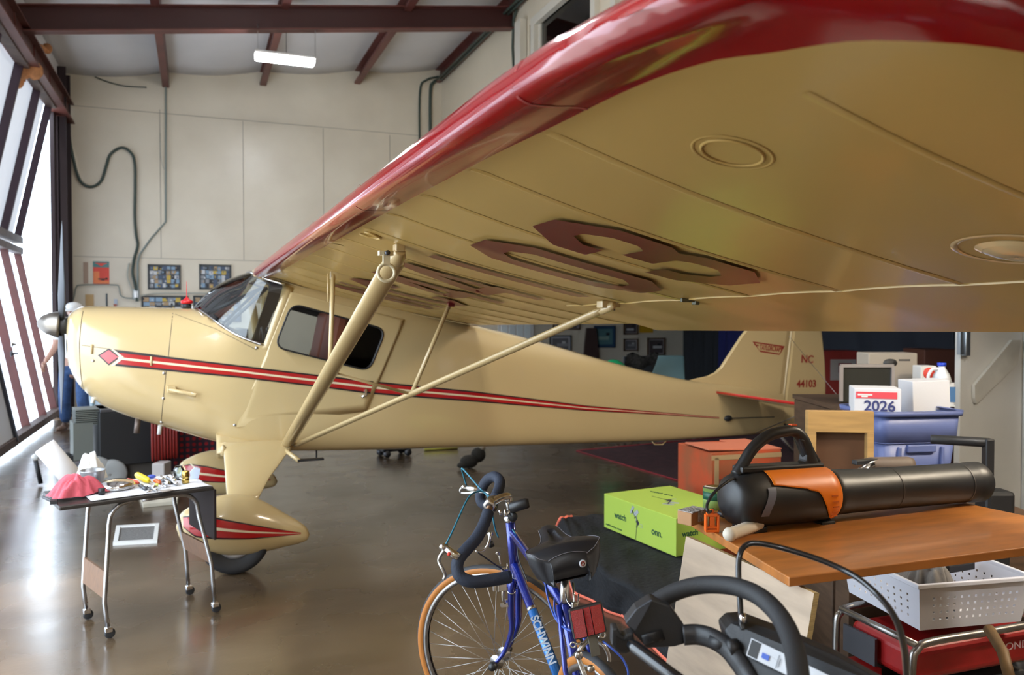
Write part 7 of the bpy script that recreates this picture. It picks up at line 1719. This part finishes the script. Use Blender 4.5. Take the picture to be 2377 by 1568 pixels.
b.grid(lambda k, a: sadp(0, 2 * a - 1).lerp(SR + SU * (-.035) + SF * .01 + SL * (2 * a - 1) * .06, k) - SF * (.016 * math.sin(PI * min(1, k * 1.1) * .9)), 8, 40)
b.grid(lambda k, a: sadp(1, 2 * a - 1).lerp(SR + SF * .262 + SU * (.005), k), 3, 40)
sad = bp(b, 'saddle', SADL, weld=True)
b = MB(); b.tube([sadp(k / 30, .70) + SU * .001 for k in range(31)], .0010, 5); b.tube([sadp(k / 30, -.70) + SU * .001 for k in range(31)], .0010, 5); b.tube([sadp(0.005, -0.7 + 1.4 * k / 20) - SF * .001 + SU * .0005 for k in range(21)], .0010, 5); b.build('stitching', flat('grey_stitching', (.16, .15, .17)), sad, world=True)
bc = sadp(0, .35) .lerp(SR + SU * (-.035) + SL * .04, .42) - SF * .0175; nb = (-SF + SL * .15 + SU * .1).normalized()
b = MB(); b.lathe([(0, .003), (.0062, .003)], bc, nb, 24); b.lathe([(.0062, .0025), (.0105, .0020)], bc, nb, 24, 1); bd_ = b.build('round_badge', [PR, flat('silver_badge', (.55, .55, .58))], sad, world=True)
b = MB(); u_ = SU; w_ = nb.cross(u_)
for k in range(4): a = PI / 2 * k + .4; d_ = u_ * math.cos(a) + w_ * math.sin(a); e_ = u_ * -math.sin(a) + w_ * math.cos(a); q = bc + nb * .0036; b.add([q + e_ * .0012, q + d_ * .006, q - e_ * .0012], [(0, 1, 2)])
b.build('badge_star', WHITE, bd_, world=True)
b = MB(); b.grid(lambda s, a: SR + SF * (.015 + .24 * s) + SL * ((2 * a - 1) * sadw(s) * .75) + SU * (-.045 + .03 * s), 8, 8); 
for s in (-1, 1): b.tube(smooth_path([SR + SF * .02 + SL * .04 * s + SU * -.045, SR + SF * .10 + SL * .022 * s + SU * -.065, SR + SF * .25 + SL * .012 * s + SU * -.01], 5), .0035, 8)
b.build('saddle_base', BPL, sad, world=True)
b = MB(); sp = SR + SF * .09 + SU * -.060; b.tube([SC_, sp], .0125, 14); b.lathe([(.008, -.022), (.014, -.022), (.014, .022), (.008, .022)], sp, SL, 14); bp(b, 'seat_post', ALU)
b = MB(); b.tube(smooth_path([at_d(1313, 1378, 2.17), at_d(1318, 1398, 2.14), at_d(1332, 1412, 2.12), at_d(1342, 1398, 2.13), at_d(1343, 1380, 2.15)], 5), .0022, 6); b.tube([at_d(1330, 1354, 2.18), at_d(1333, 1402, 2.13)], .0028, 8, 0); bp(b, 'centre_pull_hanger', ALU)
b = MB(); b.box(at_d(1333, 1408, 2.12), (.014, .014, .020)); b.tube([at_d(1333, 1408, 2.12), at_d(1340, 1425, 2.10)], .004, 6); bp(b, 'cable_yoke', HOOD, bevel=.003)
# red rear reflector on a strap
RC = at_d(1364, 1441, 2.00); rx = (RGT * .97 + Vector((0, 0, .17)) + FWD * .20).normalized(); rz = (Vector((0, 0, 1)) - rx * rx.z + FWD * .1).normalized(); rz = (rz - rx * rz.dot(rx)).normalized(); ry = rz.cross(rx); RM = Matrix((rx, ry, rz)).transposed()
b = MB(); b.box(RC, (.088, .016, .078), rot=RM); rf = bp(b, 'rear_reflector', BPL, bevel=.006)
b = MB()
for x, w_ in ((-.026, .030), (.0, .016), (.024, .028)): b.box(RC + rx * x - ry * .009, (w_, .004, .068), rot=RM @ Matrix.Rotation(.12 * (1 if x > 0 else -1) * (x != 0), 3, 'Z'))
b.build('red_lens', mat('red_reflector_lens', (.50, .004, .004), .15, coat=1.0, bump=.6, bscale=900), rf, world=True)
b = MB(); b.box(at_d(1378, 1495, 2.01), (.024, .004, .062), rot=RM); b.build('strap', flat('grey_green_strap', (.16, .155, .13), .7), rf, world=True, bevel=.001)
# rear brake
HRB = mat('satin_calliper', (.48, .46, .44), .28, 1.0)
b = MB(); b.tube(smooth_path([at_d(1374, 1480, 2.03), at_d(1352, 1500, 2.01), at_d(1342, 1522, 2.0), at_d(1350, 1550, 1.99), at_d(1360, 1575, 1.98)], 6), .0065, 10); b.lathe([(0, -.006), (.010, -.006), (.010, .006), (0, .006)], at_d(1343, 1522, 1.99), nb, 14); b.tube(smooth_path([at_d(1386, 1490, 2.04), at_d(1402, 1500, 2.03), at_d(1412, 1520, 2.03), at_d(1414, 1536, 2.03)], 6), .0055, 10); bp(b, 'rear_brake', HRB)
for (x, y, x2, y2) in ((1330, 1498, 1350, 1494), (1399, 1475, 1386, 1482)):
    b = MB(); c = at_d(x, y, 2.0); b.tube([c + RGT * .0065 * math.cos(a) + UPV * .0065 * math.sin(a) for a in [2 * PI * k / 16 for k in range(16)]], .0022, 6, closed=True); b.tube([c + (at_d(x2, y2, 2.01) - c) * .3, at_d(x2, y2, 2.01)], .003, 6); bp(b, 'brake_ring_bolt', ALU)
b = MB(); b.box(at_d(1365, 1560, 2.0), (.03, .02, .02)); b.lathe([(0, 0), (.010, 0), (.008, .012), (0, .012)], at_d(1370, 1552, 1.98), nb, 12); bp(b, 'brake_pad_holder', HRB, bevel=.003)
b = MB(); b.tube([BB + Vector((0, 0, .02)), BB - latR * .14 + Vector((0, 0, -.28 + 0))], .007, 8); bp(b, 'kickstand', ALU)

# ================================================================== LAWN MOWER HANDLE
MW = mat('charcoal_mower_plastic', (.022, .024, .028), .42, bump=.06, bscale=300); MFOAM = mat('mower_foam_grip', (.020, .021, .024), .65, bump=.15, bscale=400); MTUBE = mat('gloss_black_tube', (.010, .011, .014), .22, coat=.4)
md_ = Vector((FWD.x, FWD.y, 0)).normalized() * .95 + RGT * .75
MOW = thing('lawn_mower', 'black lawn mower with a looped foam handle at the bottom right', 'lawn mower', (md_.x, md_.y, 0), -YAW)
def mb(b, nm_, m, par=MOW, **k): return b.build(nm_, m, par, world=True, **k)
g = [(1490, 1432, 1.42), (1520, 1402, 1.42), (1560, 1378, 1.42), (1610, 1362, 1.41), (1660, 1358, 1.39), (1712, 1364, 1.36), (1762, 1385, 1.32), (1805, 1425, 1.27), (1833, 1475, 1.21), (1848, 1530, 1.15), (1856, 1600, 1.08), (1860, 1700, 1.0)]
b = MB(); b.tube(smooth_path([at_d(*q) for q in g], 8), [.0155 * (1 if k > 8 else .8 + .2 * k / 8) for k in range(89)], 20); mb(b, 'foam_handle', MFOAM)
def poly_plate(pts, Z, th, nm_, m, par=MOW, bevel=.003):
    P = [at_d(p[0], p[1], p[2] if len(p) > 2 else Z) for p in pts]; n_ = (P[1] - P[0]).cross(P[2] - P[1]).normalized(); n_ = n_ if n_.dot(FWD) > 0 else -n_
    b = MB(); b.prism(P, FWD * th); return mb(b, nm_, m, par, bevel=bevel)
br_ = poly_plate([(1452, 1448), (1478, 1415), (1513, 1392), (1556, 1408), (1588, 1452), (1590, 1496), (1566, 1503), (1502, 1507), (1472, 1474)], 1.385, .035, 'handle_bracket', MW)
b = MB(); b.prism([at_d(px, py, 1.384) for px, py in ((1452, 1447), (1478, 1414), (1512, 1393), (1506, 1406), (1474, 1463))], FWD * -.004); b.build('bracket_edge', mat('dark_blue_grey_edge', (.06, .07, .09), .35), br_, world=True)
b = MB(); b.tube([at_d(1492, 1488, 1.383), at_d(1540, 1474, 1.383)], .010, 12, flat=.3); b.build('adjusting_slot', BLACK, br_, world=True)
b = MB(); P = [(1421, 1460), (1434, 1459), (1442, 1474), (1450, 1480), (1456, 1474), (1470, 1470), (1474, 1490), (1470, 1512), (1452, 1520), (1432, 1516), (1420, 1498)]; b.prism([at_d(px, py, 1.38) for px, py in P], FWD * .03); mb(b, 'clip_jaw', MW, bevel=.003)
b = MB(); b.prism([at_d(px, py, 1.378) for px, py in ((1430, 1478), (1446, 1488), (1462, 1486), (1462, 1508), (1442, 1514), (1430, 1502))], FWD * .004); mb(b, 'clip_recess', BLACK)
# lower arch and control console
ar = [(1586, 1475, 1.385), (1620, 1474, 1.38), (1655, 1484, 1.36), (1688, 1506, 1.34), (1712, 1535, 1.32), (1735, 1570, 1.30), (1770, 1640, 1.26)]
b = MB(); b.tube(smooth_path([at_d(*q) for q in ar], 6), .018, 14, flat=.75); mb(b, 'lower_arch', MW)
b = MB(); b.tube([at_d(1648, 1488, 1.355), at_d(1702, 1504, 1.335)], .012, 12); b.lathe([(0, -.01), (.014, -.01), (.014, .01), (0, .01)], at_d(1700, 1505, 1.33), (1, 0, 0), 14); mb(b, 'cam_lock', BLACK)
con = [(1682, 1463, 1.36), (1702, 1444, 1.36), (1738, 1442, 1.36), (1850, 1484, 1.30), (1958, 1532, 1.24), (2080, 1600, 1.17), (2200, 1680, 1.10), (2180, 1800, 1.06), (1960, 1720, 1.15), (1800, 1640, 1.25), (1712, 1560, 1.31)]
cn = poly_plate(con, 1.3, .05, 'control_console', MW, bevel=.004)
def con_pt(px, py, off=-.003):
    # plane through three console corners
    A_, B_, C_ = at_d(*con[1]), at_d(*con[5]), at_d(*con[9]); n_ = (B_ - A_).cross(C_ - A_).normalized(); d = ray(px, py); t_ = (A_ - CP).dot(n_) / d.dot(n_); return CP + d * (t_ + off)
L4 = [(1744, 1482), (1985, 1598), (1972, 1640), (1732, 1522)]
def Lp(x, y, off=-.012):
    a = Vector(L4[0]).lerp(Vector(L4[1]), x); c = Vector(L4[3]).lerp(Vector(L4[2]), x); p = a.lerp(c, y); return con_pt(p.x, p.y, off)
def lq(x0_, y0_, x1_, y1_, m, nm_, off=-.013, par=None):
    b = MB(); b.add([Lp(x0_, y0_, off), Lp(x1_, y0_, off), Lp(x1_, y1_, off), Lp(x0_, y1_, off)], [(0, 1, 2, 3)]); return b.build(nm_, m, par or cn, world=True)
lab = lq(0, 0, 1, 1, flat('label_white', (.62, .64, .68), .4), 'instruction_label', -.012)
lq(.008, .05, .10, .95, flat('label_black', (.02, .02, .02)), 'label_header', -.0125)
dk = flat('label_ink', (.04, .04, .05)); lx_ = Lp(1, 0) - Lp(0, 0); ly_ = Lp(0, 0) - Lp(0, 1)
text('label_numbers', '1.', .009, dk, lab, Lp(.14, .28, -.014), lx_, ly_, world=True) if False else None
b = MB()
def seg(x0_, y0_, x1_, y1_, w=.01):
    a, c = Lp(x0_, y0_, -.0135), Lp(x1_, y1_, -.0135); n_ = (Lp(0, 1) - Lp(0, 0)).normalized() * w * .05; n2 = lx_.normalized() * w * .05; b.add([a - n_ - n2, c + n_ - n2, c + n_ + n2, a - n_ + n2], [(0, 1, 2, 3)])
for q in ((.20, .45, .28, .50), (.28, .2, .28, .9), (.30, .35, .30, .8), (.42, .9, .56, .5), (.44, .95, .58, .55), (.40, .35, .50, .9), (.62, .75, .80, .6), (.62, .85, .80, .7), (.70, .55, .74, .95), (.86, .3, .92, .9)): seg(*q)
b.build('label_pictograms', dk, lab, world=True)
lq(.13, .45, .20, .75, flat('label_blue', (.05, .12, .55)), 'blue_symbol', -.0135, lab)
# thin starter bail
bl_ = [(1726, 1462, 1.345), (1721, 1445, 1.35), (1718, 1400, 1.36), (1714, 1330, 1.38), (1717, 1290, 1.39), (1730, 1268, 1.40), (1760, 1262, 1.40), (1830, 1277, 1.39), (1920, 1307, 1.36), (1990, 1342, 1.32), (2045, 1390, 1.27), (2080, 1440, 1.21), (2098, 1500, 1.15), (2106, 1570, 1.08), (2110, 1680, 1.0)]
b = MB(); b.tube(smooth_path([at_d(*q) for q in bl_], 8), .0050, 12); mb(b, 'starter_bail', MTUBE)
b = MB(); b.tube([at_d(1722, 1425, 1.352), at_d(1727, 1448, 1.345)], .0065, 10); mb(b, 'bail_ferrule', CHROME)
# down tube to the mower body, deck and wheels (below the picture)
dk_c = Vector((md_.x, md_.y, 0))
b = MB(); b.tube([at_d(1462, 1494, 1.37), at_d(1475, 1505, 1.36), at_d(1570, 1576, 1.30), at_d(1700, 1672, 1.22), at_d(1760, 1722, 1.18), dk_c + Vector((-.1, .15, .30))], [.008, .0115, .0115, .0115, .0115, .0115], 14); mb(b, 'handle_tube', MTUBE)
b = MB(); b.tube([at_d(1860, 1700, 1.0), dk_c + Vector((.15, -.05, .30))], .0115, 14); mb(b, 'handle_tube', MTUBE)
b = MB(); b.tube([at_d(2110, 1680, 1.0), at_d(2180, 1760, 1.04)], .005, 8); mb(b, 'bail_end', MTUBE)
b = MB(); rr_box(b, .40, .48, .08, .36, .44, .20, .08); rr_box(b, .36, .44, .20, .20, .26, .30, .06); b.box((0, 0, .30), (.2, .26, .02)); b.build('deck', MW, MOW)
for sx in (-.20, .20):
    for sy in (-.2, .2): b = MB(); b.lathe([(0, -.02), (.085, -.02), (.09, 0), (.085, .02), (0, .02)], (sx, sy, .09), (1, 0, 0), 20); b.build('wheel', RUBBER, MOW)
